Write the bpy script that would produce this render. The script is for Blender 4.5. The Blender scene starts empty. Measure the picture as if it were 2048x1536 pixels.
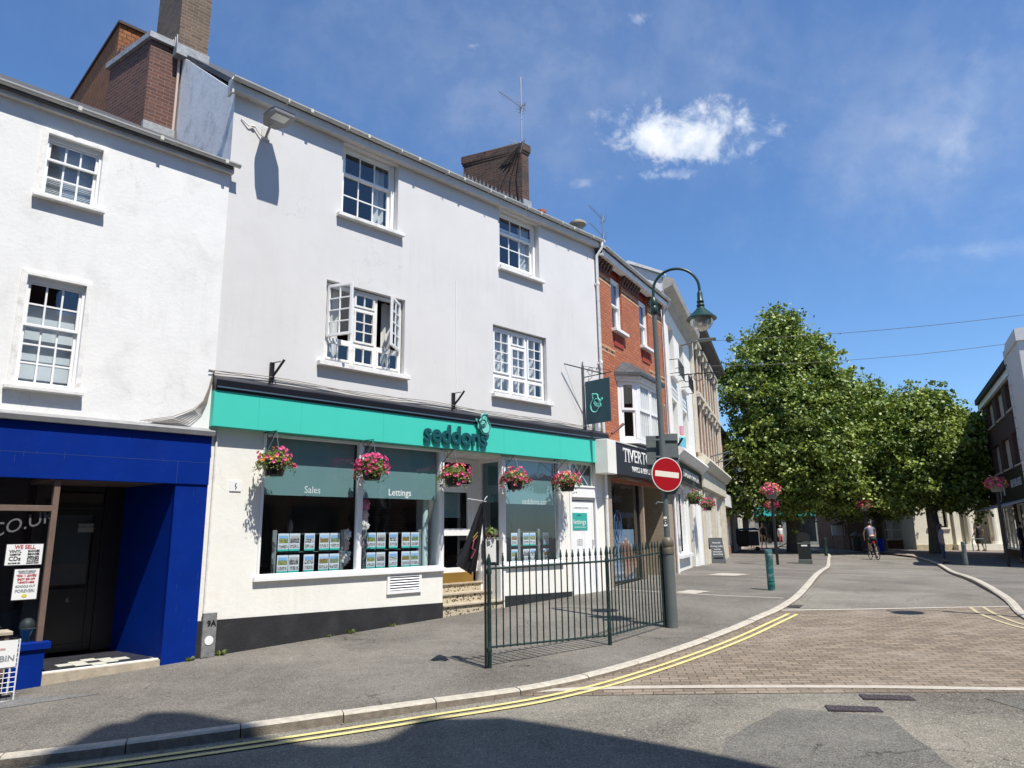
import bpy, bmesh, math, random
import numpy as np
from mathutils import Vector, Matrix, Euler
rad = math.radians
random.seed(7)
SC = bpy.context.scene
COL = SC.collection
# ---------------- camera, sky, sun, exposure ----------------
PITCH, ROLL = rad(12.0), rad(-0.79)
EYE = 1.6
cam_d = bpy.data.cameras.new('camera')
cam = bpy.data.objects.new('camera', cam_d); COL.objects.link(cam)
fwd = Vector((0, math.cos(PITCH), math.sin(PITCH)))
up0 = Vector((0, -math.sin(PITCH), math.cos(PITCH)))
rt0 = Vector((1, 0, 0))
rt = rt0 * math.cos(ROLL) + up0 * math.sin(ROLL)
upv = -rt0 * math.sin(ROLL) + up0 * math.cos(ROLL)
Mc = Matrix((rt, upv, -fwd)).transposed().to_4x4()
Mc.translation = Vector((0, 0, EYE))
cam.matrix_world = Mc
cam_d.sensor_width = 36.0
cam_d.lens = 36.0 * 1420.0 / 2048.0
cam_d.clip_end = 2000
cam_d.clip_start = 0.05
SC.camera = cam
SUN_AZ, SUN_EL = rad(144.0), rad(61.5)
world = bpy.data.worlds.new('World'); SC.world = world
world.use_nodes = True
NT = world.node_tree; NT.nodes.clear()
def N(nt, t, **kw):
    n = nt.nodes.new(t)
    for k, v in kw.items():
        if k in n.inputs: n.inputs[k].default_value = v
        else: setattr(n, k, v)
    return n
def LK(nt, a, b): nt.links.new(a, b)
out = N(NT, 'ShaderNodeOutputWorld'); bg = N(NT, 'ShaderNodeBackground')
sky = N(NT, 'ShaderNodeTexSky')
sky.sky_type = 'NISHITA'; sky.sun_disc = False
sky.sun_elevation = SUN_EL; sky.sun_rotation = SUN_AZ
sky.air_density = 1.0; sky.dust_density = 0.25; sky.ozone_density = 3.2; sky.altitude = 50
bg.inputs['Strength'].default_value = 0.084
LK(NT, bg.outputs[0], out.inputs[0])
tc = N(NT, 'ShaderNodeTexCoord')
def vmath(nt, op, a, b=None):
    n = N(nt, 'ShaderNodeVectorMath', operation=op)
    for i, v in enumerate((a, b)):
        if v is None: continue
        if hasattr(v, 'is_output'): LK(nt, v, n.inputs[i])
        else: n.inputs[i].default_value = v
    return n.outputs['Value'] if op in ('DOT_PRODUCT', 'LENGTH') else n.outputs[0]
def math_(nt, op, a, b=None, c=None, clamp=False):
    n = N(nt, 'ShaderNodeMath', operation=op); n.use_clamp = clamp
    for i, v in enumerate((a, b, c)):
        if v is None: continue
        if hasattr(v, 'is_output'): LK(nt, v, n.inputs[i])
        else: n.inputs[i].default_value = v
    return n.outputs[0]
def noise_(nt, vec, scale, detail=4, rough=0.55, dist=0.0):
    n = N(nt, 'ShaderNodeTexNoise', Scale=scale, Detail=detail, Roughness=rough, Distortion=dist)
    LK(nt, vec, n.inputs['Vector']); return n.outputs['Fac']
def mapr(nt, v, a, b, c=0.0, d=1.0, smooth=True):
    n = N(nt, 'ShaderNodeMapRange'); n.interpolation_type = 'SMOOTHSTEP' if smooth else 'LINEAR'
    LK(nt, v, n.inputs[0])
    for i, x in enumerate((a, b, c, d)): n.inputs[i + 1].default_value = x
    return n.outputs[0]
G = tc.outputs['Generated']
def dirpix(x, y):           # a direction on the sky sphere
    return ((x - 1024) / 1420 * rt - (y - 768) / 1420 * upv + fwd).normalized()
def cloud(cx, cy, wx, wy, rot, nscale, lo, hi, amp):
    c = dirpix(cx, cy)
    e1 = (dirpix(cx + 10 * math.cos(rot), cy + 10 * math.sin(rot)) - c).normalized()
    e2 = c.cross(e1).normalized()
    p = math_(NT, 'DIVIDE', vmath(NT, 'DOT_PRODUCT', G, tuple(e1)), wx)
    q = math_(NT, 'DIVIDE', vmath(NT, 'DOT_PRODUCT', G, tuple(e2)), wy)
    r = math_(NT, 'SQRT', math_(NT, 'ADD', math_(NT, 'MULTIPLY', p, p), math_(NT, 'MULTIPLY', q, q)))
    front = mapr(NT, vmath(NT, 'DOT_PRODUCT', G, tuple(c)), 0.3, 0.6)
    nz = noise_(NT, G, nscale, 9, 0.66, 0.35)
    v = math_(NT, 'SUBTRACT', math_(NT, 'ADD', math_(NT, 'SUBTRACT', 1.0, r), math_(NT, 'MULTIPLY', math_(NT, 'SUBTRACT', nz, 0.5), 4.2)), 0.0)
    return math_(NT, 'MULTIPLY', math_(NT, 'MULTIPLY', mapr(NT, v, lo, hi), amp), front)
masks = [cloud(1362, 268, 0.098, 0.042, 0.06, 15, 0.0, 1.1, 1.0),
         cloud(1360, 284, 0.078, 0.022, 0.05, 17, -0.25, 0.6, 0.75),
         cloud(1225, 242, 0.045, 0.012, 0.25, 34, 0.3, 1.5, 0.40),
         cloud(1440, 232, 0.04, 0.03, 0.6, 24, 0.1, 1.0, 0.5),
         cloud(1320, 350, 0.05, 0.010, -0.05, 30, 0.25, 1.3, 0.38),
         cloud(1290, 32, 0.035, 0.010, -0.3, 30, 0.15, 1.3, 0.4),
         cloud(940, 92, 0.014, 0.006, 0.0, 40, 0.2, 1.3, 0.3),
         cloud(1160, 370, 0.025, 0.010, 0.0, 30, 0.2, 1.4, 0.22),
         cloud(1130, 130, 0.30, 0.09, 0.12, 3.5, -1.2, 2.4, 0.26),
         cloud(1560, 175, 0.26, 0.014, 0.32, 7, -0.1, 1.7, 0.11),
         cloud(1890, 230, 0.11, 0.17, 0.5, 5, -0.8, 2.2, 0.22),
         cloud(1925, 250, 0.02, 0.09, 0.05, 14, -0.1, 1.6, 0.22),
         cloud(2040, 400, 0.08, 0.05, -0.7, 9, 0.0, 1.7, 0.16),
         cloud(1950, 500, 0.10, 0.014, -0.1, 16, 0.0, 1.5, 0.16),
         
         cloud(900, 250, 0.10, 0.04, -0.6, 7, 0.0, 1.6, 0.07)]
tot = masks[0]
for m_ in masks[1:]:
    tot = math_(NT, 'SUBTRACT', 1.0, math_(NT, 'MULTIPLY', math_(NT, 'SUBTRACT', 1.0, tot, None, True), math_(NT, 'SUBTRACT', 1.0, m_, None, True)))
hs = N(NT, 'ShaderNodeVectorMath', operation='MULTIPLY'); hs.inputs[1].default_value = (0.97, 1.27, 1.56); LK(NT, sky.outputs[0], hs.inputs[0])
mx = N(NT, 'ShaderNodeMix', data_type='RGBA'); mx.blend_type = 'MIX'
LK(NT, tot, mx.inputs['Factor']); LK(NT, hs.outputs[0], mx.inputs['A']); cs_ = N(NT, 'ShaderNodeMix', data_type='RGBA'); LK(NT, mapr(NT, noise_(NT, G, 22, 5, .6), .35, .62), cs_.inputs['Factor']); cs_.inputs['A'].default_value = (5.9, 6.9, 8.4, 1); cs_.inputs['B'].default_value = (9.0, 9.3, 9.8, 1); LK(NT, cs_.outputs['Result'], mx.inputs['B'])
LK(NT, mx.outputs['Result'], bg.inputs['Color'])
sun_d = bpy.data.lights.new('sun', 'SUN'); sun = bpy.data.objects.new('sun', sun_d); COL.objects.link(sun)
sun_d.energy = 5.0; sun_d.angle = rad(0.5); sun_d.color = (1.0, 0.955, 0.88)
SD = Vector((math.sin(SUN_AZ) * math.cos(SUN_EL), math.cos(SUN_AZ) * math.cos(SUN_EL), math.sin(SUN_EL)))
sun.rotation_euler = SD.to_track_quat('Z', 'Y').to_euler(); sun.location = (10, -20, 40)
SC.view_settings.view_transform = 'Standard'; SC.view_settings.look = 'None'
SC.view_settings.exposure = 0.42; SC.view_settings.gamma = 1.0
try: SC.cycles.max_bounces = 8; SC.cycles.transparent_max_bounces = 24; SC.cycles.use_denoising = True
except Exception: pass

# ---------------- helpers ----------------
def tag(o, label=None, cat=None, group=None, kind=None):
    if label: o['label'] = label
    if cat: o['category'] = cat
    if group: o['group'] = group
    if kind: o['kind'] = kind
    return o
def thing(name, label, cat, loc=(0, 0, 0), rotz=0.0, group=None, scale=None):
    o = bpy.data.objects.new(name, None); COL.objects.link(o)
    o.empty_display_size = 0.2
    o.location = loc; o.rotation_euler = (0, 0, rotz)
    if scale: o.scale = (scale,) * 3
    return tag(o, label, cat, group)
def copy_tree(o, parent=None):
    c = o.copy(); COL.objects.link(c)
    if parent is not None: c.parent = parent
    for ch in list(o.children): copy_tree(ch, c)
    return c
class MB:
    """collects shapes and links them as ONE mesh object"""
    def __init__(s): s.v = []; s.f = []; s.m = []; s.cur = 0
    def add(s, vs, fs):
        b = len(s.v); s.v += [tuple(p) for p in vs]
        for f in fs: s.f.append(tuple(b + i for i in f)); s.m.append(s.cur)
        return s
    def box(s, x0, x1, y0, y1, z0, z1):
        vs = [(x, y, z) for z in (z0, z1) for y in (y0, y1) for x in (x0, x1)]
        return s.add(vs, [(0, 2, 3, 1), (4, 5, 7, 6), (0, 1, 5, 4), (2, 6, 7, 3), (0, 4, 6, 2), (1, 3, 7, 5)])
    def quad(s, a, b, c, d): return s.add([a, b, c, d], [(0, 1, 2, 3)])
    def prism(s, pts, y0, y1, axis='y'):
        n = len(pts)
        def P(p, t): return {'y': (p[0], t, p[1]), 'x': (t, p[0], p[1]), 'z': (p[0], p[1], t)}[axis]
        vs = [P(p, y0) for p in pts] + [P(p, y1) for p in pts]
        fs = [tuple(range(n)), tuple(range(2 * n - 1, n - 1, -1))] + [(i, (i + 1) % n + 0, n + (i + 1) % n, n + i) for i in range(n)]
        return s.add(vs, fs)
    def tube(s, pts, r, seg=8, caps=True, closed=False):
        pts = [Vector(p) for p in pts]; n = len(pts)
        rs = r if isinstance(r, (list, tuple)) else [r] * n
        t0 = (pts[1] - pts[0]).normalized()
        ref = Vector((0, 0, 1)) if abs(t0.z) < 0.9 else Vector((1, 0, 0))
        u = t0.cross(ref).normalized(); vs = []
        for i, p in enumerate(pts):
            a = pts[max(i - 1, 0)]; b = pts[min(i + 1, n - 1)]
            t = (b - a)
            t = t.normalized() if t.length > 1e-9 else t0
            u = (u - t * u.dot(t))
            u = u.normalized() if u.length > 1e-6 else t.orthogonal().normalized()
            w = t.cross(u)
            for k in range(seg):
                an = 2 * math.pi * k / seg
                vs.append(p + (u * math.cos(an) + w * math.sin(an)) * rs[i])
        fs = [(i * seg + k, i * seg + (k + 1) % seg, (i + 1) * seg + (k + 1) % seg, (i + 1) * seg + k) for i in range(n - 1) for k in range(seg)]
        if caps: fs += [tuple(range(seg - 1, -1, -1)), tuple((n - 1) * seg + k for k in range(seg))]
        return s.add(vs, fs)
    def lathe(s, prof, seg=20, c=(0, 0, 0), M=None):
        vs = []
        for (r, z) in prof:
            for k in range(seg):
                an = 2 * math.pi * k / seg
                p = Vector((r * math.cos(an), r * math.sin(an), z))
                if M: p = M @ p
                vs.append(p + Vector(c))
        n = len(prof)
        fs = [(i * seg + k, i * seg + (k + 1) % seg, (i + 1) * seg + (k + 1) % seg, (i + 1) * seg + k) for i in range(n - 1) for k in range(seg)]
        if prof[0][0] > 1e-4: fs.append(tuple(range(seg - 1, -1, -1)))
        if prof[-1][0] > 1e-4: fs.append(tuple((n - 1) * seg + k for k in range(seg)))
        return s.add(vs, fs)
    def ball(s, c, r, seg=12, rings=8):
        rx, ry, rz = r if isinstance(r, (tuple, list)) else (r, r, r)
        vs = []; fs = []
        for i in range(rings + 1):
            a = math.pi * i / rings
            for k in range(seg):
                b = 2 * math.pi * k / seg
                vs.append((c[0] + rx * math.sin(a) * math.cos(b), c[1] + ry * math.sin(a) * math.sin(b), c[2] + rz * math.cos(a)))
        for i in range(rings):
            for k in range(seg):
                fs.append((i * seg + k, (i + 1) * seg + k, (i + 1) * seg + (k + 1) % seg, i * seg + (k + 1) % seg))
        return s.add(vs, fs)
    def wall(s, x0, x1, z0, z1, holes=(), depth=0.12, y=0.0):
        xs = sorted({x0, x1, *[h[0] for h in holes], *[h[1] for h in holes]})
        zs = sorted({z0, z1, *[h[2] for h in holes], *[h[3] for h in holes]})
        xs = [x for x in xs if x0 <= x <= x1]; zs = [z for z in zs if z0 <= z <= z1]
        for i in range(len(xs) - 1):
            for j in range(len(zs) - 1):
                cx = (xs[i] + xs[i + 1]) / 2; cz = (zs[j] + zs[j + 1]) / 2
                if any(h[0] < cx < h[1] and h[2] < cz < h[3] for h in holes): continue
                s.quad((xs[i], y, zs[j]), (xs[i + 1], y, zs[j]), (xs[i + 1], y, zs[j + 1]), (xs[i], y, zs[j + 1]))
        for h in holes:
            a, b, c, d = h[:4]; e = y + (h[4] if len(h) > 4 else depth)
            s.quad((a, y, c), (a, y, d), (a, e, d), (a, e, c))
            s.quad((b, y, c), (b, e, c), (b, e, d), (b, y, d))
            s.quad((a, y, d), (b, y, d), (b, e, d), (a, e, d))
            s.quad((a, y, c), (a, e, c), (b, e, c), (b, y, c))
        return s
    def grid(s, x0, x1, z0, z1, y0, y1, fw, nx, nz, bw=0.02, by=None):
        """a sash: outer frame and glazing bars, butted end to end"""
        s.box(x0, x0 + fw, y0, y1, z0, z1); s.box(x1 - fw, x1, y0, y1, z0, z1)
        s.box(x0 + fw, x1 - fw, y0, y1, z0, z0 + fw); s.box(x0 + fw, x1 - fw, y0, y1, z1 - fw, z1)
        a, b = (by if by else (y0 + 0.006, y1 - 0.006))
        xi = [x0 + fw + (x1 - x0 - 2 * fw) * i / nx for i in range(1, nx)]
        for x in xi: s.box(x - bw / 2, x + bw / 2, a, b, z0 + fw, z1 - fw)
        ed = [x0 + fw] + xi + [x1 - fw]
        for j in range(1, nz):
            z = z0 + fw + (z1 - z0 - 2 * fw) * j / nz
            for i in range(len(ed) - 1):
                s.box(ed[i] + (bw / 2 if i else 0), ed[i + 1] - (bw / 2 if i < len(ed) - 2 else 0), a + 0.002, b - 0.002, z - bw / 2, z + bw / 2)
        return s
    def build(s, name, mat, parent=None, bev=0.0, smooth=False, uv=True):
        me = bpy.data.meshes.new(name)
        me.from_pydata([tuple(p) for p in s.v], [], s.f)
        mats = mat if isinstance(mat, (list, tuple)) else [mat]
        for m in mats: me.materials.append(m)
        if len(mats) > 1: me.polygons.foreach_set('material_index', s.m)
        if uv:
            L = me.uv_layers.new(name='UVMap')
            for p in me.polygons:
                nx, ny, nz = (abs(c) for c in p.normal)
                for li in p.loop_indices:
                    co = me.vertices[me.loops[li].vertex_index].co
                    L.data[li].uv = (co.x, co.y) if nz >= nx and nz >= ny else ((co.y, co.z) if nx > ny else (co.x, co.z))
        if smooth:
            me.polygons.foreach_set('use_smooth', [True] * len(me.polygons))
            try: me.set_sharp_from_angle(angle=rad(40))
            except Exception: pass
        me.update()
        o = bpy.data.objects.new(name, me); COL.objects.link(o)
        if parent is not None: o.parent = parent
        if bev > 0:
            bm = bmesh.new(); bm.from_mesh(me)
            bmesh.ops.remove_doubles(bm, verts=bm.verts, dist=1e-5)
            bm.to_mesh(me); bm.free()
            b = o.modifiers.new('bevel', 'BEVEL'); b.width = bev; b.segments = 2; b.limit_method = 'ANGLE'; b.angle_limit = rad(40)
        return o
def split_loose(o):
    """one object per loose piece, same name and parent"""
    me = o.data; n = len(me.vertices); par = list(range(n))
    def find(a):
        while par[a] != a: par[a] = par[par[a]]; a = par[a]
        return a
    for p in me.polygons:
        v = p.vertices
        for k in v[1:]: par[find(k)] = find(v[0])
    groups = {}
    for p in me.polygons: groups.setdefault(find(p.vertices[0]), []).append(p.index)
    uvd = me.uv_layers[0].data if me.uv_layers else None
    for gi, fl in enumerate(groups.values()):
        ids = sorted({v for f in fl for v in me.polygons[f].vertices}); mp_ = {v: i for i, v in enumerate(ids)}
        m2 = bpy.data.meshes.new(me.name); m2.from_pydata([tuple(me.vertices[v].co) for v in ids], [], [[mp_[v] for v in me.polygons[f].vertices] for f in fl])
        for m in me.materials: m2.materials.append(m)
        if uvd:
            L = m2.uv_layers.new(name='UVMap'); k = 0
            for f in fl:
                for li in me.polygons[f].loop_indices: L.data[k].uv = uvd[li].uv; k += 1
        c = o if gi == 0 else o.copy()
        if gi: COL.objects.link(c)
        c.data = m2
    return o
def box_part(name, mat, parent, *b, bev=0.0): return MB().box(*b).build(name, mat, parent, bev)
def text_mb(txt, size, mat, name, parent, loc, depth=0.004, rot=(math.pi / 2, 0, 0), align='CENTER', sx=1.0, shear=0.0, bold=0.0, spacing=1.0):
    cu = bpy.data.curves.new('t', 'FONT'); cu.body = txt; cu.size = size; cu.align_x = align; cu.align_y = 'CENTER'
    cu.extrude = depth / 2; cu.shear = shear; cu.offset = bold; cu.space_character = spacing; cu.resolution_u = 3
    t = bpy.data.objects.new('t', cu); COL.objects.link(t)
    dg = bpy.context.evaluated_depsgraph_get(); dg.update()
    me = bpy.data.meshes.new_from_object(t.evaluated_get(dg))
    COL.objects.unlink(t); bpy.data.objects.remove(t)
    me.materials.clear(); me.materials.append(mat); me.name = name
    M = Matrix.Translation(loc) @ Euler(rot).to_matrix().to_4x4() @ Matrix.Diagonal((sx, 1, 1, 1))
    me.transform(M)
    o = bpy.data.objects.new(name, me); COL.objects.link(o)
    if parent is not None: o.parent = parent
    return o

# ---------------- materials ----------------
MATS = {}
def mat(name, col, rough=0.7, var=0.0, vscale=3.0, bump=0.0, bscale=40.0, metal=0.0, streak=0.0, dirt=0.0, dscale=1.5, dirtcol=(0.12, 0.11, 0.10), spec=0.5, coat=0.0):
    if name in MATS: return MATS[name]
    m = bpy.data.materials.new(name); m.use_nodes = True; nt = m.node_tree
    b = nt.nodes['Principled BSDF']
    b.inputs['Base Color'].default_value = (*col, 1); b.inputs['Roughness'].default_value = rough
    b.inputs['Metallic'].default_value = metal; b.inputs['Specular IOR Level'].default_value = spec
    if coat: b.inputs['Coat Weight'].default_value = coat; b.inputs['Coat Roughness'].default_value = 0.08
    tcn = N(nt, 'ShaderNodeTexCoord'); O = tcn.outputs['Object']
    cur = None
    if var > 0:
        nz = noise_(nt, O, vscale, 6, 0.6)
        f = mapr(nt, nz, 0.3, 0.7, 1 - var, 1 + var * 0.6, False)
        mxn = N(nt, 'ShaderNodeVectorMath', operation='SCALE'); mxn.inputs[0].default_value = col; LK(nt, f, mxn.inputs['Scale'])
        cur = mxn.outputs[0]
    if dirt > 0:
        nz2 = noise_(nt, O, dscale, 8, 0.7, 0.4)
        f2 = math_(nt, 'MULTIPLY', mapr(nt, nz2, 0.48, 0.75), dirt)
        mm = N(nt, 'ShaderNodeMix', data_type='RGBA'); LK(nt, f2, mm.inputs['Factor'])
        if cur: LK(nt, cur, mm.inputs['A'])
        else: mm.inputs['A'].default_value = (*col, 1)
        mm.inputs['B'].default_value = (*dirtcol, 1); cur = mm.outputs['Result']
    if streak > 0:
        mp = N(nt, 'ShaderNodeMapping'); mp.inputs['Scale'].default_value = (7.0, 7.0, .45); LK(nt, O, mp.inputs['Vector'])
        f3 = math_(nt, 'MULTIPLY', mapr(nt, math_(nt, 'MULTIPLY', noise_(nt, mp.outputs[0], 1.0, 5, .6), noise_(nt, O, .55, 3, .5)), .26, .42), streak)
        mm = N(nt, 'ShaderNodeMix', data_type='RGBA'); LK(nt, f3, mm.inputs['Factor']); LK(nt, cur, mm.inputs['A']) if cur else None
        if not cur: mm.inputs['A'].default_value = (*col, 1)
        mm.inputs['B'].default_value = (*dirtcol, 1); cur = mm.outputs['Result']
        vo = N(nt, 'ShaderNodeTexVoronoi', Scale=0.55); vo.feature = 'DISTANCE_TO_EDGE'; wv_ = N(nt, 'ShaderNodeTexNoise', Scale=1.6, Detail=6.0); LK(nt, O, wv_.inputs['Vector'])
        ad = vmath(nt, 'ADD', O, vmath(nt, 'SCALE', wv_.outputs['Color'])); ad.node.inputs[1].links[0].from_node.inputs['Scale'].default_value = 1.4; LK(nt, ad, vo.inputs['Vector'])
        f4 = math_(nt, 'MULTIPLY', math_(nt, 'MULTIPLY', math_(nt, 'LESS_THAN', vo.outputs['Distance'], .0045), mapr(nt, noise_(nt, O, .8, 3), .5, .6)), .16)
        mm = N(nt, 'ShaderNodeMix', data_type='RGBA'); LK(nt, f4, mm.inputs['Factor']); LK(nt, cur, mm.inputs['A']); mm.inputs['B'].default_value = (.3, .29, .28, 1); cur = mm.outputs['Result']
    if cur: LK(nt, cur, b.inputs['Base Color'])
    if bump > 0:
        bn = N(nt, 'ShaderNodeBump', Strength=bump, Distance=0.02)
        LK(nt, noise_(nt, O, bscale, 5, 0.65), bn.inputs['Height']); LK(nt, bn.outputs[0], b.inputs['Normal'])
    MATS[name] = m
    return m
def brick_mat(name, c1, c2, mortar, bw=0.225, bh=0.075, ms=0.008, rough=0.85, bump=0.5, dirt=0.3, scale=1.0, off=0.5, coord='UV', mdirt=(0.05, 0.045, 0.04), dscale=1.2):
    m = bpy.data.materials.new(name); m.use_nodes = True; nt = m.node_tree; b = nt.nodes['Principled BSDF']
    b.inputs['Roughness'].default_value = rough
    tcn = N(nt, 'ShaderNodeTexCoord'); V = tcn.outputs[coord]; O = tcn.outputs['Object']
    wob = N(nt, 'ShaderNodeTexNoise', Scale=6.0, Detail=3.0); LK(nt, O, wob.inputs['Vector'])
    wv = vmath(nt, 'SCALE', vmath(nt, 'SUBTRACT', wob.outputs['Color'], (0.5, 0.5, 0.5)))
    wv.node.inputs['Scale'].default_value = 0.012
    V2 = vmath(nt, 'ADD', V, wv)
    t = N(nt, 'ShaderNodeTexBrick', Scale=1.0 / scale); LK(nt, V2, t.inputs['Vector'])
    t.inputs['Brick Width'].default_value = bw; t.inputs['Row Height'].default_value = bh; t.inputs['Mortar Size'].default_value = ms
    t.inputs['Mortar Smooth'].default_value = 0.3; t.offset = off; t.inputs['Bias'].default_value = 0.0
    t.inputs['Color1'].default_value = (*c1, 1); t.inputs['Color2'].default_value = (*c2, 1); t.inputs['Mortar'].default_value = (*mortar, 1)
    nz = noise_(nt, O, dscale, 7, 0.65, 0.3); nf = noise_(nt, O, 45.0, 3, 0.6)
    mm = N(nt, 'ShaderNodeMix', data_type='RGBA'); LK(nt, math_(nt, 'MULTIPLY', mapr(nt, nz, 0.45, 0.75), dirt), mm.inputs['Factor'])
    LK(nt, t.outputs['Color'], mm.inputs['A']); mm.inputs['B'].default_value = (*mdirt, 1)
    sc = N(nt, 'ShaderNodeVectorMath', operation='SCALE'); LK(nt, mm.outputs['Result'], sc.inputs[0]); LK(nt, mapr(nt, nf, 0.3, 0.7, 0.75, 1.2, False), sc.inputs['Scale'])
    LK(nt, sc.outputs[0], b.inputs['Base Color'])
    h = math_(nt, 'ADD', math_(nt, 'MULTIPLY', t.outputs['Fac'], -1.0), math_(nt, 'MULTIPLY', nf, 0.5))
    bn = N(nt, 'ShaderNodeBump', Strength=bump, Distance=0.012); LK(nt, h, bn.inputs['Height']); LK(nt, bn.outputs[0], b.inputs['Normal'])
    MATS[name] = m
    return m
def asphalt(name, base, tint=(1, 1, 1), var=0.35, speck=0.5, big=0.6, gumv=-.22):
    speck *= .7
    m = bpy.data.materials.new(name); m.use_nodes = True; nt = m.node_tree; b = nt.nodes['Principled BSDF']
    b.inputs['Roughness'].default_value = 0.9; b.inputs['Specular IOR Level'].default_value = 0.3
    tcn = N(nt, 'ShaderNodeTexCoord'); O = tcn.outputs['Object']
    big_ = noise_(nt, O, big, 7, 0.62, 0.5); mid = noise_(nt, O, 9.0, 5, 0.7)
    vor = N(nt, 'ShaderNodeTexVoronoi', Scale=95.0); LK(nt, O, vor.inputs['Vector'])
    vor2 = N(nt, 'ShaderNodeTexVoronoi', Scale=38.0); LK(nt, O, vor2.inputs['Vector'])
    sp = math_(nt, 'ADD', math_(nt, 'MULTIPLY', math_(nt, 'GREATER_THAN', vmath(nt, 'DOT_PRODUCT', vor.outputs['Color'], (1, 0, 0)), 0.78), speck),
               math_(nt, 'MULTIPLY', math_(nt, 'MULTIPLY', math_(nt, 'GREATER_THAN', vmath(nt, 'DOT_PRODUCT', vor2.outputs['Color'], (1, 0, 0)), 0.93), math_(nt, 'LESS_THAN', vor2.outputs['Distance'], 0.30)), speck * 2.2))
    vo = N(nt, 'ShaderNodeTexVoronoi', Scale=0.42); vo.feature = 'DISTANCE_TO_EDGE'; wv_ = N(nt, 'ShaderNodeTexNoise', Scale=1.3, Detail=6.0); LK(nt, O, wv_.inputs['Vector'])
    ad = vmath(nt, 'ADD', O, vmath(nt, 'SCALE', wv_.outputs['Color'])); ad.node.inputs[1].links[0].from_node.inputs['Scale'].default_value = 1.2; LK(nt, ad, vo.inputs['Vector'])
    crk = math_(nt, 'MULTIPLY', math_(nt, 'MULTIPLY', math_(nt, 'LESS_THAN', vo.outputs['Distance'], .006), mapr(nt, noise_(nt, O, .5, 3), .52, .6)), -.45)
    gum = N(nt, 'ShaderNodeTexVoronoi', Scale=3.4); LK(nt, O, gum.inputs['Vector'])
    gm = math_(nt, 'MULTIPLY', math_(nt, 'MULTIPLY', math_(nt, 'LESS_THAN', gum.outputs['Distance'], .075), math_(nt, 'GREATER_THAN', vmath(nt, 'DOT_PRODUCT', gum.outputs['Color'], (0, 0, 1)), .72)), gumv)
    mp = N(nt, 'ShaderNodeMapping'); mp.inputs['Rotation'].default_value = (0, 0, rad(-25)); mp.inputs['Scale'].default_value = (.18, 1.1, 1); LK(nt, O, mp.inputs['Vector'])
    trk = math_(nt, 'MULTIPLY', math_(nt, 'SUBTRACT', noise_(nt, mp.outputs[0], 1.0, 4, .6), .5), .5)
    crk = math_(nt, 'ADD', math_(nt, 'ADD', crk, gm), trk)
    dk = math_(nt, 'MULTIPLY', math_(nt, 'LESS_THAN', vmath(nt, 'DOT_PRODUCT', vor.outputs['Color'], (0, 1, 0)), 0.3), -0.35)
    f = math_(nt, 'ADD', math_(nt, 'ADD', mapr(nt, big_, 0.3, 0.72, 1 - var, 1 + var, False), math_(nt, 'MULTIPLY', math_(nt, 'SUBTRACT', mid, 0.5), 0.5)), math_(nt, 'ADD', math_(nt, 'ADD', sp, dk), crk))
    sc = N(nt, 'ShaderNodeVectorMath', operation='SCALE'); sc.inputs[0].default_value = tuple(base * t for t in tint); LK(nt, f, sc.inputs['Scale'])
    LK(nt, sc.outputs[0], b.inputs['Base Color'])
    bn = N(nt, 'ShaderNodeBump', Strength=0.55, Distance=0.006); LK(nt, vor.outputs['Distance'], bn.inputs['Height']); LK(nt, bn.outputs[0], b.inputs['Normal'])
    MATS[name] = m; return m
def glass_mat(name='glass', tint=(0.85, 0.9, 0.92), refl=1.0):
    m = bpy.data.materials.new(name); m.use_nodes = True; nt = m.node_tree; nt.nodes.clear()
    o = N(nt, 'ShaderNodeOutputMaterial'); mx = N(nt, 'ShaderNodeMixShader'); tr = N(nt, 'ShaderNodeBsdfTransparent'); gl = N(nt, 'ShaderNodeBsdfGlossy')
    tr.inputs[0].default_value = (*tint, 1); gl.inputs['Roughness'].default_value = 0.015; gl.inputs['Color'].default_value = (0.95, 0.97, 1, 1)
    fr = N(nt, 'ShaderNodeFresnel'); fr.inputs['IOR'].default_value = 1.55
    tcn = N(nt, 'ShaderNodeTexCoord')
    bn = N(nt, 'ShaderNodeBump', Strength=0.05, Distance=0.05); LK(nt, noise_(nt, tcn.outputs['Object'], 1.6, 2), bn.inputs['Height']); LK(nt, bn.outputs[0], gl.inputs['Normal'])
    geo = N(nt, 'ShaderNodeNewGeometry'); LK(nt, math_(nt, 'MULTIPLY', math_(nt, 'MULTIPLY', fr.outputs[0], refl * 2.0, None, True), math_(nt, 'SUBTRACT', 1.0, geo.outputs['Backfacing'])), mx.inputs[0]); LK(nt, tr.outputs[0], mx.inputs[1]); LK(nt, gl.outputs[0], mx.inputs[2]); LK(nt, mx.outputs[0], o.inputs[0])
    MATS[name] = m; return m

GLASS = glass_mat()
WHITE_A = mat('white_render', (0.79, 0.785, 0.765), 0.9, 0.05, 2.2, 0.16, 22, streak=.14, dirt=0.42, dscale=1.5, dirtcol=(0.50, 0.49, 0.46))
GREY_S = mat('pale_grey_render', (0.65, 0.64, 0.63), 0.88, 0.04, 1.3, 0.10, 9, streak=.22, dirt=0.2, dscale=0.9, dirtcol=(0.52, 0.505, 0.48))
CREAM_S = mat('cream_render', (0.80, 0.785, 0.72), 0.85, 0.05, 2.2, 0.18, 12, streak=.3, dirt=0.22, dscale=1.4, dirtcol=(0.6, 0.57, 0.48))
STAINED = mat('stained_render', (0.86, 0.86, 0.86), 0.9, 0.06, 3, 0.2, 12, dirt=0.7, dscale=2.6, dirtcol=(0.36, 0.35, 0.35))
PAINT = mat('white_paint', (0.82, 0.82, 0.81), 0.45, 0.03, 3, 0.03, 20)
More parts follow.
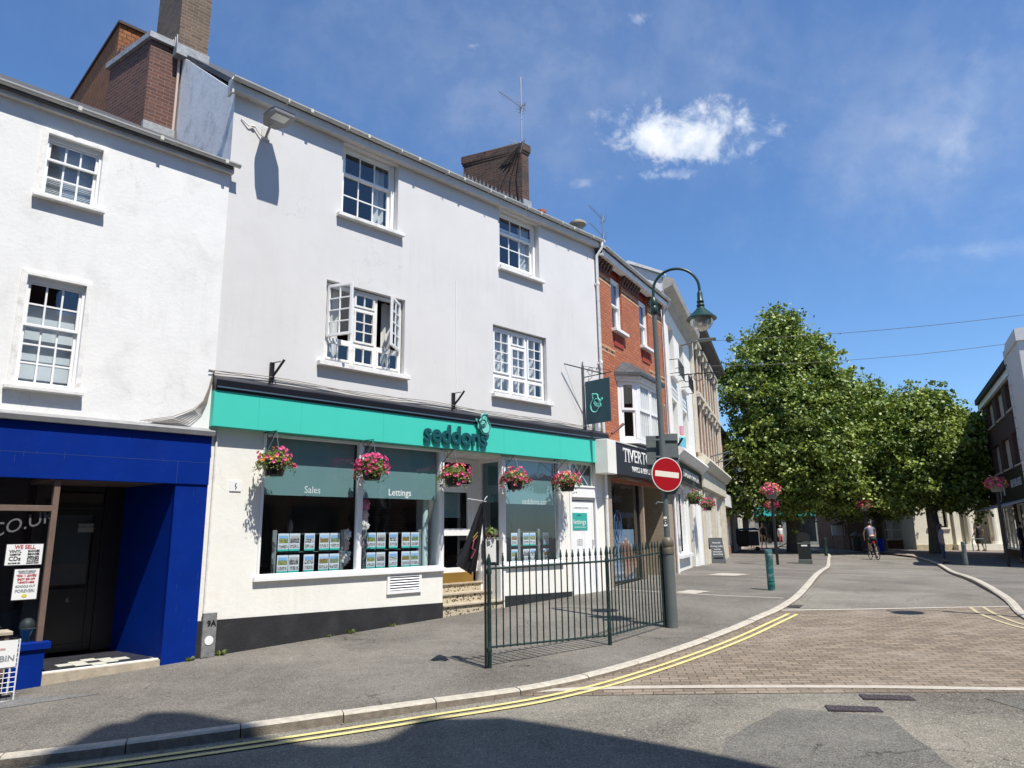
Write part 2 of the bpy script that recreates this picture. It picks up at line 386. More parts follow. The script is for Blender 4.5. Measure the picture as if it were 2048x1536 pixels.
PAINT_OLD = mat('peeling_white_paint', (0.80, 0.79, 0.76), 0.6, 0.08, 8, 0.2, 30, dirt=0.5, dscale=7, dirtcol=(0.33, 0.30, 0.26))
GUTTER = mat('gutter_grey_white', (0.60, 0.59, 0.55), 0.5, 0.1, 5, 0.05, 20, dirt=0.4, dscale=4, dirtcol=(0.28, 0.26, 0.22))
SOFFIT = mat('soffit_white', (0.60, 0.58, 0.55), 0.6, 0.06, 5, 0.05, 20, dirt=0.35, dscale=6, dirtcol=(0.25, 0.22, 0.18))
SLATE = brick_mat('slate_roof', (0.05, 0.052, 0.055), (0.085, 0.085, 0.09), (0.03, 0.03, 0.03), 0.3, 0.2, 0.008, 0.6, 0.6, 0.3)
BLACKP = mat('black_paint', (0.012, 0.013, 0.02), 0.35, 0.1, 6)
PLINTH = mat('black_plinth', (0.022, 0.022, 0.024), 0.6, 0.35, 3, 0.25, 30, dirt=0.4, dscale=3, dirtcol=(0.06, 0.058, 0.055))
TEAL = mat('turquoise_fascia', (0.055, 0.56, 0.44), 0.45, 0.03, 1.5)
DTEAL = mat('dark_teal', (0.006, 0.075, 0.085), 0.4)
LTEAL = mat('pale_teal', (0.18, 0.62, 0.53), 0.45)
BLUE = mat('royal_blue_paint', (0.0006, 0.021, 0.205), 0.5, 0.12, 2, 0.08, 16, dirt=0.05, dscale=5, dirtcol=(0.06, 0.12, 0.35), spec=0.12)
BLACK = mat('black_metal', (0.01, 0.01, 0.011), 0.4)
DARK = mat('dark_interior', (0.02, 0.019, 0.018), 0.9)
BROWNW = mat('brown_wood', (0.16, 0.105, 0.08), 0.6, 0.2, 12, 0.1, 40)
STONE = mat('pale_stone', (0.42, 0.36, 0.27), 0.85, 0.2, 6, 0.3, 50, dirt=0.35, dscale=5)
LEAD = mat('lead_flashing', (0.33, 0.34, 0.35), 0.5, 0.3, 9, 0.3, 20)
CEMENT = mat('cement', (0.42, 0.40, 0.36), 0.9, 0.2, 8, 0.4, 30, dirt=0.4, dscale=4)
BLIND = mat('teal_blind', (0.15, 0.27, 0.27), 0.8, 0.04, 2)
CURT = mat('net_curtain', (0.62, 0.62, 0.60), 0.9)
SLAT = mat('venetian_slats', (0.42, 0.43, 0.44), 0.6)
LETTER_W = mat('white_lettering', (0.78, 0.78, 0.76), 0.5)
LETTER_G = mat('frosted_lettering', (0.50, 0.58, 0.57), 0.6)
BRICK_D = brick_mat('dark_red_brick', (0.095, 0.034, 0.027), (0.155, 0.060, 0.043), (0.19, 0.14, 0.11), dirt=0.6, mdirt=(0.05, 0.04, 0.035))
BRICK_B = brick_mat('brown_brick', (0.11, 0.070, 0.045), (0.18, 0.12, 0.078), (0.22, 0.18, 0.14), dirt=0.6, mdirt=(0.07, 0.06, 0.05))
BRICK_O = brick_mat('orange_hung_tile', (0.26, 0.085, 0.022), (0.34, 0.13, 0.035), (0.09, 0.035, 0.015), 0.165, 0.10, 0.010, dirt=0.3)
BRICK_R = brick_mat('orange_red_brick', (0.42, 0.110, 0.042), (0.52, 0.165, 0.065), (0.19, 0.10, 0.075), 0.225, 0.075, 0.010, dirt=0.15, mdirt=(0.12, 0.06, 0.04))
BRICK_RD = brick_mat('rubbed_red_brick', (0.30, 0.035, 0.02), (0.34, 0.045, 0.025), (0.28, 0.04, 0.02), 0.225, 0.075, 0.004, dirt=0.1)
BRICK_BUFF = mat('buff_brick_band', (0.55, 0.36, 0.20), 0.85, 0.2, 9)
BRICK_BLK = mat('black_brick', (0.03, 0.03, 0.04), 0.6)
MOSAIC = brick_mat('stone_mosaic', (0.42, 0.33, 0.23), (0.52, 0.43, 0.32), (0.20, 0.15, 0.10), 0.09, 0.022, 0.004, dirt=0.25, mdirt=(0.22, 0.16, 0.1), bump=0.8)
GREENM = mat('green_ironwork', (0.005, 0.028, 0.025), 0.45, 0.3, 12, 0.1, 60, dirt=0.35, dscale=22, dirtcol=(0.25, 0.24, 0.2))
GREYP = mat('grey_post_paint', (0.105, 0.125, 0.125), 0.5, 0.1, 5, 0.03, 30, dirt=0.2, dscale=9, dirtcol=(0.2, 0.19, 0.16))
DGREEN = mat('lamp_green', (0.012, 0.045, 0.036), 0.35)
ASPH_P = asphalt('pavement_asphalt', 0.155, (1.0, 0.915, 0.79), 0.30, 0.5)
ASPH_R = asphalt('road_asphalt', 0.182, (1.0, 0.92, 0.77), 0.36, 0.6, 0.5)
ASPH_N = asphalt('asphalt_patch', 0.145, (1.0, 0.95, 0.84), 0.15, 0.4, 1.5)
GRANITE = mat('granite_kerb', (0.46, 0.42, 0.35), 0.85, 0.25, 14, 0.4, 90, dirt=0.35, dscale=6, dirtcol=(0.22, 0.19, 0.15))
SETTS = mat('pale_concrete_strip', (0.44, 0.40, 0.34), 0.85, 0.2, 10, 0.3, 60, dirt=0.3, dscale=5, dirtcol=(0.25, 0.22, 0.18))
YELLOW = mat('yellow_line_paint', (0.62, 0.53, 0.22), 0.7, 0.12, 10, 0.1, 60, dirt=0.45, dscale=12, dirtcol=(0.26, 0.21, 0.13))
PAVER = brick_mat('brick_paving', (0.155, 0.122, 0.088), (0.25, 0.198, 0.145), (0.065, 0.052, 0.040), 0.21, 0.105, 0.007, 0.9, 0.6, 0.55, coord='UV', mdirt=(0.31, 0.26, 0.21), dscale=1.1)
IRON = mat('cast_iron', (0.07, 0.055, 0.06), 0.5, 0.2, 20, 0.2, 60, metal=0.3)
PINKPAV = asphalt('plaza_paving', 0.20, (1.0, 0.80, 0.68), 0.2, 0.4)
def tree_leaf(name, c1, c2, tr=0.35):
    m = bpy.data.materials.new(name); m.use_nodes = True; nt = m.node_tree; nt.nodes.clear()
    o = N(nt, 'ShaderNodeOutputMaterial'); pb = N(nt, 'ShaderNodeBsdfPrincipled'); tl = N(nt, 'ShaderNodeBsdfTranslucent'); mx = N(nt, 'ShaderNodeMixShader')
    geo = N(nt, 'ShaderNodeNewGeometry')
    rp = N(nt, 'ShaderNodeMix', data_type='RGBA'); rp.inputs['A'].default_value = (*c1, 1); rp.inputs['B'].default_value = (*c2, 1)
    tcl = N(nt, 'ShaderNodeTexCoord'); LK(nt, math_(nt, 'ADD', math_(nt, 'MULTIPLY', geo.outputs['Random Per Island'], .6), mapr(nt, noise_(nt, tcl.outputs['Object'], .75, 3, .6), .38, .62, 0, .4, False)), rp.inputs['Factor'])
    LK(nt, rp.outputs['Result'], pb.inputs['Base Color']); pb.inputs['Roughness'].default_value = 0.5
    hs_ = N(nt, 'ShaderNodeHueSaturation', Value=1.7, Saturation=1.1); LK(nt, rp.outputs['Result'], hs_.inputs['Color']); LK(nt, hs_.outputs[0], tl.inputs[0])
    mx.inputs[0].default_value = tr; LK(nt, pb.outputs[0], mx.inputs[1]); LK(nt, tl.outputs[0], mx.inputs[2]); LK(nt, mx.outputs[0], o.inputs[0])
    MATS[name] = m; return m
LEAF = tree_leaf('plane_tree_leaf', (0.034, 0.078, 0.008), (0.32, 0.385, 0.075), 0.13)
LEAF2 = tree_leaf('basket_leaf', (0.07, 0.13, 0.02), (0.26, 0.29, 0.08))
FLOW = tree_leaf('pink_petal', (0.36, 0.012, 0.07), (0.66, 0.08, 0.24), 0.2)
FLOW_O = tree_leaf('orange_petal', (0.75, 0.16, 0.05), (0.85, 0.42, 0.12), 0.25)
FLOW_R = tree_leaf('red_petal', (0.45, 0.01, 0.04), (0.68, 0.03, 0.12), 0.25)
BARK = mat('tree_bark', (0.10, 0.085, 0.065), 0.9, 0.4, 6, 0.6, 25)

# ---------------- ground shape ----------------
U_S = (math.sin(rad(45)), math.cos(rad(45))); N_S = (math.cos(rad(45)), -math.sin(rad(45))); DS = 10.3
def sm(t): t = max(0.0, min(1.0, t)); return t * t * (3 - 2 * t)
def sdc(X, Y): return X * U_S[0] + Y * U_S[1], X * N_S[0] + Y * N_S[1] + DS
def gz(X, Y):
    s, d = sdc(X, Y)
    near = -1.576 + .037 * (max(-12, min(40, s)) - 4.4) - .02 * max(0, min(5, d))
    far = -1.42 - .02 * max(-25, min(5, d))
    k = sm((s - 13) / 18)
    return near * (1 - k) + far * k + EYE
def kerb_h(s): return 0.085 - 0.05 * sm((s - 3.5) / 4.0) + 0.045 * sm((s - 15) / 5.0)
def rz(X, Y): return gz(X, Y) - kerb_h(sdc(X, Y)[0])
# ================= SETTING: ground, road, pavements =================
def cr(pts, step=0.3):
    pts = [Vector(p) for p in pts]; P = [2 * pts[0] - pts[1]] + pts + [2 * pts[-1] - pts[-2]]; outp = []
    for i in range(1, len(P) - 2):
        a, b, c, d = P[i - 1:i + 3]; n = max(1, int((c - b).length / step))
        for k in range(n):
            t = k / n
            outp.append(0.5 * ((2 * b) + (c - a) * t + (2 * a - 5 * b + 4 * c - d) * t * t + (3 * b - a - 3 * c + d) * t ** 3))
    outp.append(pts[-1]); return outp
def resample(pts, n):
    L = [0]
    for i in range(1, len(pts)): L.append(L[-1] + (pts[i] - pts[i - 1]).length)
    res = []; j = 0
    for k in range(n):
        t = L[-1] * k / (n - 1)
        while j < len(L) - 2 and L[j + 1] < t: j += 1
        f = (t - L[j]) / max(1e-9, L[j + 1] - L[j]); res.append(pts[j].lerp(pts[j + 1], min(1, max(0, f))))
    return res
K1 = cr([(-14, 3.3), (-10, 4.55), (-7, 5.5), (-4.27, 6.36), (-3.57, 6.59), (-2.54, 7.01), (-1.62, 7.4), (-.83, 7.74), (-.01, 8.07), (.6, 8.44), (1.17, 8.92), (1.91, 9.68), (2.88, 10.8), (3.8, 12.0), (4.95, 13.6), (6.3, 16.0), (8.85, 21.3), (12.3, 28.7), (15.2, 35.3), (17.4, 40.3), (18.3, 43.0), (18.6, 45.0), (18.0, 46.8), (15.5, 47.6)])
B1 = cr([(-14, 1.8), (-12.6, 4.1), (-8, 8.7), (-2, 14.7), (1.0, 17.8), (3.2, 21.6), (6.5, 30), (9.8, 38.5), (11, 42), (11.8, 44.5), (12.4, 46.5)], 0.4)
K2 = cr([(12, 6.0), (9.0, 7.6), (7.7, 9.2), (7.5, 10.4), (7.95, 11.7), (8.95, 13.5), (10.4, 16.3), (13.3, 21.9), (17.85, 30.9), (20.9, 38.1), (22.6, 42.9), (23.6, 47.0)])
B2 = cr([(34, 0), (34, 8), (34, 20), (34, 32), (36, 42), (38, 47)], 0.5)
def sheet(name, A, B, m, n=200, k=10, zf=gz, lift=0.0, kind='structure', parent=None):
    A = resample(A, n); B = resample(B, n); mb = MB(); vs = []
    for i in range(n):
        for j in range(k + 1):
            p = A[i].lerp(B[i], j / k); vs.append((p.x, p.y, zf(p.x, p.y) + lift))
    fs = [(i * (k + 1) + j, i * (k + 1) + j + 1, (i + 1) * (k + 1) + j + 1, (i + 1) * (k + 1) + j) for i in range(n - 1) for j in range(k)]
    mb.add(vs, fs); o = mb.build(name, m, parent); tag(o, kind=kind); return o
# road: one sheet
mb = MB(); xs = [-45 + 1.5 * i for i in range(21)] + [-14 + .3 * i for i in range(90)] + [13.5 + 1.2 * i for i in range(55)]; ys = [-20 + 1.5 * i for i in range(15)] + [2.2 + .3 * i for i in range(64)] + [21.5 + 1.2 * i for i in range(65)]
vs = [(x, y, rz(x, y)) for y in ys for x in xs]; n = len(xs)
mb.add(vs, [(j * n + i, j * n + i + 1, (j + 1) * n + i + 1, (j + 1) * n + i) for j in range(len(ys) - 1) for i in range(n - 1)])
tag(mb.build('road', ASPH_R), kind='structure')
tag(MB().quad((-900, -900, -1.1), (900, -900, -1.1), (900, 900, -1.1), (-900, 900, -1.1)).build('ground', ASPH_R), kind='structure')
sheet('pavement', K1, B1, ASPH_P)
sheet('pavement', K2, B2, ASPH_P)
def offs(P, d):
    r = []
    for i, p in enumerate(P):
        t = (P[min(i + 1, len(P) - 1)] - P[max(i - 1, 0)]).normalized(); r.append(p + Vector((-t.y, t.x)) * d)
    return r
def kerb(K, side, seglen=0.92):
    mb = MB(); tot = sum((K[i + 1] - K[i]).length for i in range(len(K) - 1)); ns = int(tot / seglen)
    R = resample(K, ns * 4 + 1); I = offs(R, 0.10 * side); Ob = offs(R, -0.004 * side); O2 = offs(R, -0.03 * side)
    for s in range(ns):
        jz = random.uniform(-.003, .004)
        sec = []
        for k in range(5):
            i = s * 4 + k; q = []
            a, b, c = I[i], Ob[i], O2[i]
            if k in (0, 4):
                t = (R[min(i + 1, len(R) - 1)] - R[max(i - 1, 0)]).normalized() * (0.006 if k == 0 else -0.006)
                a = a + t; b = b + t; c = c + t
            z = gz(b.x, b.y) + 0.012 + jz
            q = [(a.x, a.y, z - .1), (a.x, a.y, z), (b.x, b.y, z - .002), (c.x, c.y, z - .02), (c.x, c.y, rz(c.x, c.y) - .05)]
            sec.append(q)
        vs = [p for q in sec for p in q]
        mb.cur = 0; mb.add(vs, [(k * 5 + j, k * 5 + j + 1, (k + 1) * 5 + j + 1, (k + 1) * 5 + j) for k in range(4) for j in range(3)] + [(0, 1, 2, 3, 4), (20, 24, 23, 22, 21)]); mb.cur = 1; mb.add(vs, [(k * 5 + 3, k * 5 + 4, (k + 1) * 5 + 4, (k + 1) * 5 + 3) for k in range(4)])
    tag(mb.build('kerb', [GRANITE, mat('dark_kerb_face', (0.24, 0.205, 0.16), 0.9, 0.35, 12, 0.5, 70, dirt=0.6, dscale=9, dirtcol=(0.10, 0.085, 0.065))]), kind='structure')  # outer face gets a darker, more mottled colour than the top
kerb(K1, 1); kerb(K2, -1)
# brick paved table between two pale strips, laid on a frame turned to the courses
def strip(name, pts, w, m, zf=rz, lift=0.006, step=0.25, gap=0.0, seg=1.2):
    P = cr(pts, step); mb = MB(); A = offs(P, w / 2); Bq = offs(P, -w / 2); run = 0
    for i in range(len(P) - 1):
        run += (P[i + 1] - P[i]).length
        if gap and run > seg: run = 0; continue
        mb.quad((A[i].x, A[i].y, zf(A[i].x, A[i].y) + lift), (Bq[i].x, Bq[i].y, zf(Bq[i].x, Bq[i].y) + lift),
                (Bq[i + 1].x, Bq[i + 1].y, zf(Bq[i + 1].x, Bq[i + 1].y) + lift), (A[i + 1].x, A[i + 1].y, zf(A[i + 1].x, A[i + 1].y) + lift))
    o = mb.build(name, m); tag(o, kind='structure'); return o
LA = [(-.9, 8.0), (.3, 8.22), (1.0, 8.2), (1.6, 8.12), (3.45, 7.8), (5.0, 7.42), (7.0, 7.0), (9.5, 6.6)]
LB = [(4.5, 13.3), (5.95, 13.12), (8.7, 12.75)]
left = [p for p in K1 if p.y > 8.0 and p.y < 13.35 and p.x > -0.3]
n = 40; Lp = resample(left, n); Rp = resample([Vector((10.5, 6.5)), Vector((9.4, 12.7))], n); Am = resample(cr(LA[1:]), 30); Bm = resample(cr(LB), 30)
mb = MB(); ang = rad(-8); ca, sa = math.cos(-ang), math.sin(-ang); vs = []
for i in range(n):
    for j in range(31):
        t = j / 30; v = i / (n - 1)
        a = Lp[i].lerp(Rp[i], t)
        lo = Am[min(29, int(t * 29))]; 
        x, y = a.x, a.y
        vs.append((x * ca - y * sa, x * sa + y * ca, rz(x, y) + .004))
mb.add(vs, [(i * 31 + j, i * 31 + j + 1, (i + 1) * 31 + j + 1, (i + 1) * 31 + j) for i in range(n - 1) for j in range(30)])
o = mb.build('brick_paving', PAVER); o.rotation_euler.z = ang; tag(o, kind='structure')
strip('stone_strip', LA, 0.12, SETTS, lift=.009); strip('stone_strip', LB, 0.11, SETTS, lift=.009)
# strip of asphalt that hides the brick beyond the first strip is the road itself; yellow lines follow the kerb
KY = [p for p in K1 if -6.5 < p.x and p.y < 13.25]
for dd in (-0.235, -0.375):
    P = resample(offs(KY, dd), 42)
    o = strip('yellow_line', [(p.x, p.y) for p in P], 0.062, YELLOW, lift=.0115, step=0.05)
for pts in ([(7.55, 12.85), (7.2, 12.0), (6.95, 11.0), (6.9, 10.2)], [(7.75, 12.8), (7.4, 11.95), (7.13, 11.0), (7.1, 10.2)]):
    strip('yellow_line', [(x + .32, y) for x, y in pts], 0.06, mat('faded_yellow_paint', (.42, .37, .22), .8, .2, 10, dirt=.6, dscale=9, dirtcol=(.22, .18, .13)), lift=.0115, step=0.2)
# repairs and pavement seams
def patch(pts, m, zf, lift, name='asphalt_repair'):
    mb = MB(); c = Vector((sum(p[0] for p in pts) / len(pts), sum(p[1] for p in pts) / len(pts)))
    P = [Vector(p) for p in pts]; ring = []
    for i in range(len(P)):
        a, b = P[i], P[(i + 1) % len(P)]
        for k in range(6):
            q = a.lerp(b, k / 6); q = q + Vector((random.uniform(-.02, .02), random.uniform(-.02, .02))); ring.append(q)
    rings = [[c.lerp(q, f) for q in ring] for f in (0.02, .35, .7, 1.0)]
    vs = [(q.x, q.y, zf(q.x, q.y) + lift) for r in rings for q in r]; n = len(ring)
    mb.add(vs, [(r * n + i, r * n + (i + 1) % n, (r + 1) * n + (i + 1) % n, (r + 1) * n + i) for r in range(3) for i in range(n)])
    tag(mb.build(name, m), kind='structure')
patch([(2.5, 7.15), (3.3, 6.75), (3.1, 5.5), (2.2, 5.2), (1.4, 5.6), (1.75, 6.4)], ASPH_N, rz, .004)
patch([(4.4, 7.2), (6.5, 6.9), (6.9, 4.2), (4.9, 4.6)], ASPH_N, rz, .004)
ASPH_L = asphalt('pale_pavement_repair', 0.15, (1.0, 0.99, 0.96), 0.2, 0.5)
patch([(-8.6, 5.9), (-5.6, 8.3), (-4.6, 8.4), (-6.3, 7.2), (-7.0, 6.1)], ASPH_L, gz, .004)
strip('pavement_seam', [(1.3, 17.6), (3.33, 15.9), (4.3, 15.2), (5.3, 14.6)], 0.075, SETTS, zf=gz, lift=.005)
strip('pavement_seam', [(4.3, 20.4), (5.6, 19.7), (7.6, 18.95)], 0.07, SETTS, zf=gz, lift=.005)
strip('pavement_seam', [(7.6, 29.2), (9.4, 28.2), (11.8, 27.9)], 0.09, SETTS, zf=gz, lift=.005)
patch([(3.45, 15.9), (3.85, 16.25), (4.25, 15.95), (3.8, 15.55)], SETTS, gz, .009, 'paving_slab')
patch([(5.2, 19.9), (5.8, 20.6), (6.5, 20.2), (5.9, 19.6)], SETTS, gz, .009, 'paving_slab')
sheet('plaza', [Vector((11, 44)), Vector((18.4, 44.2))], [Vector((9, 62)), Vector((19, 62))], PINKPAV, 12, 12, lift=.006)
sheet('plaza', [Vector((20.9, 38.3)), Vector((28, 37))], [Vector((24, 56)), Vector((38, 56))], PINKPAV, 14, 14, lift=.006)
# drain covers
def cover(x, y, w, h, rot, label, m=IRON, slots=True, z=None):
    t = thing('drain_cover', label, 'drain cover', (x, y, (rz(x, y) if z is None else z) + .004), rot)
    mb = MB(); mb.box(-w / 2, w / 2, -h / 2, h / 2, -.01, .004); mb.build('frame', m, t)
    mb = MB()
    nx, ny = int(w / .055), max(2, int(h / .055))
    for i in range(nx):
        for j in range(ny):
            cx = -w / 2 + w * (i + .5) / nx; cy = -h / 2 + h * (j + .5) / ny
            mb.prism([(cx - .02, cy - .016), (cx + .02, cy), (cx - .02, cy + .016)] if (i + j) % 2 else [(cx + .02, cy - .016), (cx - .02, cy), (cx + .02, cy + .016)], .0042, .009, 'z')
    mb.build('tread_plate', mat('worn_iron', (0.17, 0.14, 0.14), 0.5, 0.2, 20, metal=0.4), t)
    return t
cover(3.58, 7.35, .46, .20, rad(-12), 'rusty iron drain cover in the road, nearer the brick paving', z=rz(3.58, 7.35))
cover(3.1, 7.02, .46, .20, rad(-12), 'rusty iron drain cover touching the asphalt repair, nearer the viewer')
cover(5.15, 13.75, .42, .30, rad(60), 'small iron gully grate in the gutter beside the kerb beyond the brick paving')
# dead leaves and grit along the kerb
mb = MB()
for i in range(420):
    p = random.choice(K1[60:]) if random.random() < .7 else random.choice(K1)
    t = random.uniform(-.3, .02); q = p + Vector((-t * -.7 + random.uniform(-.1, .1) + .12, random.uniform(-.25, .1)))
    r = random.uniform(.008, .03); z = rz(q.x, q.y) + .006; a = random.uniform(0, 6.28)
    mb.add([(q.x + r * math.cos(a + k * 2.1), q.y + r * math.sin(a + k * 2.1), z + random.uniform(0, .012)) for k in range(3)], [(0, 1, 2)])
tag(mb.build('leaf_litter', mat('dry_leaf', (0.20, 0.13, 0.06), 0.9, 0.3, 20)), 'dry leaves and grit gathered along the kerb', 'leaf litter', kind='stuff')

# ================= the estate agency building (long pale grey facade) =================
RZS = rad(45)
OS = Vector((-N_S[0] * DS, -N_S[1] * DS, 0))
def S2W(x, y, z): return Vector((OS.x + U_S[0] * x - N_S[0] * y, OS.y + U_S[1] * x - N_S[1] * y, z))
def sthing(name, label, cat, x, y, z, group=None): return thing(name, label, cat, S2W(x, y, z), RZS, group)
E_ = thing('estate_agency', 'long three storey pale grey rendered building with a turquoise shop fascia', 'building', OS, RZS)
up = MB()
wins_top = [(6.10, 7.31, 7.16, 8.57), (9.98, 11.23, 7.20, 8.57)]
wins_mid = [(5.88, 7.52, 4.45, 5.90), (9.76, 11.40, 4.42, 5.90)]
up.wall(4.10, 13.30, 3.70, 8.62, wins_top + wins_mid, 0.13); up.quad((13.30, 0, 3.2), (13.30, 0, 8.62), (13.30, 2, 8.62), (13.30, 2, 3.2))
up.build('wall', GREY_S, E_)
lo = MB()
lo.wall(4.10, 13.30, -.4, 3.70, [(4.96, 8.38, 1.03, 3.17, .1), (8.46, 9.98, -.4, 3.16, .02), (10.06, 11.66, 1.03, 3.14, .1), (12.08, 12.90, -.4, 2.34, .06), (12.10, 12.85, 2.66, 3.13, .06)], .1)
lo.box(4.1, 4.3, .02, 8.8, -.4, 3.7); lo.box(13.1, 13.3, .02, 8.8, -.4, 3.7); lo.box(4.3, 13.1, 8.6, 8.8, -.4, 8.4)
lo.build('ground_floor_wall', CREAM_S, E_)
# inner floors and the entrance recess
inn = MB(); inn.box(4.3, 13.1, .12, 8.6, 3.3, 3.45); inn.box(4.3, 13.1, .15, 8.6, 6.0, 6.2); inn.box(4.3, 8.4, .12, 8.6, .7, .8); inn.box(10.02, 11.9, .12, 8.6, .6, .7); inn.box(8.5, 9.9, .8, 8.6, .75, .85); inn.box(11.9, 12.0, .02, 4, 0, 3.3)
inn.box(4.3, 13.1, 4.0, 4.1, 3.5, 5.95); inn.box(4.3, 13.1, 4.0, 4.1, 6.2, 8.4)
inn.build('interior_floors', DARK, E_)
gab = MB(); gab.prism([(.003, 3.7), (.003, 8.64), (4.4, 12.06), (8.8, 8.62), (8.8, 3.7)], 4.101, 4.30, 'x'); gab.build('gable_wall', STAINED, E_)
gab = MB(); gab.prism([(0.02, 3.7), (0.02, 8.64), (4.4, 12.06), (8.8, 8.62), (8.8, 3.7)], 13.12, 13.29, 'x'); gab.build('gable_wall', GREY_S, E_)
rf = MB(); rf.prism([(-.16, 8.72), (4.4, 12.08), (4.4, 11.98), (-.12, 8.64)], 4.12, 13.34, 'x'); rf.prism([(4.4, 12.08), (8.95, 8.72), (8.95, 8.6), (4.4, 11.98)], 4.12, 13.34, 'x')
rf_o = rf.build('roof', SLATE, E_)
ev = MB(); ev.box(4.02, 13.36, -.125, -.001, 8.58, 8.63); ev.box(4.00, 13.36, -.15, -.126, 8.565, 8.74); ev.box(3.985, 4.018, -.16, .02, 8.5, 8.78)
ev.build('eaves_board', SOFFIT, E_, .003)
g = MB(); sec = [(-.15 - .05 + .055 * math.cos(a), 8.755 + .055 * math.sin(a)) for a in [math.pi + math.pi * i / 8 for i in range(9)]]
sec2 = [(-.20 + .048 * math.cos(a), 8.755 + .048 * math.sin(a)) for a in [2 * math.pi - math.pi * i / 8 for i in range(9)]]
g.prism(sec + sec2, 3.97, 13.40, 'x')
for x in [4.9 + i * 1.15 for i in range(8)]: g.box(x - .012, x + .012, -.259, -.15, 8.692, 8.762); g.box(x + .4, x + .45, -.2575, -.2, 8.697, 8.759)
g.build('gutter', GUTTER, E_)
dp = MB(); dp.tube([(13.33, -.2, 8.70), (13.33, -.2, 8.56), (13.27, -.07, 8.36), (13.27, -.07, .28)], .036, 10)
for z in (7.6, 5.6, 4.3, 2.4, 1.0): dp.tube([(13.27, -.07, z), (13.27, -.07, z + .07)], .045, 10); dp.box(13.21, 13.33, -.03, -.002, z, z + .04)
dp.build('downpipe', PAINT_OLD, E_, smooth=True)
# ---- windows ----
def sill(parent, x0, x1, z, t=.065, pr=.1, m=PAINT_OLD): return MB().box(x0, x1, -pr, .05, z - t, z).build('sill', m, parent, .006)
def pane(parent, rects, name='pane', m=None):
    mb = MB()
    for (x0, x1, z0, z1, y) in rects: mb.quad((x0, y, z0), (x1, y, z0), (x1, y, z1), (x0, y, z1))
    return mb.build(name, m or GLASS, parent)
def sash(parent, x0, x1, z0, z1, y, zm, cols, rt, rb, lift=0.0, m=PAINT, fw=.05, label=None, bw=.022, jb=.07):
    f = MB(); f.box(x0, x0 + jb, y, y + .1, z0, z1); f.box(x1 - jb, x1, y, y + .1, z0, z1); f.box(x0 + jb, x1 - jb, y, y + .1, z1 - .06, z1); f.box(x0 + jb, x1 - jb, y, y + .1, z0, z0 + .05)
    a, b = x0 + jb, x1 - jb
    f.grid(a, b, zm - .02, z1 - .06, y + .02, y + .055, min(fw, .045), cols, rt, bw)
    f.grid(a, b, z0 + .05 + lift, zm + .025 + lift, y + .06, y + .095, fw, cols, rb, bw)
    w = f.build('window', m, parent, .002)
    if label: w['label'] = label
    pane(w, [(a + .04, b - .04, zm, z1 - .1, y + .038), (a + .04, b - .04, z0 + .09 + lift, zm + lift, y + .078)])
    return w
def curtain(parent, x0, x1, z0, z1, y, amp=.03, wl=.12, m=CURT, name='curtain'):
    mb = MB(); n = max(6, int((x1 - x0) / .02)); vs = []
    for i in range(n + 1):
        x = x0 + (x1 - x0) * i / n; yy = y + amp * math.sin(i * .02 / wl * 6.28 + 1.3 * math.sin(i * .13))
        vs += [(x, yy, z0), (x, yy * 1.0, z1)]
    mb.add(vs, [(2 * i, 2 * i + 2, 2 * i + 3, 2 * i + 1) for i in range(n)])
    return mb.build(name, m, parent, smooth=True)
w = sash(E_, 6.12, 7.30, 7.19, 8.57, .12, 8.05, 3, 1, 2); sill(w, 6.01, 7.42, 7.17); curtain(w, 6.98, 7.2, 7.25, 8.5, .34)
w = sash(E_, 10.0, 11.22, 7.23, 8.57, .12, 8.10, 3, 1, 2, lift=.10, label='sash window raised a little at the bottom'); sill(w, 9.93, 11.32, 7.21)
curtain(w, 10.85, 11.15, 7.25, 8.5, .30); box_part('inner_rail', PAINT, w, 10.1, 11.1, .26, .29, 8.12, 8.17)
def casement(name, parent, hx, y, z0, z1, wd, ang, left, rows=4, cols=2):
    """opening light hinged at hx; swings out to the street"""
    mb = MB(); mb.grid(0, wd, z0, z1, -.02, .02, .045, cols, rows, .02); gm = MB(); gm.quad((.04, 0, z0 + .04), (wd - .04, 0, z0 + .04), (wd - .04, 0, z1 - .04), (.04, 0, z1 - .04))
    o = mb.build(name, PAINT, parent, .002); g2 = gm.build('pane', GLASS, o)
    o.location = (hx, y, 0); o.rotation_euler.z = -ang if left else math.pi + ang
    return o
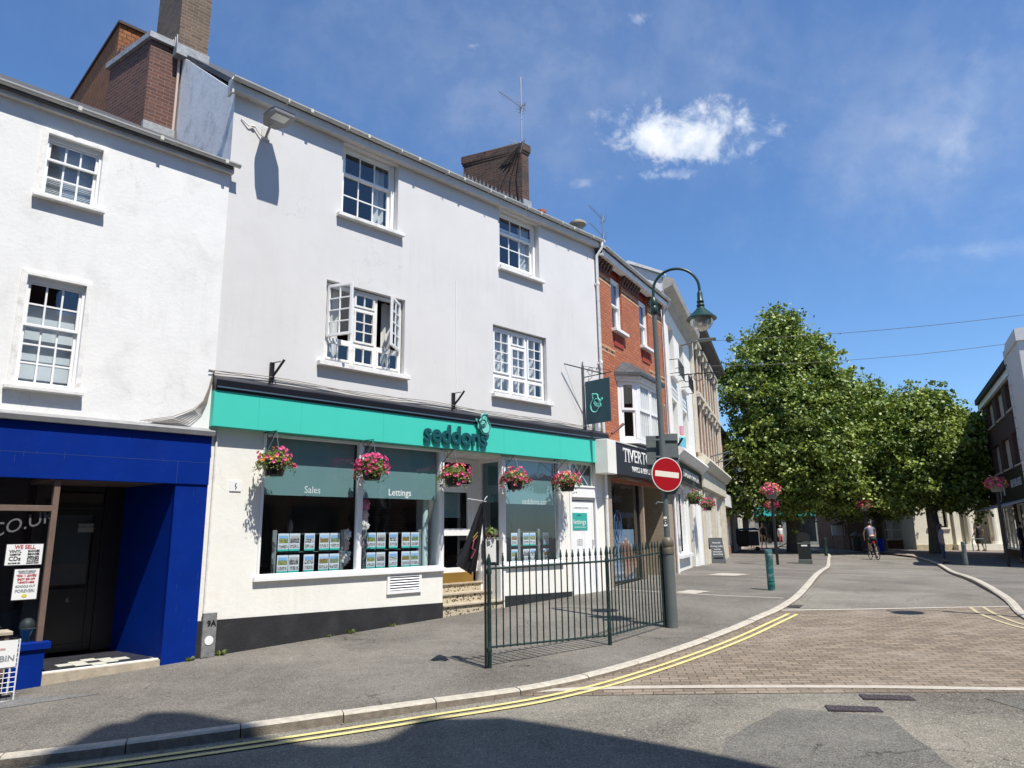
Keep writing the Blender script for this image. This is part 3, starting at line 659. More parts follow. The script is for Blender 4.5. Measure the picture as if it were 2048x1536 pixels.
def win_mid(x0, x1, z0, z1, opened):
    f = MB(); y = .09; t1 = x0 + .56; t2 = x1 - .56; zr = z0 + .40
    f.box(x0, x0 + .05, y, y + .08, z0, z1); f.box(x1 - .05, x1, y, y + .08, z0, z1); f.box(x0 + .05, x1 - .05, y, y + .08, z1 - .05, z1); f.box(x0 + .05, x1 - .05, y, y + .08, z0, z0 + .05)
    f.box(t1 - .03, t1 + .03, y, y + .08, z0 + .05, z1 - .05); f.box(t2 - .03, t2 + .03, y, y + .08, z0 + .05, z1 - .05)
    for a, b in ((x0 + .05, t1 - .03), (t1 + .03, t2 - .03), (t2 + .03, x1 - .05)):
        f.box(a, b, y, y + .08, zr - .03, zr + .03); f.grid(a, b, z0 + .05, zr - .03, y - .015, y + .03, .035, 2, 1, .02)
    f.box(t1 + .03, t2 - .03, y, y + .08, z1 - .36, z1 - .31)
    f.grid(t1 + .03, t2 - .03, z1 - .31, z1 - .05, y - .015, y + .03, .035, 2, 1, .02); f.grid(t1 + .03, t2 - .03, zr + .03, z1 - .36, y - .015, y + .03, .035, 2, 3, .02)
    w = f.build('window', PAINT_OLD if opened else PAINT, E_, .002)
    pane(w, [(x0 + .05, x1 - .05, z0 + .06, zr - .03, y + .012), (t1 + .03, t2 - .03, zr + .04, z1 - .05, y + .012)])
    for (a, b, left) in ((x0 + .055, t1 - .035, True), (t2 + .035, x1 - .055, False)):
        if opened:
            c = casement('casement', w, a if left else b, y - .02, zr + .02, z1 - .06, b - a + .03, rad(66 if left else 38), left)
            c['label'] = 'side light standing open'
        else:
            mb = MB(); mb.grid(a, b, zr + .035, z1 - .055, y - .02, y + .03, .04, 2, 4, .02); c = mb.build('casement', PAINT, w, .002); pane(w, [(a, b, zr + .05, z1 - .06, y + .01)])
    return w
w = win_mid(5.90, 7.50, 4.49, 5.88, True); w['label'] = 'three light window with both side casements open'; sill(w, 5.76, 7.60, 4.46, .08, .11)
curtain(w, 5.97, 6.28, 4.5, 5.85, .30); curtain(w, 7.2, 7.44, 4.5, 5.85, .30)
w = win_mid(9.78, 11.38, 4.46, 5.88, False); sill(w, 9.70, 11.50, 4.43, .08, .11); curtain(w, 9.84, 11.33, 4.5, 5.84, .26, .035, .16)
# ---- shop fascia, canopy, shop windows ----
fa = box_part('fascia', TEAL, E_, 4.07, 13.13, -.15, -.002, 3.19, 3.715, bev=.003)
sj = MB()
for x in (4.75, 5.45, 7.0, 9.9, 11.6, 12.85): sj.box(x - .002, x + .002, -.1512, -.1495, 3.2, 3.71)
split_loose(sj.build('panel_joint', mat('joint_teal', (0.03, 0.38, 0.31), .6), fa))
cn = MB(); cn.prism([(-.165, 3.716), (-.185, 3.87), (-.15, 3.90), (-.004, 3.965), (-.004, 3.716)], 4.07, 13.3, 'x'); cn_o = cn.build('canopy', BLACKP, E_, .004)
bl = MB()
for i in range(62): bl.ball((4.2 + i * .146 + random.uniform(-.03, .03), -.182, 3.765 + random.uniform(-.003, .003)), .006, 6, 4)
bl.build('screws', mat('screw_heads', (0.7, 0.72, 0.75), .3), cn_o)
box_part('trim_strip', mat('slate_blue_trim', (0.07, 0.115, 0.16), .3), cn_o, 4.09, 13.28, -.188, -.17, 3.752, 3.772)
MB().tube([(8.745, -.008, 6.6), (8.76, -.008, 5.3), (8.775, -.008, 3.98)], .009, 5).build('wall_wire', PAINT, E_)
cb = MB()
for k in range(3):
    pts = []; ph = random.uniform(0, 6)
    for i in range(60):
        x = 4.0 + i * .157; pts.append((x, -.02 - .022 * k, 3.99 + .01 * k + .018 * math.sin(x * 2.1 + ph) + .02 * abs(math.sin(x * .9 + ph))))
    cb.tube(pts, .006, 5)
for k in range(7):
    x = 4.045 - k * .004; w_ = .022 * k; cb.tube([(x + .05, -.03, 4.0), (x, -.045, 3.75), (x - .03 - w_ * .25, -.047, 3.55), (x - .10 - w_ * .7, -.05, 3.36 + .01 * k), (x - .25 - w_ * 1.6, -.055, 3.21 + .012 * k), (x - .6 - w_ * 2.2, -.06, 3.175)], .0045, 5)
cb.build('cables', mat('weathered_cable', (0.22, 0.20, 0.17), .8), E_)
text_mb('seddons', .47, DTEAL, 'lettering', fa, (8.63, -.185, 3.43), .028, align='CENTER', sx=1.03, bold=.012, spacing=.97)
def bird(parent, cx, y, cz, s, line, fill=None, th=.016, along='x', sx=1.1):
    """round little songbird: one outline, a wing of three feathers, eye, beak"""
    def P(px, pz, dy=0.0): return (cx + px * s * sx, y + dy, cz + pz * s) if along == 'x' else (cx + dy, y + px * s * sx, cz + pz * s)
    body = [(-.42, .10), (-.30, -.05), (-.30, -.32), (-.16, -.40), (-.02, -.62), (.16, -.66), (.36, -.56), (.46, -.34), (.46, -.12), (.36, .10), (.27, .24), (.28, .40), (.30, .60), (.18, .56), (.02, .55), (-.10, .44), (-.12, .24), (-.24, .10), (-.30, .04), (-.42, .22)]
    sub = [Vector((a, b)) for a, b in body]
    if fill:
        c = cr(body + body[:1], .06); big = [(p.x * 1.2 - .01, p.y * 1.15 + .01) for p in c[:-1]]
        mb = MB(); n = len(big); f0 = [P(a, b, .006) for a, b in big]; f1 = [P(a, b, .03) for a, b in big]
        mb.add(f0 + f1 + [P(.1, -.1, .006), P(.1, -.1, .03)], [(i, (i + 1) % n, 2 * n) for i in range(n)] + [(n + (i + 1) % n, n + i, 2 * n + 1) for i in range(n)] + [(i, n + i, n + (i + 1) % n, (i + 1) % n) for i in range(n)])
        mb.build('emblem_plate', fill, parent)
    mb = MB(); c = cr(body + body[:1], .05); mb.tube([P(p.x, p.y) for p in c], th * s * 2, 6)
    for rr, off in ((.30, 0), (.20, -.02)):
        pass
    wing = cr([(-.30, -.32), (-.05, -.30), (.14, -.16), (.19, .04), (.10, .20), (-.06, .22), (-.18, .08), (-.24, -.04), (-.24, -.10)], .05)
    mb.tube([P(p.x, p.y) for p in wing], th * s * 1.8, 6)
    for dz in (0, -.11): mb.tube([P(p.x, p.y) for p in cr([(-.27, -.12 + dz), (-.08, -.12 + dz), (.06, -.03 + dz), (.10, .07 + dz)], .05)], th * s * 1.6, 6)
    mb.tube([P(.30, .58), P(.26, .42), P(.19, .50)], th * s * 1.5, 6); mb.ball(P(.12, .36), .035 * s, 8, 6)
    return mb.build('bird_emblem', line, parent)
bird(fa, 9.28, -.225, 3.74, .30, DTEAL, LTEAL, .014, sx=1.22)
# shop windows
def shopwin(x0, x1, z0, z1, mull, name='shop_window', sz=.05):
    f = MB(); f.box(x0, x0 + .04, -.02, .07, z0, z1); f.box(x1 - .04, x1, -.02, .07, z0, z1); f.box(x0 + .04, x1 - .04, -.02, .07, z1 - .04, z1); f.box(x0 + .04, x1 - .04, -.02, .07, z0, z0 + .05)
    for m in mull: f.box(m - .045, m + .045, -.02, .07, z0 + .05, z1 - .04)
    w = f.build(name, PAINT, E_, .003); MB().box(x0 - .05, x1 + .06, -.06, .0, z0 - sz, z0 + .012).build('sill', PAINT, w, .005)
    ed = [x0 + .04] + [m for m in mull] + [x1 - .04]
    pane(w, [(ed[i], ed[i + 1], z0 + .05, z1 - .04, .03) for i in range(len(ed) - 1)]); return w
w1 = shopwin(4.93, 8.43, 1.03, 3.17, [6.67])
MB().box(4.99, 6.60, .10, .105, 2.25, 3.15).build('blind', BLIND, w1); MB().box(6.73, 8.36, .10, .105, 2.25, 3.15).build('blind', BLIND, w1)
text_mb('Sales', .155, LETTER_G, 'lettering', w1, (5.80, .024, 2.34), .001, sx=.95); text_mb('Lettings', .165, LETTER_W, 'lettering', w1, (7.50, .024, 2.35), .001, sx=.95)
w3 = shopwin(10.02, 11.70, 1.03, 3.15, []); MB().box(10.1, 11.6, .10, .105, 2.22, 3.12).build('blind', BLIND, w3)
text_mb('seddons.com', .165, LETTER_G, 'lettering', w3, (10.98, .024, 2.27), .001, sx=.95)
bb = MB()
for i in range(17): bb.box(10.1 + i * .1, 10.195 + i * .1, .9, .93, .7, 3.2)
bb.build('display_backing', mat('grey_green_boards', (0.16, 0.22, 0.20), .7), w3)
rr_ = MB(); rr_.tube([(8.24, .25, .8), (8.24, .25, 3.1)], .055, 14); rr_.build('inner_column', mat('pale_column', (0.55, 0.68, 0.65), .6), w1, smooth=True)
# entrance
dr = MB(); dr.box(8.46, 8.56, .62, .72, .9, 3.12); dr.box(9.72, 9.90, .62, .72, .9, 3.12); dr.box(8.56, 9.72, .62, .72, 2.54, 2.62); dr.box(8.56, 9.72, .62, .72, 3.04, 3.12)
dr.grid(8.56, 9.72, .90, 2.54, .64, .69, .09, 1, 1); dr.box(8.65, 9.63, .642, .688, 1.60, 1.74)
d = dr.build('door', PAINT, E_, .003); pane(d, [(8.6, 9.7, .95, 2.5, .665), (8.56, 9.72, 2.6, 3.06, .665)])
MB().box(8.66, 9.5, .74, .745, 1.95, 2.52).build('blind', BLIND, d); MB().box(8.5, 9.72, .58, .70, .68, .895).build('kick_plate', mat('brass', (0.42, 0.25, 0.06), .35, .1, 3, metal=.6), d)
MB().tube([(9.55, .6, 1.0), (9.55, .57, 1.05), (9.55, .57, 1.3), (9.55, .6, 1.35)], .012, 8).build('handle', PAINT, d)
rc = MB(); rc.box(8.40, 8.46, .02, .72, -.3, 3.16); rc.box(8.46, 9.98, .02, .8, 3.13, 3.2); rc.box(8.4, 8.47, -.018, .015, .95, 3.17); rc.box(9.96, 10.04, -.021, .09, .2, 3.16); rc.box(9.90, 9.98, .55, .72, .5, 3.13); rc.box(9.935, 9.978, .022, .55, .376, 1.02); rc.box(9.92, 9.975, .09, .55, 1.50, 1.56); rc.box(9.92, 9.975, .09, .55, 3.05, 3.13)
rc.build('entrance_recess', PAINT, E_)
MB().box(9.925, 9.97, .10, .54, 1.05, 1.49).build('dark_panel', mat('navy_panel', (0.012, 0.018, 0.03), .4), E_)
MB().box(9.945, 9.948, .09, .55, 1.56, 3.05).build('side_glass', GLASS, E_); MB().box(9.99, 9.995, .10, .54, 2.25, 3.05).build('side_blind', BLIND, E_)
st = MB(); st.box(8.465, 9.98, .001, .3, -.3, .345); st.box(8.465, 9.93, .28, .58, -.3, .515); st.box(8.465, 9.93, .56, .75, -.3, .68)
MOS2 = brick_mat('mosaic_tile', (0.55, 0.47, 0.32), (0.62, 0.55, 0.42), (0.45, 0.36, 0.24), .026, .026, .003, dirt=.1, off=0.0)
sp = MOS2.node_tree; bnode = sp.nodes['Principled BSDF']
wn = N(sp, 'ShaderNodeTexVoronoi', Scale=40.0); LK(sp, sp.nodes['Texture Coordinate'].outputs['UV'], wn.inputs['Vector'])
old = bnode.inputs['Base Color'].links[0].from_socket; mxx = N(sp, 'ShaderNodeMix', data_type='RGBA')
LK(sp, math_(sp, 'LESS_THAN', vmath(sp, 'DOT_PRODUCT', wn.outputs['Color'], (1, 0, 0)), .2), mxx.inputs['Factor']); LK(sp, old, mxx.inputs['A']); mxx.inputs['B'].default_value = (.06, .05, .03, 1); LK(sp, mxx.outputs['Result'], bnode.inputs['Base Color'])
sto = st.build('entrance_steps', MOS2, E_)
tr = MB(); tr.box(8.465, 9.99, -.03, .3, .346, .375); tr.box(8.465, 9.94, .25, .58, .516, .545); tr.box(8.465, 9.94, .53, .7, .681, .71); tr.build('treads', STONE, sto, .004)
# plinth, vent, side door
pl = MB(); pl.prism([(4.12, -.4), (4.12, .50), (8.455, .43), (8.455, -.4)], -.022, -.001); pl.prism([(10.0, -.4), (10.0, .44), (12.07, .40), (12.07, -.4)], -.022, -.001); pl.build('plinth', PLINTH, E_)
v = MB(); v.box(7.24, 7.96, -.035, -.001, .65, .70); v.box(7.24, 7.29, -.035, -.001, .70, .96); v.box(7.91, 7.96, -.035, -.001, .70, .96); v.box(7.24, 7.96, -.035, -.001, .96, .985)
for k in range(6): v.add([(7.29, -.034, .71 + k * .043), (7.91, -.034, .71 + k * .043), (7.91, -.008, .735 + k * .043), (7.29, -.008, .735 + k * .043), (7.29, -.034, .716 + k * .043), (7.91, -.034, .716 + k * .043), (7.91, -.008, .741 + k * .043), (7.29, -.008, .741 + k * .043)], [(0, 1, 2, 3), (7, 6, 5, 4), (0, 4, 5, 1), (3, 2, 6, 7)])
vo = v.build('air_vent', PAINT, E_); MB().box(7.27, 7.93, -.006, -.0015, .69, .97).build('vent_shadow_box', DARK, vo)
sd = MB(); sd.box(12.10, 12.88, .02, .06, .33, 2.32)
for (a, b, c, e) in ((12.16, 12.46, 1.25, 2.2), (12.52, 12.82, 1.25, 2.2), (12.16, 12.46, .5, 1.1), (12.52, 12.82, .5, 1.1)): sd.box(a, a + .012, .012, .02, c, e); sd.box(b - .012, b, .012, .02, c, e)
sdo = sd.build('side_door', PAINT, E_, .003); MB().box(12.08, 12.9, -.01, .07, .22, .33).build('threshold', CEMENT, sdo); MB().tube([(12.80, .015, 1.35), (12.80, -.02, 1.35), (12.80, -.02, 1.47), (12.80, .015, 1.47)], .008, 6).build('handle', mat('steel', (.6, .6, .6), .3, metal=.9), sdo)
pw = MB(); pw.box(12.02, 12.08, -.03, .0, .2, 3.17); pw.box(12.90, 12.97, -.03, .0, .2, 3.17); pw.box(12.08, 12.90, -.04, .0, 2.40, 2.64); pw.box(12.0, 12.98, -.06, 0, 2.62, 2.66); pw.build('door_surround', PAINT, E_, .003)
lt = MB()
for k in range(7):
    x = 12.10 + k * .19 - .4
    for sgn in (1, -1):
        a = Vector((x, 2.66)); b = a + Vector((.47, .47)) if sgn > 0 else Vector((x + .47, 2.66)) ; 
        if sgn < 0: a = Vector((x, 3.13))
        pts = [(max(12.10, min(12.85, a.x + (b.x - a.x) * t)), a.y + (b.y - a.y) * t) for t in (0, 1)]
        if 12.1 <= a.x <= 12.4 or 12.1 <= b.x <= 12.85: lt.tube([(a.x if a.x >= 12.1 else 12.1, .02, a.y + (12.1 - a.x if a.x < 12.1 else 0) * (1 if sgn > 0 else -1)), (b.x, .02, b.y)], .008, 5)
lt_o = lt.build('leaded_fanlight', PAINT, E_); MB().box(12.1, 12.85, .04, .045, 2.66, 3.13).build('pane', GLASS, lt_o)
ld = MB(); 
drn = MB(); drn.tube([(4.20, -.02, 3.15), (4.20, -.02, .55)], .016, 8); drn.build('wall_conduit', PAINT_OLD, E_)
# plates on the side door and by it
t = sthing('door_plate', 'small turquoise lettings plate screwed to the white side door', 'sign', 12.37, .012, 1.69)
MB().box(-.27, .27, -.004, .004, 0, .37).build('plate', mat('plate_teal', (0.03, 0.36, 0.30), .4), t, .002); text_mb('lettings', .15, LETTER_W, 'lettering', t, (0, -.007, .17), .002); text_mb('contractors entrance', .045, LETTER_W, 'lettering', t, (0, -.007, .06), .002); text_mb('seddons', .04, DTEAL, 'lettering', t, (-.02, -.007, .32), .002)
t = sthing('door_notice', 'small white paper notice with rows of black print on the side door', 'notice', 12.37, .016, 1.36)
MB().box(-.1, .1, -.002, .002, 0, .14).build('paper', LETTER_W, t)
for k, s_ in enumerate(('PLEASE USE', 'OTHER DOOR', 'THANK YOU')): text_mb(s_, .032, BLACK, 'lettering', t, (0, -.004, .115 - k * .045), .001)
t = sthing('door_strip_notice', 'narrow black worded strip above the turquoise lettings plate', 'notice', 12.45, .016, 2.17); MB().box(-.28, .28, -.001, .001, -.012, .03).build('strip', PAINT, t); text_mb('seddons lettings please use front door', .03, BLACK, 'lettering', t, (0, -.003, .008), .001)
t = sthing('wall_plaque', 'small square white plaque on the cream wall left of the shop windows', 'plaque', 4.53, -.004, 2.28); MB().box(-.085, .085, -.01, .004, 0, .15).build('plate', PAINT, t, .002)
MB().tube([(.0, -.012, .03), (.012, -.012, .06), (-.008, -.012, .08), (.006, -.012, .12)], .006, 5).build('figure_mark', BLACK, t)
t = sthing('number_board', 'grey wooden board marked 9A with a white disc at the foot of the wall', 'sign', 4.27, -.05, -.02); t.rotation_euler.z += 0
MB().box(-.095, .095, -.03, .03, .04, .62).build('board', mat('weathered_grey_wood', (0.20, 0.20, 0.20), .8, .3, 14, .2, 60), t, .004); text_mb('9A', .105, BLACK, 'lettering', t, (.02, -.033, .48), .004, bold=.003)
MB().prism([(.0 + .06 * math.cos(a), .26 + .06 * math.sin(a)) for a in [i * math.pi / 12 for i in range(24)]], -.036, -.0305).build('white_disc', LETTER_W, t)
# chimneys of this building
c = MB(); c.box(3.95, 4.50, 2.5, 3.9, 10.62, 14.2); c_o = c.build('chimney', BRICK_B, E_)
c = MB(); c.box(3.92, 4.53, 2.46, 3.94, 10.60, 10.82)
for k in range(14): c.prism([(2.5 + k * .1, 10.8), (2.6 + k * .1, 10.8), (2.55 + k * .1, 11.05)], 3.93, 3.949, 'x')
c.build('flashing', LEAD, c_o)
CF = [(12.86, 2.06), (13.13, 2.06), (12.62, 3.86), (12.22, 3.76)]; big = lambda e: [(12.7 + (x - 12.7) * (1 + e), 2.95 + (y - 2.95) * (1 + e * .4)) for x, y in CF]
c = MB(); c.prism(CF, 9.9, 12.0, 'z'); c.prism(big(.12), 12.0, 12.22, 'z'); c.prism(big(.06), 11.93, 12.0, 'z'); BRICK_W = brick_mat('weathered_dark_brick', (0.060, 0.032, 0.024), (0.115, 0.058, 0.040), (0.12, 0.095, 0.075), dirt=.75, mdirt=(.03, .028, .024), dscale=2.2); c_o = c.build('chimney', BRICK_W, E_)
c = MB(); c.prism(big(-.12), 12.22, 12.26, 'z'); c.box(12.84, 13.16, 2.0, 2.055, 10.0, 10.52)
for k in range(16):
    f = k / 15; x0, y0 = 12.85 - .64 * f, 2.06 + 1.7 * f; zz = 10.34 + 1.22 * f; c.add([(x0, y0, zz - .3), (x0 - .045, y0 + .12, zz - .2), (x0 - .045, y0 + .12, zz + .10), (x0 - .03, y0 + .05, zz + .24), (x0 - .01, y0, zz)], [(0, 1, 2, 3, 4)])
c.build('flashing', LEAD, c_o)
cb = MB()
for k in range(6): cb.tube([(12.9, 2.02, 12.28), (12.80 - .02 * k, 2.05 + .05 * k, 11.9), (12.78 - .05 * k, 2.15 + .2 * k, 11.3), (12.80 - .1 * k, 2.1 + .3 * k, 10.5 + .2 * k)], .011, 5)
cb.build('aerial_cables', BLACK, c_o)
# ================= white house with the blue shopfront =================
A_ = thing('white_house', 'white rendered two storey house above a royal blue shopfront', 'building', OS, RZS)
mb = MB(); mb.wall(-4.5, 4.10, 3.14, 7.28, [(1.69, 2.34, 5.99, 6.86), (1.67, 2.33, 3.47, 4.89)], .06, y=-.03)
mb.quad((4.10, -.03, 3.14), (4.10, .3, 3.14), (4.10, .3, 7.28), (4.10, -.03, 7.28)); mb.box(-4.5, -4.3, 0, 8, -.6, 7.2); mb.box(-4.3, 4.05, 7.8, 8, -.6, 7.2); mb.build('wall', WHITE_A, A_)
mb = MB(); mb.box(-4.3, 4.05, .1, 7.8, 3.0, 3.1); mb.box(-4.3, 4.05, 4.0, 4.1, 3.1, 7.2); mb.box(-4.3, 4.0, 4.0, 4.1, -.4, 3.0); mb.build('interior_floors', DARK, A_)
mb = MB(); mb.prism([(-.16, 7.31), (4.0, 9.76), (8.2, 7.31), (8.2, 7.22), (-.16, 7.22)], -4.6, 4.095, 'x'); mb.build('roof', SLATE, A_)
mb = MB(); mb.box(-4.6, 4.13, -.11, -.031, 7.16, 7.27); mb.build('eaves_board', SOFFIT, A_)
g = MB(); sec = [(-.165 + .05 * math.cos(a), 7.30 + .05 * math.sin(a)) for a in [math.pi + math.pi * i / 8 for i in range(9)]]; sec2 = [(-.165 + .043 * math.cos(a), 7.30 + .043 * math.sin(a)) for a in [2 * math.pi - math.pi * i / 8 for i in range(9)]]
g.prism(sec + sec2, -4.6, 4.20, 'x')
for x in (-.2, .95, 1.95, 3.0, 3.95): g.box(x, x + .045, -.2195, -.10, 7.245, 7.307)
g.build('gutter', GUTTER, A_)
def arch(parent, x0, x1, z0, z1):
    mb = MB()
    for k, (o, t) in enumerate(((.0, .035), (.035, .02), (.055, .012))):
        y = -.03 - (.035, .028, .018)[k]
        a, b, c, e = x0 - o, x1 + o, z0, z1 + o
        mb.box(a - t, a, y, -.0305, c, e + t); mb.box(b, b + t, y, -.0305, c, e + t); mb.box(a, b, y, -.0305, e, e + t)
    return mb.build('architrave', PAINT_OLD, parent)
def slats(parent, x0, x1, z0, z1, y, gap=.03, m=None, h=.02):
    mb = MB(); n = int((z1 - z0) / gap)
    for k in range(n): z = z0 + k * gap; mb.add([(x0, y, z), (x1, y, z), (x1, y + .02, z + h), (x0, y + .02, z + h)], [(0, 1, 2, 3)])
    return mb.build('blind', m or SLAT, parent)
w = sash(A_, 1.69, 2.34, 5.99, 6.86, .0, 6.54, 3, 1, 2, fw=.03, jb=.03); arch(w, 1.69, 2.34, 5.99, 6.86); sill(w, 1.60, 2.43, 5.985, .05, .12); slats(w, 1.74, 2.30, 6.01, 6.85, .125, .024, mat('venetian_light', (.62, .63, .64), .6), .021); MB().box(1.73, 2.31, .155, .16, 6.0, 6.86).build('blind_backing', mat('paper_blind', (.62, .65, .68), .8), w)
w = sash(A_, 1.67, 2.33, 3.47, 4.89, .0, 4.27, 3, 2, 3, fw=.03, jb=.03); arch(w, 1.67, 2.33, 3.47, 4.89); sill(w, 1.57, 2.42, 3.465, .05, .13); 
bl = MB()
bl.box(1.71, 2.30, .19, .195, 3.5, 4.56)
bl.build('blind', mat('paper_blind', (.62, .65, .68), .8), w)
# chimney, two stepped walls of hung tile and brick behind
c = MB(); c.prism([(4.05, 2.67), (3.53, 2.67), (3.25, 4.15), (4.05, 4.3)], 8.6, 10.80, 'z'); c_o = c.build('chimney', BRICK_D, A_)
c = MB(); c.prism([(4.05, 2.60), (3.48, 2.60), (3.18, 4.22), (4.05, 4.4)], 10.80, 10.92, 'z'); c.build('coping', LEAD, c_o)
c = MB(); c.box(3.5, 4.05, 2.55, 2.66, 8.85, 9.06); c.build('flashing', LEAD, c_o); MB().box(4.02, 4.058, 2.62, 2.665, 9.0, 10.8).build('pale_quoin', mat('pink_mortar', (.55, .42, .36), .9), c_o)
# ---- blue shopfront ----
f = MB(); f.box(-4.5, 4.10, -.10, -.03, 2.35, 3.04); f.box(3.66, 4.10, -.08, .0, -.4, 2.35); f.prism([(3.66, -.08), (3.66, .0), (3.43, 1.35), (3.60, 1.35), (4.09, .03)], -.4, 2.80, 'z')
fo = f.build('shopfront', BLUE, A_, .004)
m = MB(); m.box(-4.5, 4.09, -.1012, -.0995, 2.655, 2.661); m.box(3.655, 3.661, -.1015, -.0995, 2.36, 2.655); m.box(1.4, 1.406, -.1015, -.0995, 2.36, 3.03)
for k in range(14):
    x_ = random.choice([random.uniform(1.5, 4.0), random.uniform(3.7, 4.05)]); z_ = random.uniform(.2, 2.3) if x_ > 3.68 else random.uniform(2.38, 2.9); m.box(x_, x_ + .004, -.1018 if z_ > 2.35 else -.0818, -.0995 if z_ > 2.35 else -.0795, z_, z_ + random.uniform(.02, .12))
m.build('seams_and_scratches', mat('scratched_blue', (.01, .04, .16), .6), fo)
c = MB(); c.prism([(-.16, 3.04), (-.18, 3.10), (-.03, 3.16), (-.03, 3.04)], -4.5, 4.12, 'x'); c.build('cornice', mat('grey_lead_cap', (.28, .28, .28), .7, .2, 5, dirt=.4), fo)
MB().box(-4.3, 2.32, -.12, -.02, -.5, .36).build('stall_riser', BLUE, A_, .005); MB().box(-4.3, 2.37, -.15, .02, .36, .44).build('window_ledge', BLUE, A_, .005)
w = MB(); w.box(2.235, 2.30, -.05, .03, .44, 2.35); w.box(-4.3, 2.235, -.05, .03, 1.96, 2.03); w.box(.4, .46, -.04, .03, .44, 1.96)
wo = w.build('shop_window', BROWNW, A_, .004); pane(wo, [(-4.3, 2.24, .44, 1.97, .0), (-4.3, 2.24, 2.02, 2.35, .0)])
wr = MB(); wr.box(2.25, 2.30, .03, 1.3, .3, .40); wr.box(2.29, 2.31, .03, 1.3, -.3, .3); wr.build('side_riser', BLUE, A_); MB().quad((2.27, .03, .4), (2.27, 1.3, .4), (2.27, 1.3, 2.35), (2.27, .03, 2.35)).build('side_glass', GLASS, A_)
MB().box(-4.3, 2.24, .05, 1.4, .36, .41).build('display_floor', DARK, A_); MB().box(-4.3, 2.24, 1.4, 1.45, .41, 3.0).build('display_back', mat('very_dark_boards', (.012, .012, .014), .8), A_)
MB().box(2.24, 3.66, -.02, 1.35, 2.37, 2.42).build('recess_ceiling', BROWNW, A_)
d = MB(); d.box(2.32, 2.50, 1.28, 1.36, .1, 2.37); d.box(3.18, 3.46, 1.28, 1.36, .1, 2.37); d.grid(2.50, 3.18, .12, 2.05, 1.30, 1.35, .1, 1, 1); d.box(2.5, 3.18, 1.28, 1.36, 2.05, 2.12); d.box(2.6, 3.08, 1.31, 1.34, .22, .95)
do = d.build('door', mat('black_door', (.008, .008, .01), .35), A_, .004); pane(do, [(2.58, 3.1, .95, 1.98, 1.325), (2.5, 3.18, 2.12, 2.37, 1.325)]); text_mb('6', .09, mat('brass_figure', (.3, .25, .15), .4), 'house_number', do, (2.84, 1.295, .80), .004)
MB().box(2.62, 3.06, 1.36, 1.365, 1.0, 1.95).build('door_blind', mat('dusky_glass', (.05, .055, .055), .5), do)
t = sthing('rock_off_sticker', 'small pale sticker reading ROCK OFF on the dark recessed door', 'sticker', 2.98, 1.318, 1.78); MB().box(-.1, .1, -.002, .002, -.06, .06).build('sticker', mat('grey_paper', (.3, .3, .3), .7), t); text_mb('ROCK OFF', .045, BLACK, 'lettering', t, (0, -.004, .015), .001)
fl = MB(); fl.box(2.30, 3.64, -.11, 1.3, -.35, .075); fl.build('step', STONE, A_, .006)
TIL = MB(); TIL.box(2.33, 3.60, -.02, 1.27, .0755, .082); TIL.build('tiled_floor', brick_mat('black_tile', (.025, .027, .035), (.04, .04, .05), (.10, .10, .10), .16, .08, .003, .35, .2, .1), A_)
MB().box(2.31, 3.63, -.075, -.022, .0755, .088).build('white_edging', PAINT, A_)
d = MB()
for j, w_ in enumerate((1, 3, 5, 5, 3, 1)):
    for i in range(w_):
        if j in (2, 3) and i == 2: continue
        x = 2.98 + (i - w_ / 2) * .165; d.box(x + .002, x + .163, .05 + j * .10, .05 + j * .10 + .098, .0822, .0845)
d.build('diamond_tiles', mat('cream_tile', (.62, .61, .52), .4, .08, 9), A_)
def poster(name, label, x0, x1, z0, z1, rows, tilt=0.0):
    t = sthing(name, label, 'poster', (x0 + x1) / 2, -.006, (z0 + z1) / 2); w_, h_ = (x1 - x0) / 2, (z1 - z0) / 2
    MB().box(-w_ - .012, w_ + .012, .001, .004, -h_ - .012, h_ + .012).build('backing', BLACK, t)
    MB().box(-w_, w_, -.002, .0008, -h_, h_).build('sheet', LETTER_W, t)
    for (s_, cx, cz, sz, col, sx) in rows: text_mb(s_, sz, col, 'lettering', t, (cx * w_, -.004, cz * h_), .001, sx=sx, bold=.0015)
    t.rotation_euler.y = tilt; return t
RED = mat('red_print', (.42, .02, .04), .6); BLK = mat('black_print', (.03, .03, .035), .6); GRY = mat('grey_print', (.25, .27, .29), .6)
poster('shop_poster', 'landscape WE SELL poster in red and black print in the shop window', 1.83, 2.20, 1.33, 1.57, [('WE SELL', .0, .72, .062, RED, .9), ('VINYL', -.5, .3, .045, BLK, 1.0), ('CASSETTES', -.5, .0, .024, BLK, .9), ('CDs', -.5, -.4, .07, BLK, .95), ('2nd HAND HIFI', -.5, -.82, .020, BLK, .9), ('BADGES', .5, .33, .036, BLK, .9), ('BEANIES', .5, .03, .036, BLK, .9), ('BASEBALL CAPS', .5, -.22, .018, BLK, .9), ('STICKERS', .5, -.43, .032, BLK, .9), ('VINYL MAGNETS', .5, -.65, .018, BLK, .9), ('REARVIEW MIRROR', .5, -.84, .016, BLK, .9)])
poster('shop_poster', 'portrait YEAR 11 LEAVERS poster in red and grey print below the WE SELL poster', 1.94, 2.19, .93, 1.28, [('CELEBRATE FREEDOM', 0, .86, .022, GRY, .85), ('PARTY END OF SUMMER TERM', 0, .74, .013, GRY, .9), ('YEAR 11 LEAVERS', 0, .56, .038, RED, .68), ('ENJOY 20% OFF', 0, .33, .032, RED, .8), ('T-SHIRTS HERE', 0, .12, .030, RED, .85), ('SCHOOLS OUT', 0, -.14, .036, GRY, .8), ('FOREVER!', 0, -.44, .048, GRY, .95)])
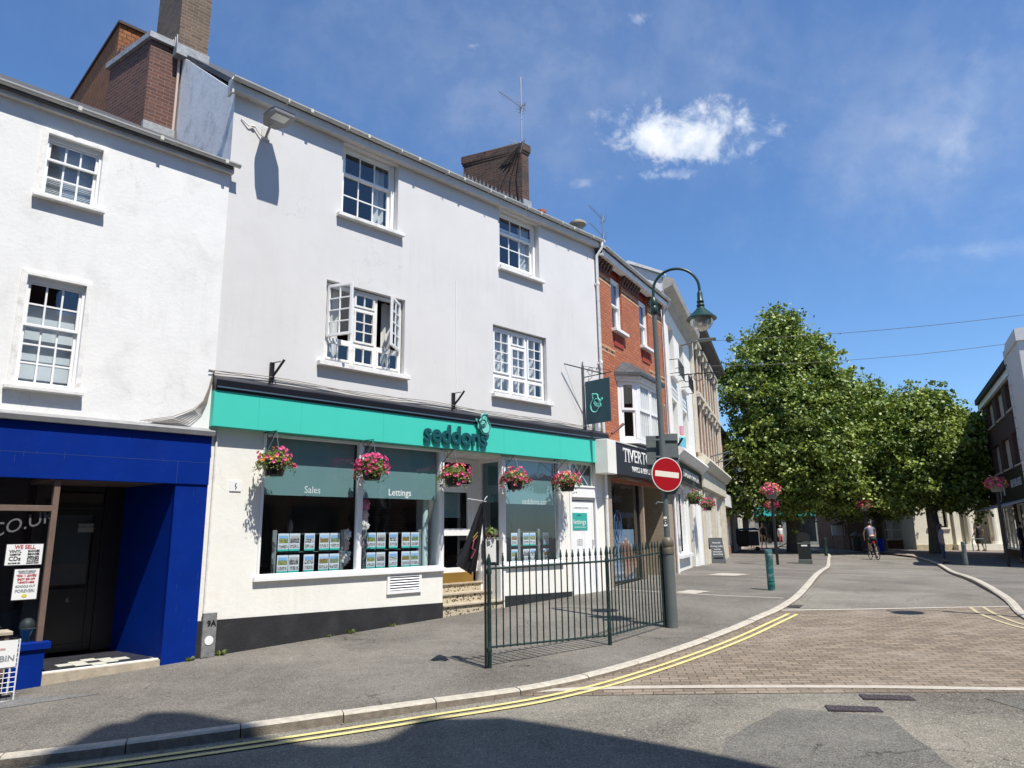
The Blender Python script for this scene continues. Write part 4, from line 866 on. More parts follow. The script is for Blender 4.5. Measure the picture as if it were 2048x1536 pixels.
MB().prism([(2.065 + .028 * math.cos(a), .972 + .02 * math.sin(a)) for a in [i * math.pi / 10 for i in range(20)]], -.0105, -.0095).build('yellow_badge', mat('yellow_print', (.6, .55, .05), .6), A_)
tt = text_mb('.CO.UK', .22, mat('window_paint_grey', (.11, .11, .12), .7), 'window_lettering', wo, (1.93, -.003, 1.80), .001, sx=1.0, shear=.25, rot=(math.pi / 2, rad(-18), 0))
# mannequin head with a cap, and the low things before the window
t = sthing('mannequin_head', 'shiny blue mannequin head wearing a dark cap in the shop window', 'mannequin head', 2.16, .12, .44)
MB().lathe([(.045, 0), (.04, .05), (.06, .09), (.075, .15), (.07, .20), (.04, .24), (.0, .25)], 16).build('head', mat('cyan_plastic', (.01, .25, .42), .2), t, smooth=True)
m_ = MB(); m_.lathe([(.082, .14), (.085, .18), (.07, .23), (.035, .262), (0, .268)], 16); m_.prism([(-.08, -.02), (-.07, -.12), (.0, -.15), (.07, -.12), (.08, -.02)], .145, .152, 'z'); m_.build('cap', mat('cap_cloth', (.03, .035, .035), .6, .5, 20), t, smooth=True)
rk = sthing('wire_rack', 'white wire display rack with a bargain bin sign on the pavement', 'display rack', 1.62, -.62, gz(-6.4, 7.7) + .0); WIRE = mat('white_wire', (.7, .7, .7), .4)
m_ = MB()
for i in range(12): m_.tube([(-.3 + i * .058, 0, .12), (-.3 + i * .058, 0, .62)], .004, 4)
for j in range(11): m_.tube([(-.3, 0, .12 + j * .05), (.338, 0, .12 + j * .05)], .004, 4)
m_.tube([(-.3, 0, 0), (-.3, 0, .66)], .008, 6); m_.tube([(.338, 0, 0), (.338, 0, .66)], .008, 6); m_.tube([(-.3, 0, .03), (.338, 0, .03)], .006, 5); m_.tube([(-.3, .35, 0), (-.3, .35, .6), (-.3, 0, .66)], .006, 5); m_.tube([(.338, .35, 0), (.338, .35, .6), (.338, 0, .66)], .006, 5)
m_.build('wire_frame', WIRE, rk); MB().box(-.28, .32, -.012, -.006, .38, .66).build('sign_card', LETTER_W, rk); text_mb('BARGAIN BIN', .085, GRY, 'lettering', rk, (.03, -.014, .47), .001, sx=1.05, bold=.002); text_mb('HATS BADGES POSTERS', .03, RED, 'lettering', rk, (.05, -.014, .57), .001)
tb = sthing('side_table', 'small brown table with a pale top at the blue shopfront', 'table', 1.55, -.28, gz(-6.5, 8.0)); MB().box(-.25, .37, -.15, .15, .68, .72).build('table_top', STONE, tb, .005)
m_ = MB(); [m_.box(x, x + .04, y, y + .04, 0, .68) for x in (-.22, .3) for y in (-.13, .09)]; m_.box(-.2, .33, -.12, .12, .58, .66); m_.build('table_legs', BROWNW, tb)

# tile-hung gable standing behind the white house
t = thing('tile_hung_gable', 'tall orange tile hung gable behind the brick chimneys', 'building', OS, RZS)
MB().box(3.4, 4.7, 4.45, 11.0, 7.5, 12.08).build('wall', BRICK_O, t)
mb = MB(); mb.box(3.36, 4.75, 4.40, 11.05, 12.08, 12.14); mb.build('coping', mat('dark_ridge', (.06, .04, .035), .8), t)
MB().prism([(3.4, 11.4), (4.0, 12.05), (4.7, 11.5), (4.7, 11.0), (3.4, 11.0)], 4.2, 4.44).build('lower_wall', BRICK_D, t)
# ================= things on the agency front =================
def card_mat(name, sky_c, land, land2):
    m = bpy.data.materials.new(name); m.use_nodes = True; nt = m.node_tree; b = nt.nodes['Principled BSDF']; b.inputs['Roughness'].default_value = .5
    t = N(nt, 'ShaderNodeTexCoord'); O = t.outputs['Object']
    oi = N(nt, 'ShaderNodeObjectInfo'); sx = N(nt, 'ShaderNodeSeparateXYZ'); LK(nt, O, sx.inputs[0]); cmb = N(nt, 'ShaderNodeCombineXYZ'); LK(nt, math_(nt, 'MULTIPLY', oi.outputs['Random'], 37.0), cmb.inputs[1]); O = vmath(nt, 'ADD', O, cmb.outputs[0])
    nz = noise_(nt, O, 28, 5, .7); f = mapr(nt, math_(nt, 'ADD', sx.outputs['Z'], math_(nt, 'MULTIPLY', math_(nt, 'SUBTRACT', nz, .5), .09)), .185, .20)
    mm = N(nt, 'ShaderNodeMix', data_type='RGBA'); LK(nt, f, mm.inputs['Factor']); mm.inputs['B'].default_value = (*sky_c, 1)
    m2 = N(nt, 'ShaderNodeMix', data_type='RGBA'); LK(nt, mapr(nt, noise_(nt, O, 45, 3, .6), .45, .55), m2.inputs['Factor']); m2.inputs['A'].default_value = (*land, 1); m2.inputs['B'].default_value = (*land2, 1)
    LK(nt, m2.outputs['Result'], mm.inputs['A']); LK(nt, mm.outputs['Result'], b.inputs['Base Color']); MATS[name] = m; return m
CARDS = [card_mat('card_photo_fields', (.25, .5, .8), (.12, .2, .03), (.4, .35, .15)), card_mat('card_photo_lawn', (.3, .5, .75), (.1, .22, .04), (.3, .3, .25)), card_mat('card_photo_brick', (.4, .6, .85), (.35, .12, .06), (.15, .25, .06)), card_mat('card_photo_white', (.25, .45, .75), (.6, .6, .58), (.1, .1, .1)), card_mat('card_photo_dark', (.5, .5, .5), (.08, .07, .06), (.3, .3, .3))]
CARDN = ['fields under a blue sky', 'a green lawn', 'a red brick house', 'a white house', 'a dark street']
FOOT = mat('card_footer_teal', (.05, .5, .42), .5); SMALLP = card_mat('card_small_photos', (.5, .5, .5), (.2, .2, .2), (.6, .6, .6))
def card(x, z, pm, label, y=.26, h=.27, w=.18):
    mb = MB(); mb.box(-w / 2, w / 2, -.002, .002, 0, h)
    mb.cur = 1; mb.box(-w / 2 + .012, w / 2 - .012, -.0032, -.0022, h * .45, h * .88)
    mb.cur = 2; mb.box(-w / 2 + .012, w / 2 - .012, -.0032, -.0022, h * .16, h * .36)
    mb.cur = 3; mb.box(-w / 2, w / 2, -.0034, -.0022, 0, h * .11)
    o = mb.build('property_card', [mat('card_paper', (.72, .76, .82), .5), pm, SMALLP, FOOT]); o.location = S2W(x, y, z); o.rotation_euler.z = RZS
    tag(o, label, 'property card', 'property cards in the agency windows'); return o
rows = ['upper', 'lower']
posn = {5.47: 'first', 5.66: 'second', 5.92: 'middle', 6.185: 'fourth', 6.38: 'fifth', 7.09: 'first', 7.29: 'second', 7.55: 'middle', 7.82: 'fourth', 8.02: 'fifth'}
pi = 0
for x, nm_ in posn.items():
    for k, z in enumerate((1.40, 1.07)):
        pm = (pi * 7 + k * 3) % 5; pi += 1
        card(x, z, CARDS[pm], f"{nm_} card of the {rows[k]} row in the {'Sales' if x < 6.6 else 'Lettings'} window")
for x, nm_ in ((10.565, 'leftmost'), (10.91, 'second'), (11.11, 'third'), (11.52, 'rightmost')):
    for k, z in enumerate((1.38, 1.05)):
        pi += 2; card(x, z, CARDS[(pi + k) % 5], f"{nm_} card of the {rows[k]} row in the window right of the entrance", h=.26)
RAILM = mat('grey_display_rail', (.22, .25, .25), .4)
for (a, b, lab, ml) in ((5.34, 6.54, 'grey display stand holding property cards in the Sales window', (5.78, 6.06)), (6.98, 8.16, 'grey display stand holding property cards in the Lettings window', (7.42, 7.68)), (10.74, 11.35, 'grey display stand in the shop window right of the entrance', (11.33,))):
    t = sthing('display_stand', lab, 'display stand', a, .3, .8)
    for x in (0, b - a): MB().box(x - .035, x + .035, -.01, .02, 0, .92).build('upright', RAILM, t, .003)
    for z in (.58, .86, .25): MB().tube([(0, .0, z), (b - a, .0, z)], .004, 5).build('rail', RAILM, t)
def paperflower(x, y, z, r, m, label):
    o_ = MB(); rnd = random.Random(int(x * 100))
    for i in range(26):
        a = rnd.uniform(0, 6.28); t = (.3, .8, 1.25)[i % 3] + rnd.uniform(-.1, .1); d = Vector((math.cos(a) * math.sin(t), 0, math.sin(a) * math.sin(t))); s = Vector((-d.z, 0, d.x)).normalized() * r * .3; up_ = Vector((0, -r * .5 * math.cos(t), 0)); p = d * r
        o_.add([tuple(up_ * 1.0), tuple(p * .65 + s + up_ * .6), tuple(p + up_ * .9), tuple(p * .65 - s + up_ * .6)], [(0, 1, 2, 3)])
    o = o_.build('paper_flower', m); o.location = S2W(x, y, z); o.rotation_euler.z = RZS; tag(o, label, 'paper flower', 'paper flowers hung between the shop windows')
PF = mat('blush_paper', (.72, .50, .47), .8); PW = mat('ivory_paper', (.75, .72, .66), .8); PP = mat('rose_paper', (.65, .18, .32), .8)
for (x, z, r, m, l) in ((7.0, 2.14, .13, PP, 'deep rose paper flower at the top of the Lettings window edge'), (6.97, 1.98, .11, PF, 'blush paper flower just under the rose one'), (6.98, 1.80, .13, PW, 'ivory paper flower in the Lettings window above its cards'), (6.64, 1.64, .12, PW, 'ivory paper flower at the right end of the Sales window'), (6.62, 1.48, .11, PF, 'blush paper flower beside the Sales cards'), (6.60, 1.28, .16, PW, 'large ivory paper flower low beside the Sales cards'), (6.93, 1.50, .13, PF, 'blush paper flower left of the Lettings cards'), (8.2, 1.33, .08, PP, 'small rose paper flower right of the Lettings cards')): paperflower(x, .33, z, r, m, l)
t = sthing('round_emblem', 'dark teal round emblem hung behind the glass right of the entrance', 'emblem', 10.6, .55, 1.86)
MB().prism([(.27 * math.cos(i * .2618), .27 * math.sin(i * .2618)) for i in range(24)], -.01, .01).build('disc', mat('deep_green_disc', (.004, .05, .04), .4), t); bird(t, 0, -.02, 0, .34, mat('black_teal', (.002, .015, .018), .4), None, .03)
t = sthing('hanging_scarf_display', 'small pale ornament hanging in the dark Sales window', 'ornament', 5.75, .6, 1.6); MB().tube([(0, 0, .5), (0, 0, .28)], .004, 4).build('cord', GRY, t); MB().lathe([(0, .3), (.03, .27), (.05, .18), (.035, .1), (.02, 0), (0, -.02)], 10).build('ornament', mat('dull_white', (.3, .3, .3), .8), t, smooth=True)

# hanging baskets
def foliage(mb, c, rx, rz_, n, size, rnd, droop=.5, flat=1.0):
    for i in range(n):
        a = rnd.uniform(0, 6.283); u_ = rnd.random() ** .45; el = math.acos(rnd.uniform(-droop, 1))
        d = Vector((math.cos(a) * math.sin(el), math.sin(a) * math.sin(el) * flat, math.cos(el)))
        p = Vector(c) + Vector((d.x * rx * u_, d.y * rx * u_, d.z * rz_ * u_ - (.05 if u_ > .9 else 0)))
        nrm = (d + Vector((rnd.uniform(-.8, .8), rnd.uniform(-.8, .8), rnd.uniform(-.5, .9)))).normalized(); t1 = nrm.orthogonal().normalized(); t1.rotate(Matrix.Rotation(rnd.uniform(0, 6.28), 3, nrm)); t2 = nrm.cross(t1); s = size * rnd.uniform(.6, 1.3)
        mb.add([tuple(p - t1 * s), tuple(p + t2 * s * .55), tuple(p + t1 * s), tuple(p - t2 * s * .55)], [(0, 1, 2, 3)])
def blooms(mb, c, rx, rz_, n, size, rnd, zones=None, flat=1.0):
    for i in range(n):
        a = rnd.uniform(0, 6.283) if not zones else rnd.choice(zones) + rnd.gauss(0, .35)
        el = math.acos(rnd.uniform(-.45, .98)); d = Vector((math.cos(a) * math.sin(el), math.sin(a) * math.sin(el) * flat, math.cos(el)))
        p = Vector(c) + Vector((d.x * rx, d.y * rx, d.z * rz_)) * rnd.uniform(.92, 1.14)
        nrm = (d + Vector((0, -.4, .1)) + Vector((rnd.uniform(-.3, .3),) * 3)).normalized(); t1 = nrm.orthogonal().normalized(); t2 = nrm.cross(t1); s = size * rnd.uniform(.75, 1.2)
        rim = [tuple(p + (t1 * math.cos(k * 1.2566 + i) + t2 * math.sin(k * 1.2566 + i)) * s + nrm * s * .35) for k in range(5)]
        mb.add([tuple(p)] + rim, [(0, 1 + k, 1 + (k + 1) % 5) for k in range(5)])
POT = mat('black_plastic_pot', (.010, .010, .011), .25)
def basket(label, x, d, z, seed, ori, fr=.24, nf=70, col=(FLOW, FLOW_O), world=None, rot=None, group='flower baskets along the agency front', lean=0.0):
    rnd = random.Random(seed)
    t = sthing('hanging_basket', label, 'flower basket', x, -d, z, group) if world is None else thing('hanging_basket', label, 'flower basket', world, rot, group)
    m = MB(); m.lathe([(.0, -.115), (.12, -.115), (.135, -.105), (.178, .085), (.188, .09), (.188, .115), (.165, .115), (.15, .02), (0, .02)], 18); m.build('planter', POT, t, smooth=True)
    m = MB(); m.tube([(0, d - .004, .60), (0, d - .004, .24)], .009, 6); m.tube([(0, d - .004, .58), (0, -.02, .56), (0, -.03, .54)], .007, 6); m.tube([(0, d - .004, .30), (0, d * .55, .42), (0, .02, .555)], .006, 6)
    m.tube([(0, d * .6 + .06 * math.cos(k * .5), .50 + .045 * math.sin(k * .5)) for k in range(14)], .004, 5); m.build('bracket', BLACK, t)
    m = MB()
    for k in range(3):
        a = k * 2.094 + .5; m.tube([(0, -.02, .54), (.17 * math.cos(a), .17 * math.sin(a), .11)], .004, 4)
    m.build('chain', mat('steel_chain', (.35, .35, .36), .35, metal=.8), t)
    m = MB(); foliage(m, (0, 0, .12), fr * 1.08, .18, 620, .026, rnd); foliage(m, (.10 * lean, -.02, .05), fr * 1.02, .18, 200, .022, rnd, .9)
    tips = []
    for k in range(9 + int(4 * lean)):
        a = rnd.uniform(0, 6.28); r0 = .17; ln = rnd.uniform(.10, .34); p = Vector((r0 * math.cos(a), r0 * math.sin(a), .10)); pts = [p]
        for q in range(5): p = p + Vector((math.cos(a) * .035 * (1 - q * .15) + rnd.uniform(-.012, .012), math.sin(a) * .03 * (1 - q * .15), .01 - ln * .055 * (q + 1))); pts.append(p)
        m.tube(pts, .0025, 3)
        for p_ in pts[1:]: foliage(m, tuple(p_), .03, .03, 5, .02, rnd, 1)
        if rnd.random() < min(.9, nf / 70): tips.append(pts[-1]); tips.append(pts[3])
    m.build('foliage', LEAF2, t)
    m = MB(); blooms(m, (.05 * lean, -.01, .13), fr, .18, int(nf * .85), .034, rnd)
    for p_ in tips: blooms(m, tuple(p_), .03, .03, 2, .03, rnd)
    m.build('flowers', col[0], t)
    if col[1]:
        m = MB(); blooms(m, (0, 0, .14), fr * .8, .18, ori, .030, rnd); m.build('orange_flowers', col[1], t)
    return t
basket('leftmost hanging basket, mostly yellow green leaves with few flowers', 4.94, .36, 2.61, 1, 26, .25, 22)
basket('hanging basket densely covered in pink flowers between the Sales and Lettings windows', 6.65, .36, 2.62, 2, 6, .26, 120, (FLOW, FLOW_R))
basket('hanging basket of pink flowers left of the shop entrance', 8.40, .36, 2.59, 3, 8, .26, 48, lean=1.2)
basket('hanging basket of pink flowers trailing both ways right of the shop entrance', 9.98, .36, 2.58, 4, 14, .28, 60, lean=1.0)
basket('rightmost basket on the turquoise front, orange and pink above the side door', 11.56, .36, 2.60, 5, 40, .30, 62)
# floodlight
t = sthing('floodlight', 'large grey floodlight on an arm high on the pale grey wall', 'floodlight', 4.64, 0, 8.02)
MB().box(-.07, .07, -.02, -.002, -.05, .2).build('wall_plate', GUTTER, t, .003); MB().tube([(0, -.02, .02), (0, -.13, .13), (-.0, -.22, .17)], .022, 10).build('arm', mat('light_grey_metal', (.35, .35, .36), .45), t)
m = MB(); m.prism([(-.17, -.66), (.17, -.66), (.20, -.56), (.20, -.34), (.10, -.14), (-.10, -.14), (-.20, -.34), (-.20, -.56)], .15, .21, 'z'); h_ = m.build('lamp_body', mat('mid_grey_metal', (.20, .20, .21), .4), t, .008)
MB().box(-.12, .12, -.60, -.40, .142, .151).build('lens', mat('pale_lens', (.62, .64, .62), .25), h_, .003)
m = MB(); m.tube([(-.42, -.012, .18), (-.3, -.03, .10), (-.2, -.03, .13), (-.1, -.03, .02), (0, -.05, -.02), (.03, -.03, .04)], .009, 5); m.ball((-.22, -.03, .12), (.04, .02, .02)); m.build('cable', PAINT_OLD, t)
for x, lab in ((4.98, 'left black spotlight bracket standing on the black canopy'), (8.68, 'right black spotlight bracket standing on the black canopy')):
    t = sthing('spotlight_bracket', lab, 'bracket', x, -.04, 3.95, 'spotlight brackets on the canopy')
    MB().box(-.035, .035, .0, .035, .02, .34).build('upright', BLACK, t, .003); MB().tube([(0, .0, .10), (.03, -.10, .20), (.09, -.20, .36)], .02, 8).build('spotlight_arm', BLACK, t)
    MB().tube([(0, .0, .33), (.06, -.14, .34)], .008, 6).build('stay', BLACK, t); MB().tube([(0, .015, .02), (0, .015, -.03)], .012, 6).build('foot', mat('steel', (.6, .6, .6), .3), t)
# projecting bird sign, board square to the wall
t = sthing('hanging_sign', 'dark teal hanging sign with a turquoise bird outline on a scrolled bracket', 'hanging sign', 12.62, 0, 3.95)
SB = mat('sign_dark_teal', (.008, .062, .085), .45)
MB().box(-.03, -.0, -.80, -.10, .10, 1.10).build('board', SB, t, .004)
bb_ = bird(t, -.038, -.43, .58, .34, LTEAL, None, .022, along='y')
m = MB(); m.tube([(0, -.03, .0), (0, -.03, 1.5)], .028, 10); m.build('pole', GREYP, t, smooth=True)
m = MB(); m.tube([(-.75, -.10, 1.42), (.02, -.55, 1.24), (.1, -.62, 1.22)], .014, 6); m.tube([(0, -.03, 1.22), (0, -.85, 1.22)], .012, 6); m.tube([(0, -.03, 1.5), (0, -.80, 1.26)], .006, 5); m.tube([(0, -.03, 1.0), (0, -.3, 1.2)], .006, 5)
for cy, r in ((-.25, .10), (-.5, .08)): m.tube([(0, cy + r * (1 - k * .025) * math.cos(k * .5), 1.33 + r * (1 - k * .025) * math.sin(k * .5)) for k in range(22)], .006, 5)
for yy in (-.2, -.7): m.tube([(-.015, yy, 1.22), (-.015, yy, 1.09)], .005, 4)
m.tube([(0, -.03, 1.5), (0, -.03, 1.6)], .012, 6); m.build('bracket', BLACK, t); MB().tube([(-.75, -.10, 1.42), (-.02, -.05, .15)], .003, 4).build('stay_wire', BLACK, t)
MB().box(.30, .42, -.10, -.002, -.02, .30).build('junction_box', mat('grey_box', (.25, .27, .28), .5), t, .006)
# tv aerials
def aerial(name, label, x, y, z, h, dirs, rot=0.0, loc=None, rz__=RZS):
    t = sthing(name, label, 'tv aerial', x, y, z) if loc is None else thing(name, label, 'tv aerial', loc, rz__)
    AL = mat('aerial_aluminium', (.32, .32, .34), .4, metal=.6)
    MB().tube([(0, 0, 0), (0, 0, h)], .017, 6).build('mast', AL, t)
    for (zz, an, ln, tilt) in dirs:
        m = MB(); d = Vector((math.cos(an), math.sin(an), tilt)).normalized(); p = Vector((0, 0, zz)); q = p + d * ln; m.tube([p - d * .18, q], .010, 5); s = d.cross(Vector((0, 0, 1))).normalized()
        n = int(ln / .075)
        for k in range(n): c_ = p + d * (.06 + k * .075); m.tube([c_ - s * .07, c_ + s * .07], .004, 4)
        u3 = s.cross(d); [m.tube([p - d * .05 + u3 * e - s * .14, p - d * .05 + u3 * e + s * .14], .005, 4) for e in (-.14, -.07, 0, .07, .14)]
        m.tube([p - d * .05 - u3 * .15, p - d * .05 + u3 * .15], .006, 4); m.build('antenna', AL, t)
    return t
aerial('tv_aerial', 'tall television aerial mast strapped to the dark brick chimney', 13.02, 2.2, 11.4, 3.0, [(2.05, rad(170), .8, .28), (.9, rad(150), .35, .2), (2.05, rad(250), .25, -.2)])

# ================= red brick house with oriel (nails shop) =================
T0 = Vector((2.1213, 16.6877, 0)); RZT = rad(90 - 30.5)
UT = Vector((math.sin(rad(30.5)), math.cos(rad(30.5)), 0))
T_ = thing('red_brick_house', 'orange red brick house with a white oriel bay above a dark shop sign', 'building', T0, RZT)
m = MB(); W_T = 4.85
wt = [(.93, 1.64, 6.75, 8.16), (2.95, 3.66, 6.75, 8.12)]
m.wall(.0, W_T, 2.8, 8.5, [(.93, 1.64, 6.70, 8.5, .10), (2.95, 3.66, 6.70, 8.5, .10), (1.1, 3.45, 3.9, 5.5, .3)], .1)
m.box(0.0, .15, .02, 7, -.4, 8.5); m.box(W_T - .15, W_T, .02, 7, -.4, 8.5); m.box(.15, W_T - .15, 6.8, 7, -.4, 8.5); m.build('wall', BRICK_R, T_)
m = MB()
for (a, b) in ((.93, 1.64), (2.95, 3.66)): m.box(a, b, .085, .12, 8.14, 8.5); m.box(a + .05, b - .05, -.02, .0, 6.30, 6.62)
split_loose(m.build('rubbed_brick_panel', BRICK_RD, T_))
m = MB(); m.box(.2, W_T - .2, .12, 6.5, 5.9, 6.1); m.box(.2, W_T - .2, 3.2, 3.3, 3.0, 8.3); m.build('interior_floors', DARK, T_)
for z in (7.84, 6.0):
    m = MB(); segs = ((0.0, .92), (1.65, 2.94), (3.67, W_T)) if z > 7 else ((0.0, 1.02), (3.55, W_T))
    for (a, b) in segs:
        m.cur = 0; m.box(a, b, -.006, -.0005, z, z + .045); m.box(a, b, -.006, -.0005, z + .12, z + .165)
        m.cur = 1
        x = a + .1
        while x + .11 < b: m.box(x, x + .11, -.005, -.0006, z + .05, z + .115); x += .34
    m.build('brick_band', [BRICK_BUFF, BRICK_BLK], T_)
m = MB()
for (a, b) in ((.02, .90), (1.66, 2.92), (3.68, W_T - .02)):
    m.box(a, b, -.03, -.001, 8.10, 8.16); x = a
    while x + .10 < b: m.prism([(-.03, 8.16), (-.05, 8.22), (-.10, 8.27), (-.13, 8.36), (-.001, 8.36), (-.001, 8.16)], x, x + .10, 'x'); x += .18
m.build('corbel_table', BRICK_D, T_)
m = MB(); m.box(-.02, W_T + .02, -.20, -.001, 8.37, 8.42); m.box(-.02, W_T + .02, -.225, -.20, 8.35, 8.56); m.build('eaves_board', PAINT_OLD, T_, .003)
m = MB(); sec = [(-.28 + .055 * math.cos(a), 8.58 + .055 * math.sin(a)) for a in [math.pi + math.pi * i / 8 for i in range(9)]]; m.prism(sec, -.04, W_T + .08, 'x'); m.tube([(W_T + .04, -.28, 8.53), (W_T + .04, -.2, 8.35), (W_T + .06, -.05, 8.1), (W_T + .06, -.05, .5)], .035, 8)
m.build('gutter', GUTTER, T_)
m = MB(); m.prism([(-.24, 8.60), (3.5, 10.6), (7.2, 8.60), (7.2, 8.5), (-.24, 8.5)], -.02, W_T + .02, 'x'); m.build('roof', SLATE, T_)
for (a, b, c, d) in wt:
    w = sash(T_, a, b, c, d, .06, (c + d) / 2, 1, 1, 1, fw=.05); sill(w, a - .06, b + .1, c - .01, .08, .14, PAINT); curtain(w, a + .35, b - .09, c + .05, d - .05, .3)
# oriel
foot = [(1.08, 0), (1.44, -.40), (3.12, -.40), (3.5, 0)]
orl = MB(); orl.prism(foot, 3.81, 3.92, 'z'); orl.prism(foot, 5.36, 5.52, 'z')
oo = orl.build('oriel_bay', PAINT, T_, .004)
def oriel_face(p, q, mull):
    L = (Vector(q) - Vector(p)).length; ang = math.atan2(q[1] - p[1], q[0] - p[0]); m = MB()
    m.box(0, .09, 0, .08, 3.92, 5.36); m.box(L - .09, L, 0, .08, 3.92, 5.36)
    ed = [.09] + [x for k in mull for x in (k - .05, k + .05)] + [L - .09]
    for k in mull: m.box(k - .05, k + .05, 0, .08, 3.92, 5.36)
    for i in range(0, len(ed), 2): m.grid(ed[i], ed[i + 1], 3.92, 4.66, .02, .06, .06, 1, 1); m.grid(ed[i], ed[i + 1], 4.64, 5.36, -.01, .03, .06, 1, 1)
    o = m.build('window', PAINT, oo, .002); o.location = (p[0], p[1], 0); o.rotation_euler.z = ang
    gl = MB(); [gl.quad((ed[i], .03, 3.95), (ed[i + 1], .03, 3.95), (ed[i + 1], .03, 5.33), (ed[i], .03, 5.33)) for i in range(0, len(ed), 2)]
    g2 = gl.build('pane', GLASS, oo); g2.location = o.location; g2.rotation_euler.z = ang
oriel_face(foot[0], foot[1], []); oriel_face(foot[1], foot[2], [.87]); oriel_face(foot[2], foot[3], [])
curtain(oo, 1.5, 3.0, 3.95, 5.3, -.36)
m = MB(); r1 = [(.90, 0), (1.34, -.56), (3.2, -.56), (3.68, 0)]; r2 = [(1.5, 0), (1.75, -.12), (2.8, -.12), (3.05, 0)]
vs = [(x, y, 5.52) for x, y in r1] + [(x, y, 5.60) for x, y in r1] + [(x, y, 5.97) for x, y in r2]
m.add(vs, [(0, 1, 5, 4), (1, 2, 6, 5), (2, 3, 7, 6), (4, 5, 9, 8), (5, 6, 10, 9), (6, 7, 11, 10), (8, 9, 10, 11), (3, 2, 1, 0), (4, 8, 11, 7)]); m.build('oriel_roof', SLATE, oo)
m = MB(); m.prism([(.95, 0), (1.37, -.50), (3.16, -.50), (3.62, 0)], 5.46, 5.54, 'z'); m.prism([(1.0, 0), (1.40, -.46), (3.14, -.46), (3.58, 0)], 5.38, 5.46, 'z')
m.build('oriel_cornice', PAINT_OLD, oo)
# shopfront
f_ = MB(); f_.box(.0, W_T - .05, -.30, -.002, 2.96, 3.70); fs = f_.build('shop_sign', mat('charcoal_sign', (.022, .024, .032), .45), T_, .004)
MB().box(-.02, W_T - .02, -.32, 0, 3.702, 3.73).build('sign_capping', GUTTER, fs)
text_mb('TIVERTON', .44, LETTER_W, 'lettering', fs, (1.64, -.305, 3.44), .01, sx=1.10, bold=.002); text_mb('NAILS & BEAUTY', .19, LETTER_W, 'lettering', fs, (1.78, -.305, 3.13), .01, sx=1.0, spacing=1.05)
# serifs for the big word
xs_ = [.67, .98, 1.17, 1.5, 1.85]
m = MB()
for x in (.49, .735): m.box(x, x + .02, -.3095, -.3005, 3.53, 3.59)
for x in (.622, .868): m.box(x - .06, x + .06, -.3095, -.3005, 3.283, 3.30)
m.build('letter_serifs', LETTER_W, fs)
m = MB(); m.box(-.50, -.002, -.33, -.0, 2.94, 3.72); m.build('sign_end_box', CREAM_S, T_, .01)
m = MB(); m.box(.14, .36, -.02, .35, -.4, 2.95); m.box(2.62, 4.25, .75, .85, -.4, 2.96); m.prism([(2.60, .05), (2.70, .05), (2.72, .75), (2.60, .75)], -.4, 2.96, 'z'); m.box(4.25, 4.80, -.02, .85, -.4, 2.96); split_loose(m.build('mosaic_pillar', MOSAIC, T_))
m = MB(); m.box(.36, 4.25, -.0, .9, 2.90, 2.96); m.build('recess_ceiling', PAINT_OLD, T_)
m = MB(); m.grid(.36, 2.60, .42, 2.88, .15, .22, .06, 1, 1); so = m.build('shop_window', BLACK, T_); pane(so, [(.4, 2.56, .46, 2.84, .18)])
m = MB(); m.box(.42, 2.5, .30, .32, .46, 1.70); m.build('nail_poster', mat('pale_blue_poster', (.28, .36, .46), .5), so); SK = mat('poster_skin_tone', (.55, .28, .20), .5, .15, 8)
m = MB()
for k in range(5): m.tube([(1.75 + k * .17, .285, .55 + .05 * k), (1.62 + k * .16, .285, 1.45 - .08 * abs(k - 1))], [.075, .055], 10)
m.tube([(.5, .285, .6), (.72, .285, 1.25)], [.16, .07], 10); m.build('poster_fingers', SK, so, smooth=True)
m = MB()
for k in range(5): m.ball((1.62 + k * .16, .24, 1.44 - .08 * abs(k - 1)), (.035, .02, .06), 8, 6)
m.build('poster_nails', mat('nail_varnish', (.62, .5, .5), .3), so)
m = MB(); m.tube([(1.1 + .24 * math.cos(a), .16, 1.75 + .40 * math.sin(a)) for a in [i * math.pi / 12 for i in range(25)]], .014, 5); m.tube([(.98, .16, 1.9), (.98, .16, 1.66), (1.02, .16, 1.56), (1.1, .16, 1.52), (1.18, .16, 1.56), (1.22, .16, 1.66), (1.22, .16, 1.9)], .018, 5); m.tube([(1.1, .16, 2.0), (1.1, .16, 1.42)], .012, 5)
m.build('oval_emblem', mat('blue_emblem', (.05, .10, .20), .4), so)
text_mb('SKIN * NAILS * BEAUTY', .10, BLACK, 'lettering', so, (1.5, .295, .56), .002)
m = MB(); m.box(.3, 4.6, -.06, .95, -.4, .32); m.build('shop_step', CEMENT, T_)
m = MB(); m.tube([(4.7, -.05, 3.9), (3.85, -.28, 5.15)], .02, 8); m.build('awning_strut', GUTTER, T_)
m = MB(); m.tube([(.35, -.1, 3.95), (.62, -.30, 4.2)], .035, 8); m.tube([(.28, -.02, 3.8), (.36, -.1, 3.97)], .012, 6); m.build('spot_lamp', mat('rusty_lamp', (.14, .05, .04), .6), T_)
